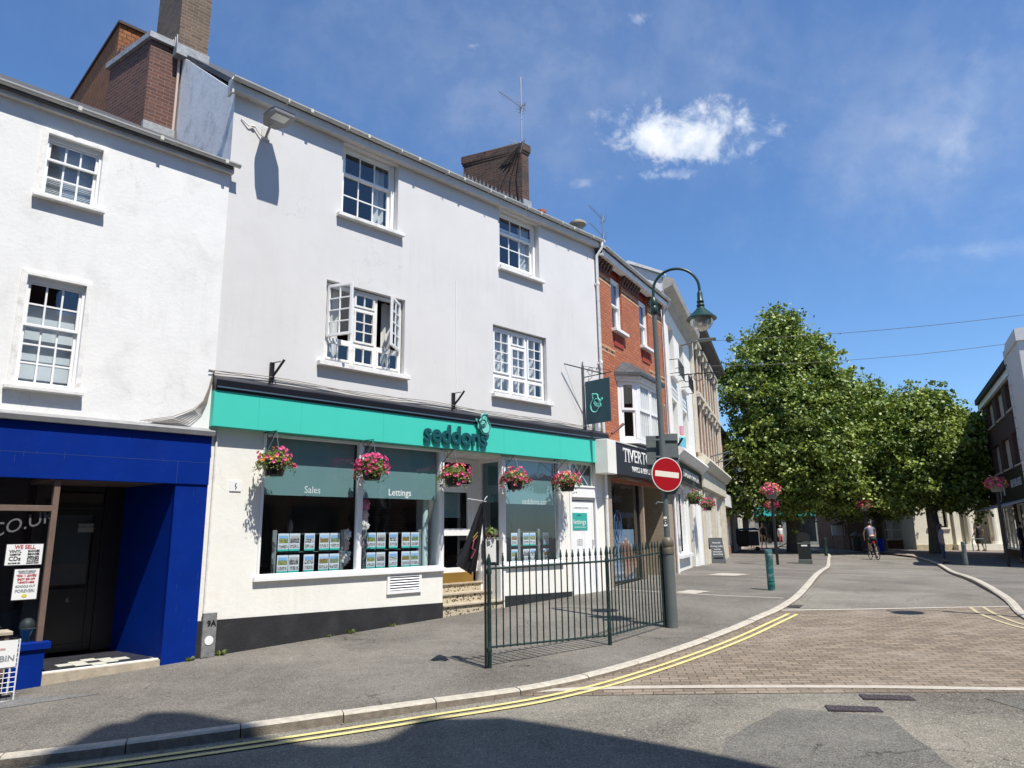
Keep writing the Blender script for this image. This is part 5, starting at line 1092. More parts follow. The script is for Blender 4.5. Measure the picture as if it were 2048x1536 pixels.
# chimneys behind
c = MB(); c.box(1.0, 1.6, 1.9, 2.6, 8.9, 10.1); co = c.build('chimney', mat('whitewashed_brick', (.55, .53, .48), .9, .2, 6, .4, 20, dirt=.4), T_); MB().lathe([(.14, 10.1), (.13, 10.5), (.15, 10.52), (.15, 10.6), (.11, 10.6)], 16, (1.15, 2.1, 0)).build('chimney_pot', mat('terracotta', (.36, .10, .055), .8, .15, 6), co, smooth=True)
c = MB(); c.lathe([(.16, 8.8), (.13, 9.3), (.13, 9.42), (.22, 9.5), (.22, 9.55), (.10, 9.62)], 16, (.35, .6, 0)); c.build('stone_finial', STONE, T_, smooth=True)
c = MB(); c.box(4.2, 4.7, 2.2, 2.8, 9.2, 10.35); c.box(4.15, 4.75, 2.15, 2.85, 10.35, 10.42); co = c.build('chimney', BRICK_D, T_)
aerial('tv_aerial', 'slim television aerial above the red brick house roof', 0, 0, 0, 2.4, [(2.2, rad(170), .75, .3), (1.6, rad(170), .75, .3), (.4, rad(170), .6, .35)], loc=T0 + UT * 5.0 + Vector((-1.6, .9, 9.6)), rz__=RZT)
# ================= the terrace beyond =================
P1 = T0 + UT * 4.87; RZW = rad(90 - 21)
UW = Vector((math.sin(rad(21)), math.cos(rad(21)), 0)); NW = Vector((math.cos(rad(21)), -math.sin(rad(21)), 0))
def W2W(x, y, z): return Vector((P1.x + UW.x * x - NW.x * y, P1.y + UW.y * x - NW.y * y, z))
W_ = thing('white_terrace_house', 'tall narrow white rendered house with a heavy cornice and dark shop sign', 'building', P1, RZW)
m = MB(); wins = [(1.3, 2.4, 6.55, 8.3), (3.7, 4.8, 6.55, 8.3), (1.3, 2.4, 4.3, 5.8), (3.7, 4.8, 4.3, 5.8)]
m.wall(.0, 6.7, -.4, 9.0, wins + [(.5, 3.0, .95, 3.05, .15), (3.6, 4.6, .35, 2.9, .3)], .30)
m.box(0, .2, .02, 8, -.4, 9.0); m.box(6.5, 6.7, .02, 8, -.4, 9.0); m.box(.2, 6.5, 7.8, 8, -.4, 9.0); m.build('wall', CREAM_S, W_)
m = MB(); m.prism([(-.42, 9.05), (-.46, 9.25), (-.30, 9.32), (-.002, 9.36), (-.002, 8.75), (-.12, 8.80), (-.16, 8.95)], -.03, 6.72, 'x'); m.build('cornice', mat('grimy_cornice', (.42, .40, .36), .8, .15, 4, dirt=.5, dscale=3), W_)
m = MB(); m.prism([(-.3, 9.33), (4, 10.6), (8.2, 9.33)], .12, 6.65, 'x'); m.build('roof', SLATE, W_); m = MB(); m.prism([(-.1, 8.9), (-.1, 9.4), (.9, 9.9), (1.9, 9.4), (1.9, 8.9)], -.04, .05, 'x'); m.prism([(-.2, 9.4), (-.2, 9.48), (.9, 10.02), (2.0, 9.48), (2.0, 9.4), (.9, 9.92)], -.12, .1, 'x'); m.build('pediment', PAINT_OLD, W_)
for (a, b, c, d) in wins: w = sash(W_, a, b, c, d, .26, (c + d) / 2, 2, 1, 1); sill(w, a - .05, b + .05, c, .08, .10)
for k, (a, z) in enumerate(((1.2, 6.55), (3.6, 6.55))):
    t = thing('window_box_rail', ('near' if k == 0 else 'far') + ' black wire window box rail on the upper floor of the white terrace house', 'window box rail', W2W(a, 0, z), RZW, group='wire window box rails')
    m = MB(); [m.tube([(0, -.28, zz), (1.3, -.28, zz)], .012, 4) for zz in (0, .15, .3, .45)]; [m.tube([(x, -.28, 0), (x, -.28, .45)], .009, 4) for x in [i * .16 for i in range(9)]]; [m.tube([(x, 0, zz), (x, -.28, zz)], .012, 4) for x in (0, 1.3) for zz in (0, .45)]; m.build('rail', BLACK, t)
t = thing('scroll_bracket', 'black scrolled iron sign bracket between the upper windows', 'bracket', W2W(3.2, 0, 6.7), RZW); m = MB(); m.tube([(0, 0, .2), (0, -1.35, .2)], .018, 6)
for cy in (-.3, -.65, -1.0): m.tube([(0, cy + .14 * math.cos(k * .5), .08 + .14 * math.sin(k * .5)) for k in range(14)], .016, 5)
m.build('scrolls', BLACK, t)
m = MB(); m.prism([(-.45, 3.98), (-.42, 4.05), (-.002, 4.12), (-.002, 3.72), (-.25, 3.78)], -.02, 6.68, 'x'); m.build('shop_cornice', PAINT_OLD, W_)
m = MB(); m.box(.35, 6.3, -.20, -.002, 3.14, 3.70); fs = m.build('shop_sign', mat('black_green_sign', (.012, .02, .02), .4), W_); text_mb('LONDON FINANCIAL', .36, LETTER_W, 'lettering', fs, (3.3, -.203, 3.42), .01, sx=1.15)
m = MB(); m.grid(.5, 3.0, .95, 3.05, .05, .12, .06, 2, 1, .05); m.box(.4, 3.1, -.14, 0, .86, .95); so = m.build('shop_window', PAINT, W_); pane(so, [(.5, 3.0, 1.0, 3.0, .09)]); MB().box(.55, 2.95, .5, .52, .9, 2.3).build('inner_screen', mat('grey_green_screen', (.25, .30, .27), .8), so)
m = MB(); m.grid(3.6, 4.6, .35, 2.9, .22, .27, .1, 1, 2); d_ = m.build('door', mat('grey_door', (.12, .13, .13), .4), W_)
m = MB(); m.box(-.02, .28, -.06, -.002, -.4, 3.12); m.box(4.9, 5.2, -.05, -.002, -.4, 3.12); m.box(6.35, 6.68, -.06, -.002, -.4, 3.12); split_loose(m.build('pilaster', PAINT, W_))
m = MB(); m.tube([(-.02, -.08, 8.8), (-.02, -.08, .4)], .04, 8); m.build('downpipe', PAINT_OLD, W_)
t = thing('street_light_head', 'flat grey light fitting on a short arm below the cornice', 'street light', W2W(4.2, 0, 8.2), RZW); MB().tube([(0, 0, 0), (0, -.7, .12)], .025, 6).build('arm', GREYP, t); MB().box(-.12, .12, -1.25, -.65, .08, .16).build('lamp_body', GREYP, t, .02)
def wbasket(label, x, z, seed, green):
    b_ = basket(label, 0, .5, 0, seed, 6, .27, 16 if green else 60, world=W2W(x, -.5, z), rot=RZW, group='flower baskets on the white terrace house'); return b_
wbasket('hanging basket mostly of bushy green leaves by the dark shop sign', 1.1, 2.55, 21, True); wbasket('hanging basket of red and pink flowers beyond the green one', 4.6, 2.45, 22, False)
t = thing('barber_style_sign', 'small pink and blue figure shaped sign on the white wall', 'sign', W2W(1.2, -.25, 4.12), RZW); m = MB(); m.lathe([(.10, 0), (.11, .35), (.06, .40)], 10); m.build('blue_base', mat('figure_blue', (.12, .40, .50), .6), t); MB().lathe([(.07, .44), (.07, .72), (0, .75)], 10).build('pink_top', mat('figure_pink', (.65, .30, .38), .6), t)

Bb = thing('stucco_and_brick_terrace', 'long cream stucco and brown brick terrace with hooded windows and a cream shopfront', 'building', W2W(6.72, 0, 0), RZW)
BRK = brick_mat('brown_red_brick', (.25, .11, .07), (.32, .16, .10), (.30, .24, .18), dirt=.3)
OLDST = mat('old_cream_stucco', (.62, .57, .46), .85, .12, 4, .3, 20, dirt=.45, dscale=2.5, dirtcol=(.32, .27, .2))
m = MB(); L_ = 10.6; ws = []
for i in range(4):
    x = 1.1 + i * 2.45; ws += [(x, x + 1.05, 7.3, 9.0), (x, x + 1.05, 4.8, 6.7)]
m.wall(0, L_, 4.2, 9.9, ws, .25); m.box(0, .2, .02, 8, -.4, 9.9); m.box(L_ - .2, L_, .02, 8, -.4, 9.9); m.box(.2, L_ - .2, 7.8, 8, -.4, 9.9); m.build('wall', BRK, Bb)
m = MB(); m.wall(0, L_, -.4, 4.2, [(1.5, 4.6, .9, 3.2), (5.9, 8.9, .9, 3.2)], .3); m.build('ground_floor_wall', OLDST, Bb)
m = MB()
for i in range(4):
    x = 1.1 + i * 2.45
    for (z0, z1) in ((7.3, 9.0), (4.8, 6.7)):
        m.box(x - .14, x - .001, -.05, -.002, z0 - .15, z1 + .2); m.box(x + 1.051, x + 1.19, -.05, -.002, z0 - .15, z1 + .2)
        m.box(x - .3, x + 1.35, -.24, -.002, z1 + .2, z1 + .36); m.box(x - .28, x + 1.33, -.18, -.002, z0 - .3, z0 - .151); m.box(x - .14, x - .03, -.20, -.052, z1 - .1, z1 + .19); m.box(x + 1.08, x + 1.19, -.20, -.052, z1 - .1, z1 + .19)
m.box(0, .45, -.12, -.002, 4.6, 9.6); m.box(L_ - .45, L_, -.12, -.002, 4.6, 9.6); m.build('stucco_trim', OLDST, Bb, .01)
m = MB(); m.prism([(-.50, 9.85), (-.55, 9.98), (-.3, 10.02), (-.002, 10.05), (-.002, 9.5), (-.2, 9.6)], -.05, L_ + .05, 'x'); m.build('cornice', mat('dark_weathered_cornice', (.10, .085, .07), .8, .3, 5), Bb)
m = MB(); m.prism([(-.4, 10.05), (4, 11.6), (8.2, 10.05)], 0, L_, 'x'); m.build('roof', SLATE, Bb)
m = MB(); m.prism([(-.5, 4.28), (-.45, 4.4), (-.002, 4.46), (-.002, 3.95), (-.28, 4.0)], .1, L_ - .1, 'x'); m.box(.3, L_ - .3, -.2, -.003, 3.3, 3.94); m.build('shop_cornice', mat('pale_cream_paint', (.62, .58, .46), .6, .1, 4, dirt=.3), Bb, .01)
m = MB(); [m.box(x, x + .28, -.10, -.003, -.2, 3.3) for x in (.1, 1.0, 4.75, 5.4, 9.1, 10.1)]; split_loose(m.build('pilaster', OLDST, Bb))
for i in range(4):
    x = 1.1 + i * 2.45
    for (z0, z1) in ((7.3, 9.0), (4.8, 6.7)): w = sash(Bb, x, x + 1.05, z0, z1, .15, (z0 + z1) / 2, 1, 1, 1)
for (a, b) in ((1.5, 4.6), (5.9, 8.9)): m = MB(); m.grid(a, b, .9, 3.2, .1, .17, .07, 3, 1, .06); so = m.build('shop_window', PAINT_OLD, Bb); pane(so, [(a, b, .95, 3.15, .14)])
m = MB(); [m.tube([(x, -.02, 4.9), (x, -.9, 5.1)], .03, 6) for x in (5.0, 8.0)]; [m.tube([(x, -.02, 4.4), (x, -.9, 5.1)], .02, 6) for x in (5.0, 8.0)]; m.build('flag_pole_brackets', GREYP, Bb)
m = MB(); m.box(2, 2.8, 3, 4, 10.6, 11.6); m.box(6, 6.9, 3, 4, 10.6, 11.5); split_loose(m.build('chimney', BRICK_D, Bb))
t = thing('red_brick_corner_house', 'modest red brick house half hidden behind the first tree', 'building', W2W(17.35, .2, 0), RZW)
m = MB(); m.wall(0, 7.5, -.4, 7.2, [(1, 2, 4, 5.6), (4, 5, 4, 5.6), (.8, 3, .8, 2.8), (4, 6.5, .8, 2.8)], .15); m.box(0, .2, .02, 7, -.4, 7.2); m.box(7.3, 7.5, .02, 7, -.4, 7.2); m.box(.2, 7.3, 6.8, 7, -.4, 7.2); m.build('wall', BRK, t)
m = MB(); m.prism([(-.3, 7.2), (3.5, 9.2), (7.2, 7.2)], 0, 7.5, 'x'); m.build('roof', SLATE, t)
for a in (1, 4): sash(t, a, a + 1, 4, 5.6, .1, 4.8, 2, 1, 1)
m = MB(); m.grid(.8, 3, .8, 2.8, .05, .1, .06, 2, 1); m.grid(4, 6.5, .8, 2.8, .05, .1, .06, 3, 1); m.box(.2, 7.3, -.25, -.003, 2.95, 3.6); so = m.build('shop_window', PAINT_OLD, t); pane(so, [(.8, 3, .8, 2.8, .08), (4, 6.5, .8, 2.8, .08)])
t = thing('pale_shop_building', 'low pale shop building at the end of the left hand terrace', 'building', W2W(25, .1, 0), RZW)
m = MB(); m.wall(0, 8, -.4, 6.2, [(.6, 2.4, .8, 2.7), (3.2, 5, .8, 2.7), (5.8, 7.4, .8, 2.7), (1, 2, 3.9, 5.3), (4, 5, 3.9, 5.3)], .15); m.box(0, .2, .02, 7, -.4, 6.2); m.box(7.8, 8, .02, 7, -.4, 6.2); m.build('wall', OLDST, t); m = MB(); m.prism([(-.3, 6.2), (3.5, 8), (7.2, 6.2)], 0, 8, 'x'); m.build('roof', SLATE, t)
m = MB(); [m.grid(a, b, .8, 2.7, .05, .1, .06, 2, 1) for a, b in ((.6, 2.4), (3.2, 5), (5.8, 7.4))]; so = m.build('shop_window', PAINT_OLD, t); pane(so, [(.6, 7.4, .8, 2.7, .08)])
t = thing('blue_projecting_sign', 'bright blue tapering banner sign projecting from the far terrace', 'sign', W2W(25.6, 0, 2.9), RZW); MB().prism([(-.1, 0), (-.95, 0), (-.95, .95), (-.1, 1.25)], -.03, .03, 'x').build('banner', mat('bright_blue_banner', (.008, .10, .62), .5), t); MB().tube([(0, 0, 1.25), (0, -1, 1.1)], .02, 6).build('arm', BLACK, t); MB().box(-.034, -.031, -.8, -.25, .08, .16).build('white_stripe', LETTER_W, t)

# ---------- right hand side ----------
RO = Vector((27, 40, 0)); ra = rad(27); UR = Vector((-math.sin(ra), -math.cos(ra), 0)); RZR = math.atan2(UR.y, UR.x)
YR = Vector((-UR.y, UR.x, 0))
def R2W(x, y, z): p = RO + UR * x + YR * y; return Vector((p.x, p.y, z))
R_ = thing('dark_brick_block', 'three storey dark brick block with tall pale framed windows in the shade', 'building', RO, RZR)
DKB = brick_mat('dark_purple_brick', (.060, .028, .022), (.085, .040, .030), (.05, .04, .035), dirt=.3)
m = MB(); ws = []
for i in range(4): x = .2 + i * 3.45 - (3.45 if False else 0); ws += [(x, x + 2.35, 7.05, 8.33), (x, x + 2.35, 4.5, 5.98)]
ws = [w_ for w_ in ws if w_[1] < 10.2]
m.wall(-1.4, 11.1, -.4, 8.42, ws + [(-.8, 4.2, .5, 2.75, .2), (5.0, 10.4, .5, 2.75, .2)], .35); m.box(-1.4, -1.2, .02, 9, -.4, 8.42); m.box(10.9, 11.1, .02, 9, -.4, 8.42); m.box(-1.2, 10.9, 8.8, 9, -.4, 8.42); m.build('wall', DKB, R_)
m = MB(); m.box(-1.5, 11.1, -.14, -.001, 8.42, 8.72); m.build('white_frieze', PAINT, R_); m = MB(); m.box(-1.6, 11.2, -.30, 9.1, 8.721, 9.02); m.build('flat_roof', mat('roof_felt', (.03, .03, .03), .9), R_)
for (a, b, c, d) in ws:
    w = MB(); w.box(a, a + .9, .18, .34, c, d); w.grid(a + .9, b - .1, c, d, .2, .28, .09, 2, 1 if c > 7 else 1, .07); w.box(b - .1, b, .1, .3, c, d); w.box(a - .06, b + .06, -.08, .18, c - .07, c - .001)
    wo = w.build('window', mat('stone_window_frame', (.50, .47, .42), .7, .08, 6), R_); pane(wo, [(a + .95, b - .15, c + .05, d - .05, .25)])
m = MB(); m.box(-1.4, 11.0, -.30, -.002, 2.85, 4.2); fs = m.build('shop_sign', mat('near_black_sign', (.012, .012, .016), .45), R_, .01)
text_mb('GREENSLADES', .50, mat('dull_white_letters', (.5, .5, .5), .5), 'lettering', fs, (8.3, -.305, 3.62), .01, sx=.95); m = MB(); m.tube([(2.9 + .55 * math.cos(a), -.31, 3.5 + .55 * math.sin(a)) for a in [i * math.pi / 14 for i in range(29)]], .02, 6); m.tube([(4.6, -.31, 3.2), (4.6, -.31, 3.8)], .03, 6); m.tube([(4.45, -.31, 3.5), (4.75, -.31, 3.5)], .02, 6); m.build('round_emblem', GUTTER, fs)
m = MB(); m.prism([(-.3, 2.84), (-1.2, 2.55), (-1.2, 2.50), (-.3, 2.74)], -1.0, 10.8, 'x'); m.build('awning', mat('grey_awning', (.30, .30, .30), .7), R_)
m = MB(); m.grid(-.8, 4.2, .5, 2.75, .05, .13, .08, 4, 1, .05); m.grid(5.0, 10.4, .5, 2.75, .05, .13, .08, 4, 1, .05); so = m.build('shop_window', PAINT, R_); pane(so, [(-.8, 4.2, .5, 2.75, .1), (5, 10.4, .5, 2.75, .1)])
m = MB(); m.box(5.3, 6.6, .3, .32, 1.7, 2.5); m.build('blue_poster', mat('navy_poster', (.02, .03, .16), .5), so)
R2_ = thing('white_quoined_house', 'tall white house with quoined corner at the right edge of the view', 'building', R2W(11.12, 0, 0), RZR)
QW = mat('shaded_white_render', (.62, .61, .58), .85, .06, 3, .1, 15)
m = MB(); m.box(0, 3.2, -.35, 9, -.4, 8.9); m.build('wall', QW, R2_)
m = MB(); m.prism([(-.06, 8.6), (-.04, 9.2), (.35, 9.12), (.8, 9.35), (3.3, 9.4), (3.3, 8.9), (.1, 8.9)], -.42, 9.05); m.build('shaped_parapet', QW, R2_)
m = MB()
for k in range(19): m.box(-.04, .45 if k % 2 else .30, -.39, -.351, -.2 + k * .46, .22 + k * .46)
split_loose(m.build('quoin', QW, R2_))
for (y0, z0) in ((1.6, 1.2), (5.2, 1.2), (1.6, 4.4), (5.2, 4.4)):
    m = MB(); m.box(3.201, 3.26, y0, y0 + 1.3, z0 - .08, z0); m.box(3.201, 3.25, y0, y0 + .07, z0, z0 + 1.9); m.box(3.201, 3.25, y0 + 1.23, y0 + 1.3, z0, z0 + 1.9); m.box(3.201, 3.25, y0 + .07, y0 + 1.23, z0 + 1.83, z0 + 1.9); m.box(3.201, 3.24, y0 + .07, y0 + 1.23, z0 + .92, z0 + .98); w = m.build('window', PAINT, R2_); MB().box(3.2005, 3.21, y0 + .07, y0 + 1.23, z0, z0 + 1.83).build('pane', mat('dark_glazing', (.03, .035, .04), .1), w)
# bank
t = thing('brown_brick_shop', 'brown brick shop with a white glazed dark shopfront left of the stone bank', 'building', (23.0, 50.0, .2), 0)
m = MB(); m.wall(0, 4.2, -1, 6.5, [(1.6, 3.8, .7, 2.7)], .2); m.box(0, .2, .02, 5, -1, 6.5); m.box(4.0, 4.2, .02, 5, -1, 6.5); m.build('wall', brick_mat('sooty_brown_brick', (.12, .06, .04), (.17, .09, .06), (.15, .12, .09)), t); m = MB(); m.prism([(-.3, 6.5), (2.5, 8), (5.2, 6.5)], 0, 4.2, 'x'); m.build('roof', SLATE, t)
m = MB(); m.grid(1.6, 3.8, .7, 2.7, .05, .1, .08, 3, 3, .05); so = m.build('shop_window', PAINT, t); pane(so, [(1.6, 3.8, .7, 2.7, .08)]); MB().box(1.4, 4.0, -.2, -.002, 2.8, 3.4).build('shop_sign', BLACK, t)
BK = thing('stone_bank', 'pale stone classical building with columns and tall windows behind the trees', 'building', (26.6, 48.2, 0), rad(-3))
BS = mat('bank_stone', (.68, .64, .53), .8, .08, 3, .2, 14, dirt=.3, dscale=1.5, dirtcol=(.40, .36, .28))
m = MB(); m.wall(0, 8.5, -.4, 8.6, [(.9, 2.2, 1.7, 4.2), (.9, 2.2, 5.5, 7.4), (3.4, 5.0, .4, 3.6)], .35); m.box(0, .3, .02, 4, -.4, 8.6); m.box(8.2, 8.5, .02, 4, -.4, 8.6); m.box(.3, 8.2, 3.7, 4, -.4, 8.6); m.build('wall', BS, BK)
m = MB(); [m.box(5.6, 8.48, -.012, -.001, .55 + k * .36, .57 + k * .36) for k in range(14)]; m.build('rusticated_joints', mat('joint_shadow_stone', (.2, .18, .14), .9), BK)
m = MB(); [m.box(x, x + .5, -.18, -.002, .6, 7.6) for x in (2.5, 5.1)]; [m.lathe([(.28, .6), (.24, .8), (.22, 4), (.19, 7.2), (.28, 7.5), (.28, 7.6)], 14, (x, -.35, 0)) for x in (3.3, 4.9)]; m.box(2.3, 5.8, -.7, -.002, .2, .6); m.build('columns', BS, BK)
m = MB(); m.box(-.2, 8.7, -.5, -.002, 7.62, 8.0); m.box(-.1, 8.6, -.3, -.002, 8.0, 8.7); m.box(-.25, 8.75, -.55, .2, 8.7, 8.95); m.build('entablature', mat('weathered_stone', (.34, .32, .27), .85, .25, 3, .3, 15), BK)
m = MB(); m.box(-.05, 8.55, -.08, -.002, -.3, .6); m.build('plinth_course', mat('mossy_plinth', (.42, .38, .24), .9, .3, 3), BK)
for (a, b, c, d) in ((.9, 2.2, 1.7, 4.2), (.9, 2.2, 5.5, 7.4)): w = sash(BK, a, b, c, d, .2, (c + d) / 2, 3, 2, 2, m=BLACK); sill(w, a - .1, b + .1, c, .12, .12, BS)
m = MB(); m.box(7.6, 8.0, 3, 4, 8.9, 10.5); m.box(7.5, 8.1, 2.9, 4.1, 10.5, 10.6); m.box(7.6, 7.95, 3.0, 3.4, 10.6, 11.1); m.build('chimney', mat('pale_banded_chimney', (.5, .42, .32), .8, .3, 9), BK)
m = MB(); m.prism([(8.5, 8.9), (12.5, 11.2), (12.5, 8.9)], 4, 9); m.build('red_tiled_roof', mat('red_clay_tile', (.40, .12, .07), .8, .2, 6), BK)
# far side of the square
def farshop(name, label, x0, x1, Y, h, wm, sign, signc, extra=None):
    wm = mat('sooty_' + wm.name, tuple(c * .5 for c in wm.node_tree.nodes['Principled BSDF'].inputs['Base Color'].default_value[:3]), .85, .2, 2, dirt=.4)  # wall colour halved, painting in the shade of the tree canopies
    t = thing(name, label, 'building', (x0, Y, .2), 0); w_ = x1 - x0; n = max(2, int(w_ / 2.4)); wins = [(.5 + i * (w_ - .4) / n, .5 + i * (w_ - .4) / n + 1.1, 4.0, 5.5) for i in range(n)]
    m = MB(); m.wall(0, w_, -1, h, wins + [(.4, w_ * .42, .5, 2.6, .5), (w_ * .5, w_ - .4, .5, 2.6, .3)], .15); m.box(0, .2, .02, 6, -1, h); m.box(w_ - .2, w_, .02, 6, -1, h); m.box(0.2, w_ - .2, 5.8, 6, -1, h); m.build('wall', wm, t)
    m = MB(); m.prism([(-.3, h), (3, h + 1.8), (6.2, h)], -.05, w_ + .05, 'x'); m.build('roof', SLATE, t)
    m = MB(); m.box(.2, w_ - .2, -.25, -.002, 2.7, 3.4); m.build('shop_sign', sign, t)
    m = MB(); m.grid(.4, w_ * .42, .5, 2.6, .05, .1, .06, 3, 1, .05); m.grid(w_ * .5, w_ - .4, .5, 2.6, .05, .1, .06, 2, 1, .05); so = m.build('shop_window', signc, t); pane(so, [(.4, w_ * .42, .5, 2.6, .08), (w_ * .5, w_ - .4, .5, 2.6, .08)])
    for a, b, c, d in wins: sash(t, a, b, c, d, .08, 4.75, 2, 1, 1)
    return t
TS = mat('far_teal_sign', (.03, .40, .38), .5)
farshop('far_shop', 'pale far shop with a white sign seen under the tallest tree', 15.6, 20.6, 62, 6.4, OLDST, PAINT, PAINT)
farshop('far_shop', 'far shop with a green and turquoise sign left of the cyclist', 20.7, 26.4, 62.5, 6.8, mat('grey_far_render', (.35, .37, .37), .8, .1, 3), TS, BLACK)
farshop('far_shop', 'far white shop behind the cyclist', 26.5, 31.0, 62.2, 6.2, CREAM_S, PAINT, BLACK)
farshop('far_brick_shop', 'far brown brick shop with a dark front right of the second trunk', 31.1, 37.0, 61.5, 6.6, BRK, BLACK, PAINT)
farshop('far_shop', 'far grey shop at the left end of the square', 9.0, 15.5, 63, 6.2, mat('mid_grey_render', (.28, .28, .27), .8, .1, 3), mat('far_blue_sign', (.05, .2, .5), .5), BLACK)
# ---------- houses across the road, seen only as shade and reflections ----------
def D2W(s, d, z=0): return Vector((U_S[0] * s + N_S[0] * (d - DS), U_S[1] * s + N_S[1] * (d - DS), z))
t = thing('opposite_house', 'tall gabled brick house opposite the shops casting the foreground shade', 'building', D2W(0, 12.5), RZS)
prof = [(-12, -1), (-12, 17.8), (-.2, 17.9), (.2, 17.7), (.43, 17.9), (.6, 18.4), (.8, 18.7), (.95, 18.5), (1.15, 18.9), (1.35, 18.6), (1.5, 18.3), (1.65, 17.6), (1.8, 17.0), (2.0, 16.0), (2.2, 15.2), (2.45, 14.7), (2.75, 14.5), (3.0, 14.7), (3.3, 15.0), (3.6, 14.4), (3.95, 13.8), (4.1, 12.9), (4.3, 11.6), (4.5, 10.2), (4.6, -1)]
m = MB(); m.prism(prof, -5.0, 0.0); m.build('wall', BRICK_D, t)
t = thing('opposite_terrace', 'shaded red brick terrace across the road from the shops', 'building', D2W(4.5, 14.2), RZS)
m = MB(); m.box(0, 19, -7, 0, -1, 7.4); m.build('wall', BRK, t); m = MB(); m.prism([(.3, 7.4), (-3.5, 9.4), (-7.3, 7.4)], -.1, 19.1, 'x'); m.build('roof', SLATE, t)
m = MB()
for i in range(7): m.box(.8 + i * 2.6, 2.0 + i * 2.6, .001, .03, 4.4, 6.0); m.box(.6 + i * 2.6, 2.6 + i * 2.6, .001, .03, .8, 2.8)
split_loose(m.build('window', mat('dark_glazing', (.03, .035, .04), .1), t))
# overhead cables
def cable(label, a, b, sag):
    a, b = Vector(a), Vector(b); pts = []
    for i in range(25): u_ = i / 24; p = a.lerp(b, u_); p.z -= sag * 4 * u_ * (1 - u_); pts.append(p)
    tag(MB().tube(pts, .011, 5).build('overhead_cable', BLACK), label, 'cable', 'cables across the street')
cable('upper thin cable crossing the sky over the trees', W2W(8.0, -.2, 9.3), (30.0, 31.0, 12.0), .35); cable('lower thin cable crossing the sky over the trees', W2W(11.0, -.2, 8.9), (30.0, 33.0, 11.2), .45)
# ================= street furniture =================
def at(x, y): return (x, y, gz(x, y))
# lamp post
t = thing('street_lamp', 'tall grey lamp post with a green swan neck and bell lantern', 'street lamp', at(2.45, 11.63), 0)
m = MB(); m.lathe([(.092, -.05), (.090, 0), (.088, 1.12)], 20); m.build('base', GREYP, t, smooth=True)
m = MB(); m.lathe([(.097, 1.12), (.097, 1.20), (.088, 1.22), (.098, 1.25), (.095, 1.31), (.075, 1.36), (.05, 1.38)], 20); m.build('base_cap', mat('tarnished_cap', (.12, .105, .075), .5, .3, 9, dirt=.4, dirtcol=(.2, .19, .15)), t, smooth=True)
m = MB(); m.lathe([(.048, 1.36), (.047, 3.3), (.044, 5.24)], 14); m.build('pole', GREYP, t, smooth=True)
m = MB(); m.lathe([(.05, 5.10), (.066, 5.12), (.066, 5.22), (.055, 5.24), (.066, 5.27), (.06, 5.34), (.03, 5.40)], 16)
ax = Vector((.973, -.23, 0)); pts = [Vector((0, 0, 5.38))] + [ax * (.385 - .385 * math.cos(a)) + Vector((0, 0, 5.50 + .385 * math.sin(a))) for a in [i * math.pi / 18 for i in range(19)]] + [ax * .77 + Vector((0, 0, 5.40))]
m.tube(pts, .024, 10); m.build('swan_neck', DGREEN, t, smooth=True)
c = ax * .77; m = MB(); m.lathe([(.03, 5.44), (.045, 5.40), (.048, 5.28), (.065, 5.26), (.05, 5.22), (.07, 5.19), (.058, 5.16), (.085, 5.12), (.235, 4.975), (.25, 4.96), (.25, 4.945), (.22, 4.95)], 24, (c.x, c.y, 0)); lh = m.build('lamp_shade', DGREEN, t, smooth=True)
bm_ = bpy.data.materials.new('lamp_bowl'); bm_.use_nodes = True; pb = bm_.node_tree.nodes['Principled BSDF']; pb.inputs['Base Color'].default_value = (.62, .62, .58, 1); pb.inputs['Roughness'].default_value = .12; pb.inputs['Transmission Weight'].default_value = .55; pb.inputs['Alpha'].default_value = .75
m = MB(); m.lathe([(.19, 4.95), (.18, 4.86), (.13, 4.79), (.06, 4.755), (0, 4.75)], 24, (c.x, c.y, 0)); m.build('lamp_bowl', bm_, lh, smooth=True)
MB().box(-.05, .0, -.055, -.048, 1.55, 1.70).build('number_plate', LETTER_W, t); text_mb('8', .13, BLACK, 'number', t, (-.025, -.058, 1.62), .002)
MB().tube([(-.04, -.03, 1.92), (-.14, -.06, 1.93), (-.16, -.06, 1.90)], .012, 6).build('hook', GREYP, t)
o_ = copy_tree(t); o_.location = at(8.95, 10.15); o_.rotation_euler.z = math.pi; o_['label'] = 'second green swan neck street lamp on the opposite pavement'
# signs on the lamp post
sa = rad(68.7); t = thing('no_entry_sign', 'round red no entry sign with a white bar on the lamp post', 'road sign', (2.45, 11.63, gz(2.45, 11.63) + 2.09), rad(90) - rad(72))
RD = mat('sign_red', (.34, .004, .010), .4)
m = MB(); R_s = .275; cz = .28
m.prism([(R_s * math.cos(k * .1309), cz + R_s * math.sin(k * .1309)) for k in range(48)], -.105, -.098); do = m.build('disc', LETTER_W, t)
m = MB(); m.prism([((R_s - .013) * math.cos(k * .1309), cz + (R_s - .013) * math.sin(k * .1309)) for k in range(48)], -.1075, -.1055); m.build('red_face', RD, do)
cr_, sr_ = math.cos(rad(-5)), math.sin(rad(-5)); m = MB(); m.prism([(x * cr_ - z * sr_, cz + x * sr_ + z * cr_) for x, z in ((-.215, -.045), (.215, -.045), (.215, .045), (-.215, .045))], -.110, -.108); m.build('white_bar', mat('bar_white', (.74, .70, .60), .5), do)
MB().box(-.06, .06, -.098, .05, cz - .02, cz + .02).build('clip', GREYP, do)
t = thing('sign_backs', 'pair of grey metal sign backs clamped on the lamp post', 'road sign', (2.45, 11.63, gz(2.45, 11.63) + 2.05), rad(5))
GB = mat('grey_sign_back', (.115, .135, .135), .5, .12, 6, .02, 30, dirt=.25, dscale=12, dirtcol=(.2, .2, .18))
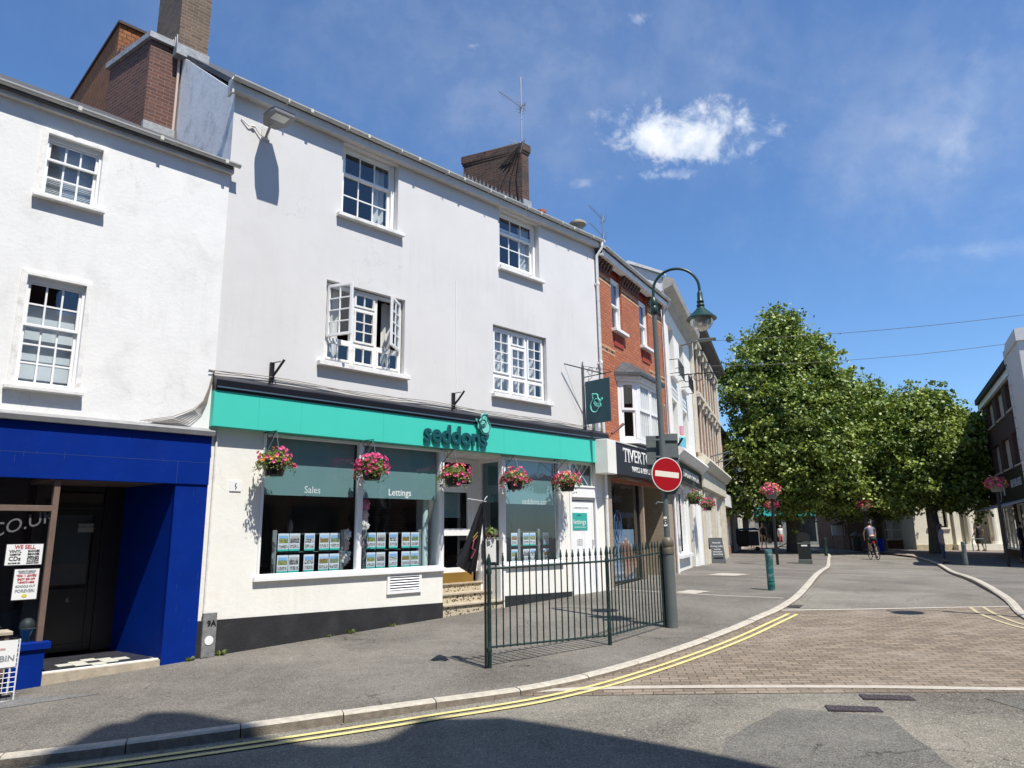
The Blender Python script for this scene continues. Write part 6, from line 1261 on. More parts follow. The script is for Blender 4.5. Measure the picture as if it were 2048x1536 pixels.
m = MB(); m.box(-.0, .27, -.012, .004, .0, 1.0); m.build('panel', GB, t, .006); m = MB(); m.box(-.25, -.01, .05, .062, .35, .97); m.build('panel', GB, t, .006)
m = MB(); [m.box(-.24, .26, -.035, -.0125, z, z + .03) for z in (.22, .88, .60)]; m.tube([(0, 0, .2), (0, 0, .92)], .056, 12); m.build('clamp_rails', GB, t); MB().tube([(.27, 0, .80), (.34, -.04, .92)], .018, 6).build('bracket_end', BLACK, t)
# guard railing
PL, PM, PR = Vector((-.32, 9.16)), Vector((1.31, 10.38)), Vector((2.34, 11.66))
t = thing('guard_railing', 'dark green spiked railing along the pavement between two posts and the lamp post', 'railing', at(PL.x, PL.y), 0)
b0 = Vector(at(PL.x, PL.y))
def rel(p, h, base=None): z = gz(p.x, p.y) if base is None else base; return (p.x - b0.x, p.y - b0.y, z + h - b0.z)
def spike(m, p, z0, z1, r=.0105, base=None):
    x, y, _ = rel(p, 0); zb = rel(p, 0)[2]
    m.tube([(x, y, zb + z0), (x, y, zb + z1 - .13)], r, 6, caps=True); m.lathe([(r * 1.2, z1 - .14), (.014, z1 - .13), (.008, z1 - .115), (.019, z1 - .095), (.014, z1 - .06), (.006, z1 - .015), (.011, z1 - .008), (.0, z1)], 8, (x, y, zb))
for p, h, nm_ in ((PL, 1.36, 'post'), (PM, 1.36, 'post'), (PR, 1.30, 'post')):
    m = MB(); x, y, z = rel(p, 0); m.lathe([(.028, -.05), (.028, .18), (.034, .2), (.027, .24), (.026, h - .26), (.036, h - .24), (.03, h - .20), (.022, h - .17), (.030, h - .12), (.018, h - .05), (.013, h - .02), (0, h)], 14, (x, y, z)); m.build(nm_, GREENM, t, smooth=True)
for (p, q, zt0, zt1, zb0, zb1, n) in ((PL, PM, 1.17, 1.13, .24, .13, 18), (PM, PR, 1.13, 1.14, .13, .10, 16)):
    MB().tube([rel(p, zt0), rel(q, zt1)], .014, 8).build('top_rail', GREENM, t); MB().tube([rel(p, zb0), rel(q, zb1)], .013, 8).build('bottom_rail', GREENM, t)
    for k in range(1, n + 1):
        f = k / (n + 1); c = p.lerp(q, f); zt = zt0 + (zt1 - zt0) * f; zb = zb0 + (zb1 - zb0) * f; m = MB(); spike(m, c, zb - .02, zt + .19 + random.uniform(-.004, .004)); m.build('bar', GREENM, t)
# flag on the end post
t = thing('furled_flag', 'black pole with a furled black feather flag strapped to the railing end', 'flag', at(PL.x - .045, PL.y - .02), 0)
MB().tube([(0, 0, 0), (0, 0, 1.2), (-.02, 0, 2.03)], .015, 8).build('pole', BLACK, t); MB().tube([(.02, -.01, 2.0), (-.22, -.02, 2.04)], .004, 5).build('white_cord', PAINT, t); MB().tube([(-.02, 0, 2.0), (.03, .01, 2.07)], .006, 5).build('hook', PAINT, t)
CL = mat('black_flag_cloth', (.012, .011, .013), .55); m = MB()
def fold(a0, a1, b0_, b1, zt_, zb_l, zb_r, amp, ph):
    vs = []; nu, nv = 10, 14
    for j in range(nv + 1):
        v = j / nv
        for i in range(nu + 1):
            u_ = i / nu; x = (a0 + (a1 - a0) * u_) * (1 - v) + (b0_ + (b1 - b0_) * u_) * v; zb = zb_l + (zb_r - zb_l) * u_
            vs.append((x, amp * math.sin(u_ * 9 + ph + v * 2) * (.3 + v), zt_ + (zb - zt_) * v))
    m.add(vs, [(j * (nu + 1) + i, j * (nu + 1) + i + 1, (j + 1) * (nu + 1) + i + 1, (j + 1) * (nu + 1) + i) for j in range(nv) for i in range(nu)])
fold(-.06, -.01, -.36, -.17, 1.98, 1.22, 1.10, .02, 0); fold(-.04, -.005, -.24, -.12, 1.9, 1.18, 1.12, -.03, 1.5)
fo = m.build('banner', CL, t, smooth=True); m = MB(); m.tube([(-.13, -.035, 1.55), (-.16, -.04, 1.42), (-.12, -.04, 1.40), (-.17, -.045, 1.30)], .008, 5); m.build('banner_print', mat('flag_pink_print', (.35, .05, .10), .6), fo); m = MB(); m.tube([(-.09, -.03, 1.62), (-.15, -.04, 1.55)], .006, 5); m.tube([(-.09, -.03, 1.58), (-.15, -.04, 1.51)], .006, 5); m.build('banner_print', mat('flag_gold_print', (.4, .3, .08), .6), fo)
t = thing('tied_flowers', 'small bunch of red and green decoration with a card by the flag pole', 'bunch', (PL.x + .03, PL.y + .02, gz(PL.x, PL.y) + 1.2), 0)
m = MB(); foliage(m, (.0, -.0, .42), .07, .09, 60, .03, random.Random(3)); m.build('leaves', LEAF2, t); m = MB(); m.box(.0 - .07, .06, .0, .003, .05, .34); m.build('card', LETTER_W, t); m = MB(); blooms(m, (0, 0, .36), .06, .05, 10, .03, random.Random(4)); m.build('flowers', FLOW_R, t)
# bollards
def bollard(x, y, label, m_, h=.92, r=.075):
    t = thing('bollard', label, 'bollard', at(x, y), 0, 'bollards on the pavements'); m = MB(); m.lathe([(r, -.04), (r, .10), (r * 1.08, .115), (r * 1.08, .135), (r, .15), (r, .19), (r * 1.08, .205), (r, .22), (r, .25), (r * 1.05, .265), (r, .28), (r, h - .14), (r * 1.06, h - .13), (r * 1.06, h - .115), (r, h - .105), (r, h - .08), (r * 1.06, h - .07), (r * 1.06, h - .055), (r, h - .045), (r * .97, h - .01), (r * .7, h), (0, h + .004)], 20)
    m.build('body', m_, t, smooth=True); return t
BG = mat('scuffed_teal_green', (.012, .12, .12), .45, .2, 4, .05, 30, dirt=.75, dscale=7, dirtcol=(.42, .47, .45))
bollard(5.55, 15.95, 'scuffed teal green bollard on the left pavement near the kerb', BG, .86, .078); bollard(18.35, 29.8, 'shaded grey bollard on the right pavement beside a standing woman', GREYP, .95, .085)
bollard(16.6, 38.9, 'distant dark green bollard beyond the black litter bin', GREENM, .95, .09)
# litter bin
t = thing('litter_bin', 'black litter bin with a domed hood and white strip on the left pavement', 'litter bin', at(12.4, 31.2), rad(-20)); PB = mat('black_bin_plastic', (.014, .016, .015), .4)
m = MB(); m.box(-.27, .27, -.25, .25, 0, .16); m.build('plinth', mat('mossy_grey_plinth', (.09, .10, .085), .8), t, .01); m = MB(); m.box(-.255, .255, -.235, .235, .175, .90); m.build('body', PB, t, .02); m = MB(); m.box(-.262, .262, -.242, .242, .16, .175); m.box(-.262, .262, -.242, .242, .84, .86); m.build('trim', mat('bin_silver_trim', (.25, .27, .25), .4), t)
m = MB(); m.prism([(-.255, .95), (.255, .95), (.255, 1.08), (.22, 1.19), (.13, 1.26), (0, 1.28), (-.13, 1.26), (-.22, 1.19), (-.255, 1.08)], -.235, .235); m.box(-.255, -.20, -.2, .2, .90, .95); m.box(.20, .255, -.2, .2, .90, .95); m.build('hood', PB, t, .015); MB().box(-.12, .12, -.245, -.236, .72, .78).build('white_label', LETTER_W, t)
# flower poles
def flower_pole(label, x, y, h, seed, grp='flower baskets on poles in the street', m_=None, sc=1.0):
    rnd = random.Random(seed); t = thing('flower_pole', label, 'flower pole', at(x, y), 0, grp)
    MB().tube([(0, 0, -.03), (0, 0, h)], .055, 10).build('pole', m_ or BLACK, t, smooth=True); m = MB(); m.lathe([(.06, h - .62), (.20, h - .62), (.26, h - .30), (.27, h - .28), (.2, h - .30)], 14); m.build('planter', mat('grey_planter', (.16, .15, .14), .6), t, smooth=True)
    m = MB(); foliage(m, (0, 0, h - .28), .38, .30, 560, .045, rnd, .6); m.build('foliage', LEAF2, t); m = MB(); blooms(m, (0, 0, h - .30), .37, .30, 85, .05, rnd); m.build('flowers', FLOW, t); m = MB(); blooms(m, (0, 0, h - .28), .34, .28, 35, .045, rnd); m.build('red_flowers', FLOW_O, t); return t
flower_pole('tall black pole with a pink flower basket on the left pavement', 10.6, 29.5, 3.25, 31)
flower_pole('flower pole behind the cyclist under the trees', 20.0, 41.2, 3.0, 32)
flower_pole('flower pole standing at the right edge with pink flowers and a pale planter', 19.6, 29.1, 3.55, 33)
flower_pole('distant flower pole mostly hidden by the tallest tree', 14.5, 40.5, 3.0, 34)
# notice board a-frame
t = thing('a_board', 'grey chalkboard pavement sign with white writing by the cream shop', 'pavement sign', (8.35, 30.2, gz(8.35, 30.2)), rad(10))
m = MB(); m.prism([(-.22, 0), (-.19, 0), (.02, 1.02), (-.01, 1.02)], -.3, .3, 'x'); m.prism([(.22, 0), (.19, 0), (-.02, 1.02), (.01, 1.02)], -.3, .3, 'x'); m.build('frame', mat('slate_grey_board', (.06, .065, .065), .6), t); 
for k, (s_, z_) in enumerate((('White Ball', .82), ('Morning Coffee', .68), ('Lunches', .56), ('Homemade', .46), ('Served Daily', .36))): text_mb(s_, .085, LETTER_W, 'lettering', t, (0, -.226 + z_ * .2, z_), .002, rot=(math.pi / 2 - .2, 0, 0))
MB().box(-.2, .2, -.19, -.17, .18, .24).build('black_strip', BLACK, t)
# wheeled trolley bin
t = thing('wheeled_stall_trolley', 'black wheeled trolley with a blue cover standing by the terrace', 'trolley', (14.9, 46.6, gz(14.9, 46.6)), rad(-12))
m = MB(); m.box(-.75, .05, -.4, .4, .25, 1.25); m.build('body', PB, t, .02); m = MB(); m.box(.052, .70, -.38, .38, .30, 1.20); m.build('slatted_side', mat('grey_slats', (.12, .13, .13), .6, .3, 12), t, .01); m = MB(); m.prism([(-.78, 1.26), (.74, 1.26), (.76, 1.32), (.5, 1.42), (-.5, 1.38), (-.8, 1.33)], -.42, .42); m.build('blue_cover', mat('blue_tarpaulin', (.02, .18, .42), .5, .15, 5), t)
for x in (-.65, .62):
    for y in (-.3, .3): MB().tube([(x, y - .03, .12), (x, y + .03, .12)], .12, 14).build('wheel', BLACK, t)
t = thing('blue_recycling_box', 'bright blue upright box standing beside a tree trunk', 'bin', (22.6, 45.2, gz(22.6, 45.2)), 0); MB().box(-.22, .22, -.2, .2, 0, .72).build('body', mat('vivid_blue', (.005, .03, .5), .4), t, .03); MB().box(-.24, .24, -.22, .22, .725, .77).build('lid', mat('vivid_blue', (0, 0, 0)), t, .01)
t = thing('litter_bin', 'dark litter bin with a pointed lid between the far trunks', 'litter bin', (21.9, 46.5, gz(21.9, 46.5)), 0); MB().lathe([(.3, 0), (.32, .8), (.34, .82)], 16).build('body', PB, t); MB().lathe([(.36, .95), (.34, 1.0), (.05, 1.18), (0, 1.2)], 16).build('hood', mat('grey_hood', (.2, .2, .2), .5), t)
t = thing('notice_board', 'double white notice board on posts beyond the cyclist', 'notice board', (22.9, 50.5, gz(22.9, 50.5)), 0)
for k in (0, 1): MB().box(-.8 + k * .84, -.04 + k * .84, -.03, .03, .9, 1.6).build('board', PAINT, t, .01)
for x in (-.78, .0, .8): MB().tube([(x, .05, 0), (x, .05, 1.8)], .035, 6).build('post', BROWNW, t)
MB().prism([(-.9, 1.62), (.9, 1.62), (0, 1.9)], -.12, .12).build('little_roof', BROWNW, t)
t = thing('bicycle_hoop', 'grey metal cycle hoop by the stone bank', 'cycle stand', (29.0, 45.5, gz(29.0, 45.5)), 0); MB().tube([(-.4, 0, 0), (-.4, 0, .65), (-.33, 0, .76), (.33, 0, .76), (.4, 0, .65), (.4, 0, 0)], .03, 8).build('hoop', GREYP, t)
t = thing('cafe_chairs', 'dark cafe table standing at the far right shopfront', 'table', (21.6, 30.6, gz(21.6, 30.6)), 0); MB().lathe([(.35, .72), (.35, .75), (0, .75)], 16).build('table_top', BLACK, t); MB().tube([(0, 0, 0), (0, 0, .72)], .03, 6).build('leg', BLACK, t); MB().lathe([(.22, 0), (.2, .02), (0, .03)], 12).build('foot', BLACK, t)
t = thing('second_flower_box', 'weedy tuft of plants and metal stakes at the foot of the tallest tree', 'plants', (16.1, 43.0, gz(16.1, 43.0)), 0); m = MB()
for k in range(7): a = rad(150 + k * 9); m.tube([(.0, 0, .55), (math.cos(a) * 1.3, math.sin(a) * .4, .0)], .018, 4)
m.build('stakes', GREYP, t)
# weeds at the wall foot
def weed(name, label, x, d, r, n, seed):
    p = D2W(x, d); t = MB(); rnd = random.Random(seed)
    for i in range(n):
        a = rnd.uniform(0, 6.28); l = r * rnd.uniform(.4, 1.1); q = Vector((math.cos(a) * l, math.sin(a) * l, r * rnd.uniform(.2, .9))); s = Vector((-math.sin(a), math.cos(a), 0)) * r * .12
        t.add([(0, 0, 0), tuple(q * .55 + s + Vector((0, 0, .01))), tuple(q), tuple(q * .55 - s)], [(0, 1, 2, 3)])
    o = t.build(name, LEAF2); o.location = (p.x, p.y, gz(p.x, p.y)); tag(o, label, 'weed', 'weeds growing at the wall foot')
weed('weed', 'green weed at the foot of the blue pilaster', 4.02, .10, .075, 50, 1); weed('weed', 'weed growing beside the 9A board', 4.45, .05, .10, 40, 2); weed('weed', 'pale weed tuft at the middle of the black plinth', 6.55, .04, .08, 50, 3); weed('weed', 'tiny weed left of the pale tuft', 6.15, .04, .06, 25, 4); weed('weed', 'tiny weed on the plinth nearer the vent', 7.35, .04, .07, 25, 5)

# ================= trees =================
def tree(label, x, y, h, blobs, trunk_r, seed, leaves, lsize=.10, zlow=1.75, dy=0.0):
    blobs = [(a, b * .8 + dy, c, e) for a, b, c, e in blobs]
    rnd = np.random.default_rng(seed); rr = random.Random(seed); t = thing('plane_tree', label, 'tree', at(x, y), 0, 'plane trees in the square')
    m = MB(); m.tube([(0, 0, -.1), (.03, 0, 1.2), (0, .05, 2.6), (.05, 0, h * .45), (0, 0, h * .75)], [trunk_r * 1.25, trunk_r, trunk_r * .85, trunk_r * .5, .05], 12)
    for (bx, by, bz, br) in blobs:
        z0 = rr.uniform(2.2, 3.5); e = Vector((bx, by, bz)); s = Vector((0, .03, z0)); mid = s.lerp(e, .5) + Vector((0, 0, -.2)); m.tube([s, mid, e], [trunk_r * .45, trunk_r * .28, .04], 7)
        for k in range(4): d = Vector((rr.gauss(0, 1), rr.gauss(0, 1), rr.gauss(.3, 1))).normalized(); m.tube([e.lerp(mid, .3), e + d * br * .7], [.05, .015], 5)
    m.build('trunk', BARK, t, smooth=True)
    B = np.array(blobs); w = B[:, 3] ** 2; w = w / w.sum(); nc = leaves // 34
    bi = rnd.choice(len(B), nc, p=w); d = rnd.normal(size=(nc, 3)); d /= np.linalg.norm(d, axis=1)[:, None]
    rad_ = B[bi, 3] * (1 - .42 * rnd.random(nc) ** 1.6); rad_ *= 1 + .12 * np.sin(d[:, 0] * 7 + bi) * np.sin(d[:, 2] * 6)
    cc = B[bi, :3] + d * rad_[:, None] * np.array([1, .82, .9]); cc[:, 2] = np.maximum(cc[:, 2], zlow + .8 * rnd.random(nc) + .25 * np.sin(cc[:, 0] * 2))
    gp = np.sin(cc[:, 0] * 1.9 + seed) * np.sin(cc[:, 2] * 1.7 + seed * 2) + .6 * np.sin(cc[:, 0] * 3.7 + 1) * np.sin(cc[:, 2] * 3.3) + .35 * np.sin(cc[:, 1] * 2.5); keep = (gp < .42) | (rnd.random(nc) < .22); cc = cc[keep]; d = d[keep]; bi = bi[keep]; nc = len(cc); rag = rnd.random(nc) < .12; cc[rag] += d[rag] * (.25 + .45 * rnd.random(rag.sum()))[:, None]; cs = .15 + .24 * rnd.random(nc); cs[rag] *= .7
    per = 34; L = np.repeat(cc, per, 0) + rnd.normal(size=(nc * per, 3)) * np.repeat(cs, per)[:, None] * np.array([1, 1, .55]); od = np.repeat(d, per, 0)
    nrm = od * .35 + rnd.normal(size=L.shape) * .62 + np.array([0, 0, .42]); nrm /= np.linalg.norm(nrm, axis=1)[:, None]
    tmp = rnd.normal(size=L.shape); t1 = np.cross(nrm, tmp); t1 /= np.linalg.norm(t1, axis=1)[:, None]; t2 = np.cross(nrm, t1)
    s = lsize * (.5 + .9 * rnd.random(len(L)))[:, None]; n = len(L)
    V = np.empty((n, 5, 3)); V[:, 0] = L - t1 * s; V[:, 1] = L + t2 * s * .75 - nrm * s * .15; V[:, 2] = L + t1 * s * .55 + t2 * s * .5; V[:, 3] = L + t1 * s; V[:, 4] = L - t2 * s * .7 + nrm * s * .1
    me = bpy.data.meshes.new('crown'); me.vertices.add(n * 5); me.vertices.foreach_set('co', V.reshape(-1)); me.loops.add(n * 5); me.loops.foreach_set('vertex_index', np.arange(n * 5)); me.polygons.add(n); me.polygons.foreach_set('loop_start', np.arange(n) * 5); me.polygons.foreach_set('loop_total', np.full(n, 5)); me.update(calc_edges=True); me.materials.append(LEAF)
    o = bpy.data.objects.new('crown', me); COL.objects.link(o); o.parent = t; return t
tree('tallest plane tree, left of the group, with a pointed top', 16.7, 43.4, 15, [(-.4, .2, 12.8, 1.7), (.0, 0, 13.9, 1.1), (-1.3, .2, 11.4, 2.1), (1.5, 0, 11.6, 1.6), (2.6, 0, 9.7, 1.6), (-2.4, 0, 9.9, 1.6), (.8, -.3, 10.2, 2.4), (-1.6, .3, 8.8, 2.4), (1.9, 0, 8.3, 2.3), (0, -.6, 7.8, 2.8), (-2.0, -.3, 6.2, 2.3), (0, 1.2, 6.6, 2.8), (2.8, .2, 6.3, 2.0), (.4, -1.4, 5.4, 2.4), (-1.3, -.8, 4.4, 1.9), (2.2, -.6, 4.2, 2.0), (-.2, 0, 3.6, 1.9), (3.4, .6, 7.9, 1.3), (-2.9, 0, 3.4, 1.6), (-3.2, .2, 5.2, 1.5), (3.2, .3, 3.4, 1.5)], .42, 11, 125000, dy=-1.2)
tree('rounded plane tree in the middle of the group', 23.3, 46.3, 11, [(0, 0, 9.3, 1.8), (-1.8, 0, 8.6, 1.9), (1.6, -.2, 8.2, 2.0), (-2.4, -.2, 6.6, 2.1), (0, -.6, 6.8, 2.5), (2.2, 0, 6.0, 2.2), (-1.0, -.8, 4.7, 2.1), (1.0, -.4, 4.2, 1.9), (-2.7, .2, 4.3, 1.7), (-1.8, 0, 3.3, 1.5), (.8, 0, 3.2, 1.5)], .30, 12, 80000)
tree('plane tree on the right of the group, nearest the stone bank', 24.3, 42.0, 10, [(.4, 0, 8.0, 1.8), (-1.2, 0, 7.7, 1.7), (1.9, -.2, 6.9, 1.7), (-2.3, 0, 6.2, 1.7), (0, -.7, 6.2, 2.2), (2.5, 0, 5.3, 1.5), (-1.2, -.6, 4.5, 1.9), (1.1, -.5, 4.1, 1.8), (3.1, -.1, 4.2, 1.2), (-1.8, 0, 3.3, 1.3), (2.0, 0, 3.2, 1.3), (3.6, .2, 5.0, .9)], .34, 13, 84000)
None and tree('low plane tree filling the gap behind the flower pole', 20.9, 46.0, 8, [(0, 0, 7.0, 1.9), (-1.4, 0, 5.4, 1.8), (1.5, 0, 5.6, 1.9), (0, -.6, 4.2, 1.8)], .22, 14, 32000)

# ================= people =================
def skin_mesh(name, verts, edges, radii, m, parent, sub=1):
    me = bpy.data.meshes.new(name); me.from_pydata(verts, edges, []); o = bpy.data.objects.new(name, me); COL.objects.link(o)
    md = o.modifiers.new('s', 'SKIN'); sv = me.skin_vertices[0].data
    for i, r in enumerate(radii): sv[i].radius = r if isinstance(r, tuple) else (r, r)
    sv[0].use_root = True; s2 = o.modifiers.new('u', 'SUBSURF'); s2.levels = sub; s2.render_levels = sub
    dg = bpy.context.evaluated_depsgraph_get(); dg.update(); m2 = bpy.data.meshes.new_from_object(o.evaluated_get(dg)); COL.objects.unlink(o); bpy.data.objects.remove(o)
    m2.name = name; m2.materials.clear(); m2.materials.append(m); m2.polygons.foreach_set('use_smooth', [True] * len(m2.polygons))
    o2 = bpy.data.objects.new(name, m2); COL.objects.link(o2); o2.parent = parent; return o2
SKIN = mat('skin', (.50, .29, .20), .5); SKIN_D = mat('shaded_skin', (.30, .18, .13), .5)
HAIRS = {'dark': mat('dark_hair', (.015, .011, .009), .5), 'fair': mat('fair_hair', (.30, .20, .11), .5), 'grey': mat('grey_hair', (.4, .38, .36), .6)}
def person(label, x, y, h, heading, hair, top, bottom, group=None, sleeves=.3, hem=.42, stride=.16, skirt=False, arms=None, long_hair=False, shoes=None, lift=0.0, legs=None, lean=0.0, skin=None, wide=1.0, hat=None):
    """standing or walking figure; heading 0 faces the camera (-y)"""
    t = thing('person', label, 'person', (x, y, gz(x, y) + lift), heading, group); k = h / 1.7; sk = skin or SKIN; W = wide
    def P(a, b, c): return (a * k, (b - lean * max(0, c - .9)) * k, c * k)
    hipL, hipR = (.09, 0, .90), (-.09, 0, .90)
    A = arms or [((.18, 0, 1.40), (.23, .03, 1.13), (.22, -.06, .88)), ((-.18, 0, 1.40), (-.23, .03, 1.13), (-.22, -.02, .88))]
    Lg = legs or [((.09, 0, .88), (.10, -stride * .6, .48), (.10, -stride * .5, .08), (.10, -stride * .5 - .16, .03)), ((-.09, 0, .88), (-.10, .02, .47), (-.10, stride, .10), (-.10, stride - .13, .03))]
    v = [P(0, 0, .93), P(0, .01, 1.10), P(0, .01, 1.30), P(0, .01, 1.43), P(0, 0, 1.51), P(0, -.01, 1.58), P(0, -.01, 1.66)]; r = [(.115 * W, .09 * W), (.105 * W, .075 * W), (.135 * W, .09 * W), (.085, .06), (.05, .05), (.075, .085), (.06, .07)]; e = [(0, 1), (1, 2), (2, 3), (3, 4), (4, 5), (5, 6)]
    for sh_, el, wr in A:
        b = len(v); v += [P(*sh_), P(*el), P(*wr)]; r += [.052, .040, .028]; e += [(3, b), (b, b + 1), (b + 1, b + 2)]
        wrv, elv = Vector(wr), Vector(el); d = (wrv - elv).normalized(); s = d.cross(Vector((0, 1, 0))).normalized() if abs(d.y) < .9 else Vector((1, 0, 0)); f = s.cross(d)
        pb_ = len(v); v.append(P(*(wrv + d * .055))); r.append((.034, .02)); e.append((b + 2, pb_))
        for q in range(4): tip = wrv + d * (.115 + .012 * (1 - abs(q - 1.5))) + f * (q - 1.5) * .019 + s * .008; v.append(P(*tip)); r.append(.0085); e.append((pb_, len(v) - 1))
        v.append(P(*(wrv + d * .06 + f * .048))); r.append(.010); e.append((pb_, len(v) - 1))
    for hp, kn, an, toe in Lg:
        b = len(v); v += [P(*hp), P(*kn), P(*an), P(*toe)]; r += [.085 * W, .055, .036, (.038, .025)]; e += [(0, b), (b, b + 1), (b + 1, b + 2), (b + 2, b + 3)]
    skin_mesh('body', v, e, [tuple(q * k for q in rr_) if isinstance(rr_, tuple) else rr_ * k for rr_ in r], sk, t)
    # face
    hd = Vector(P(0, -.01, 1.60)); m = MB(); m.lathe([(.0, -.025), (.012, -.02), (.010, .02), (0, .03)], 8, (hd.x, hd.y - .085 * k, hd.z - .005)); m.build('nose', sk, t); m = MB(); [m.ball((hd.x + s * .03 * k, hd.y - .076 * k, hd.z + .02 * k), .009 * k, 8, 6) for s in (1, -1)]; m.box(hd.x - .02 * k, hd.x + .02 * k, hd.y - .083 * k, hd.y - .07 * k, hd.z - .048 * k, hd.z - .042 * k); m.build('eyes_and_mouth', HAIRS['dark'], t); m = MB(); [m.ball((hd.x + s * .076 * k, hd.y + .005, hd.z), (.012 * k, .02 * k, .03 * k), 8, 6) for s in (1, -1)]; m.build('ears', sk, t)
    # hair
    m = MB(); m.lathe([(.088 * k, -.02 * k), (.094 * k, .03 * k), (.083 * k, .075 * k), (.045 * k, .108 * k), (0, .115 * k)], 14, (hd.x, hd.y + .018 * k, hd.z + .01 * k)); m.ball((hd.x, hd.y + .045 * k, hd.z - .01 * k), (.08 * k, .065 * k, .09 * k), 12, 8)
    if long_hair: m.tube([(hd.x, hd.y + .06 * k, hd.z + .03 * k), (hd.x, hd.y + .09 * k, hd.z - .12 * k), (hd.x, hd.y + .10 * k, hd.z - .32 * k)], [.085 * k, .095 * k, .05 * k], 10)
    m.build('hair', hair, t, smooth=True)
    g = .012
    tv = [P(0, 0, .84), P(0, .01, 1.12), P(0, .01, 1.30), P(0, .01, 1.43)]; tr_ = [(.165 * W, .135 * W), (.145 * W, .115 * W), (.17 * W, .125 * W), (.11, .085)]; te = [(0, 1), (1, 2), (2, 3)]
    if sleeves > 0:
        for sh_, el, wr in A: b = len(tv); q = Vector(sh_).lerp(Vector(el), min(1, sleeves)); tv += [P(*sh_), P(*q)]; tr_ += [.062, .055]; te += [(3, b), (b, b + 1)]
    if sleeves > 1:
        for i, (sh_, el, wr) in enumerate(A): b = len(tv); q = Vector(el).lerp(Vector(wr), sleeves - 1); tv.append(P(*q)); tr_.append(.042); te.append((5 + 2 * i, b))
    skin_mesh('top', tv, te, [tuple(q * k for q in a) if isinstance(a, tuple) else a * k for a in tr_], top, t)
    if skirt:
        m = MB(); m.lathe([(.14 * k * W, 1.0 * k), (.165 * k * W, .85 * k), (.20 * k * W, hem * k), (.19 * k * W, hem * k)], 16); m.build('skirt', bottom, t, smooth=True)
    else:
        bv = [P(0, 0, 1.04), P(0, 0, .88)]; br = [(.135 * W, .11 * W), (.15 * W, .13 * W)]; be = [(0, 1)]
        for hp, kn, an, toe in Lg:
            b = len(bv); f = (.88 - hem) / .42
            if f <= 1: bv += [P(*hp), P(*Vector(hp).lerp(Vector(kn), f))]; br += [.098 * W, .085]; be += [(1, b), (b, b + 1)]
            else: bv += [P(*hp), P(*kn), P(*Vector(kn).lerp(Vector(an), min(1, f - 1)))]; br += [.098 * W, .068, .052]; be += [(1, b), (b, b + 1), (b + 1, b + 2)]
        skin_mesh('trousers' if hem < .3 else 'shorts', bv, be, [tuple(q * k for q in a) if isinstance(a, tuple) else a * k for a in br], bottom, t)
    for hp, kn, an, toe in Lg:
        a_, b_ = Vector(P(*an)), Vector(P(*toe)); m = MB(); d = (b_ - a_); d.z = 0; d.normalize(); s = Vector((-d.y, d.x, 0)) * .045 * k; z0 = min(a_.z - .08 * k, b_.z - .03 * k); z0 = max(z0, 0) if not legs else z0
        A0 = a_ - d * .05 * k; B0 = b_ + d * .05 * k
        vs = [tuple(Vector((p.x, p.y, z0)) + q) for p, q in ((A0, -s * .8), (B0, -s), (B0, s), (A0, s * .8))] + [(p.x + q.x, p.y + q.y, z0 + hh) for p, q, hh in ((A0, -s * .7, .09 * k), (B0, -s * .8, .035 * k), (B0, s * .8, .035 * k), (A0, s * .7, .09 * k))]
        m.add(vs, [(0, 1, 2, 3), (7, 6, 5, 4), (0, 4, 5, 1), (1, 5, 6, 2), (2, 6, 7, 3), (3, 7, 4, 0)]); m.build('shoe', shoes or BLACK, t, .01)
    return t
CLB = mat('black_cloth', (.012, .012, .014), .8); CLW = mat('white_cloth', (.70, .70, .70), .8); CLT = mat('tan_cloth', (.42, .27, .18), .8); CLP = mat('pink_red_cloth', (.45, .14, .16), .8); CLG = mat('grey_blue_cloth', (.16, .17, .22), .8); CLN = mat('navy_dark_cloth', (.02, .022, .03), .8)
person('woman walking in a black vest and tan shorts by the terrace', 17.25, 50.3, 1.72, rad(8), HAIRS['fair'], CLB, CLT, sleeves=0, hem=.58)
t = thing('shopping_bag', 'pale tan shopping bag carried by the woman in the black vest', 'bag', (17.62, 50.2, gz(17.6, 50.2) + .35), rad(10)); m = MB(); m.prism([(-.15, 0), (.15, 0), (.13, .38), (-.13, .38)], -.04, .04); m.build('body', mat('tan_bag', (.55, .40, .30), .7), t); MB().tube([(-.08, 0, .38), (-.05, 0, .55), (.05, 0, .55), (.08, 0, .38)], .008, 5).build('handle', CLT, t)
person('small child in a white t-shirt and pale shorts walking beside the trolley', 15.9, 48.6, 1.12, rad(10), HAIRS['fair'], CLW, mat('pale_shorts', (.5, .48, .48), .8), sleeves=.5, hem=.55)
person('older woman in a white top and red patterned trousers behind the flower pole', 20.0, 54.5, 1.55, rad(-5), HAIRS['grey'], CLW, CLP, sleeves=.4, hem=.35, wide=1.25)
person('woman in a dark knee length dress walking away with a bag', 29.6, 46.3, 1.72, rad(185), HAIRS['dark'], CLB, CLB, sleeves=.35, skirt=True, hem=.48, skin=SKIN_D, wide=1.15, arms=[((.18, 0, 1.40), (.30, .02, 1.16), (.36, -.06, .95)), ((-.18, 0, 1.40), (-.30, .03, 1.16), (-.25, -.02, .98))])
t = thing('handbag', 'dark square handbag held by the woman in the dark dress', 'bag', (30.35, 46.3, gz(30.35, 46.3) + .62), rad(10)); m = MB(); m.prism([(-.15, 0), (.15, 0), (.14, .26), (-.14, .26)], -.05, .05); m.build('body', BROWNW, t); MB().tube([(-.1, 0, .26), (-.08, 0, .36), (.08, 0, .36), (.1, 0, .26)], .008, 5).build('handle', BROWNW, t)
person('woman with long dark hair in jeans standing behind the grey bollard', 18.55, 31.6, 1.66, rad(75), HAIRS['dark'], CLG, mat('denim', (.03, .045, .08), .8), sleeves=.5, hem=.12, stride=.05, long_hair=True, skin=SKIN_D)
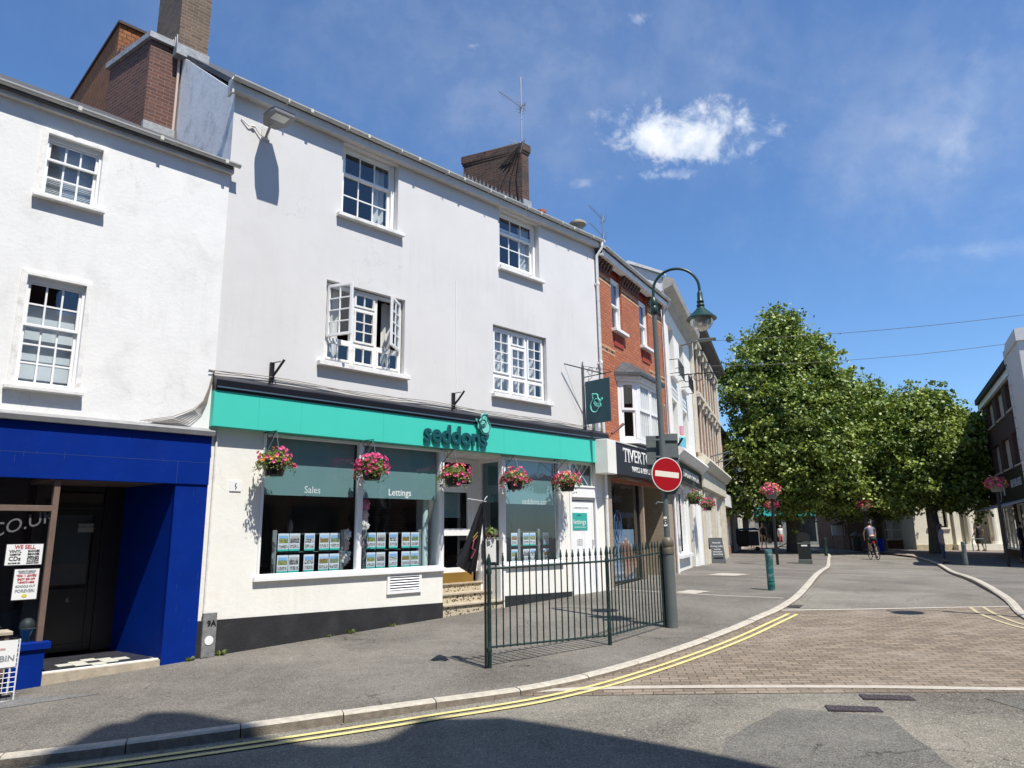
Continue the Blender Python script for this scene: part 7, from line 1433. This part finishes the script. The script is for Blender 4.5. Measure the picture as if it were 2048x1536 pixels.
person('person in dark clothes standing at the right edge by the shop', 22.0, 31.6, 1.75, rad(40), HAIRS['dark'], CLN, CLN, sleeves=1.7, hem=.12, stride=.08, skin=SKIN_D)
# cyclist and bicycle, seen from behind
cx, cy = 17.9, 36.4; cz_ = rz(cx, cy); hd_ = rad(172)
bt = thing('bicycle', 'dark bicycle with a red rear light ridden up the road', 'bicycle', (cx, cy, cz_), hd_)
for wy, nm_ in ((-.52, 'wheel'), (.52, 'wheel')):
    m = MB(); m.tube([(0, wy + .335 * math.cos(a), .345 + .335 * math.sin(a)) for a in [i * math.pi / 14 for i in range(29)]], .018, 6, caps=False); wo = m.build(nm_, BLACK, bt)
    m = MB(); [m.tube([(0, wy, .345), (0, wy + .32 * math.cos(a), .345 + .32 * math.sin(a))], .003, 3) for a in [i * math.pi / 8 for i in range(16)]]; m.tube([(-.04, wy, .345), (.04, wy, .345)], .02, 8); m.build('spokes', mat('steel', (.6, .6, .6), .3), wo)
m = MB(); bbk = (0, .08, .30); st_, hdp = (0, .22, .85), (0, -.38, .88)
for a, b in ((bbk, st_), (bbk, (0, -.36, .72)), (st_, hdp), ((0, .52, .345), bbk), ((0, .52, .345), st_), (hdp, (0, -.52, .345))): m.tube([a, b], .018, 6)
m.tube([st_, (0, .25, .96)], .014, 6); m.build('frame', BLACK, bt); MB().prism([(.10, .96), (.38, .96), (.40, 1.0), (.12, .99)], -.07, .07, 'x').build('saddle', BLACK, bt, .01)
MB().tube([(-.26, -.42, .98), (-.2, -.45, 1.0), (.2, -.45, 1.0), (.26, -.42, .98)], .014, 6).build('handlebar', BLACK, bt); MB().box(.05, .13, .42, .48, .80, .90).build('rear_light', mat('red_bag', (.6, .01, .01), .4), bt); m = MB(); m.tube([(-.1, .08, .30), (.1, .08, .30)], .02, 6); m.box(-.14, -.08, .04, .12, .45, .47); m.box(.08, .14, .04, .12, .13, .15); m.build('pedals', BLACK, bt)
person('cyclist in a grey and lilac jersey and black shorts riding away', cx, cy, 1.72, hd_, HAIRS['dark'], mat('lilac_grey_jersey', (.17, .17, .22), .8), CLB, sleeves=.6, hem=.55, lift=cz_ - gz(cx, cy) + .12, lean=.35,
       arms=[((.19, 0, 1.38), (.27, -.20, 1.16), (.25, -.30, .90)), ((-.19, 0, 1.38), (-.27, -.20, 1.16), (-.25, -.30, .90))], legs=[((.09, .2, .86), (.12, -.18, .62), (.11, .10, .30), (.11, -.06, .27)), ((-.09, .2, .86), (-.11, .0, .44), (-.11, .10, .04), (-.11, -.06, .02))])
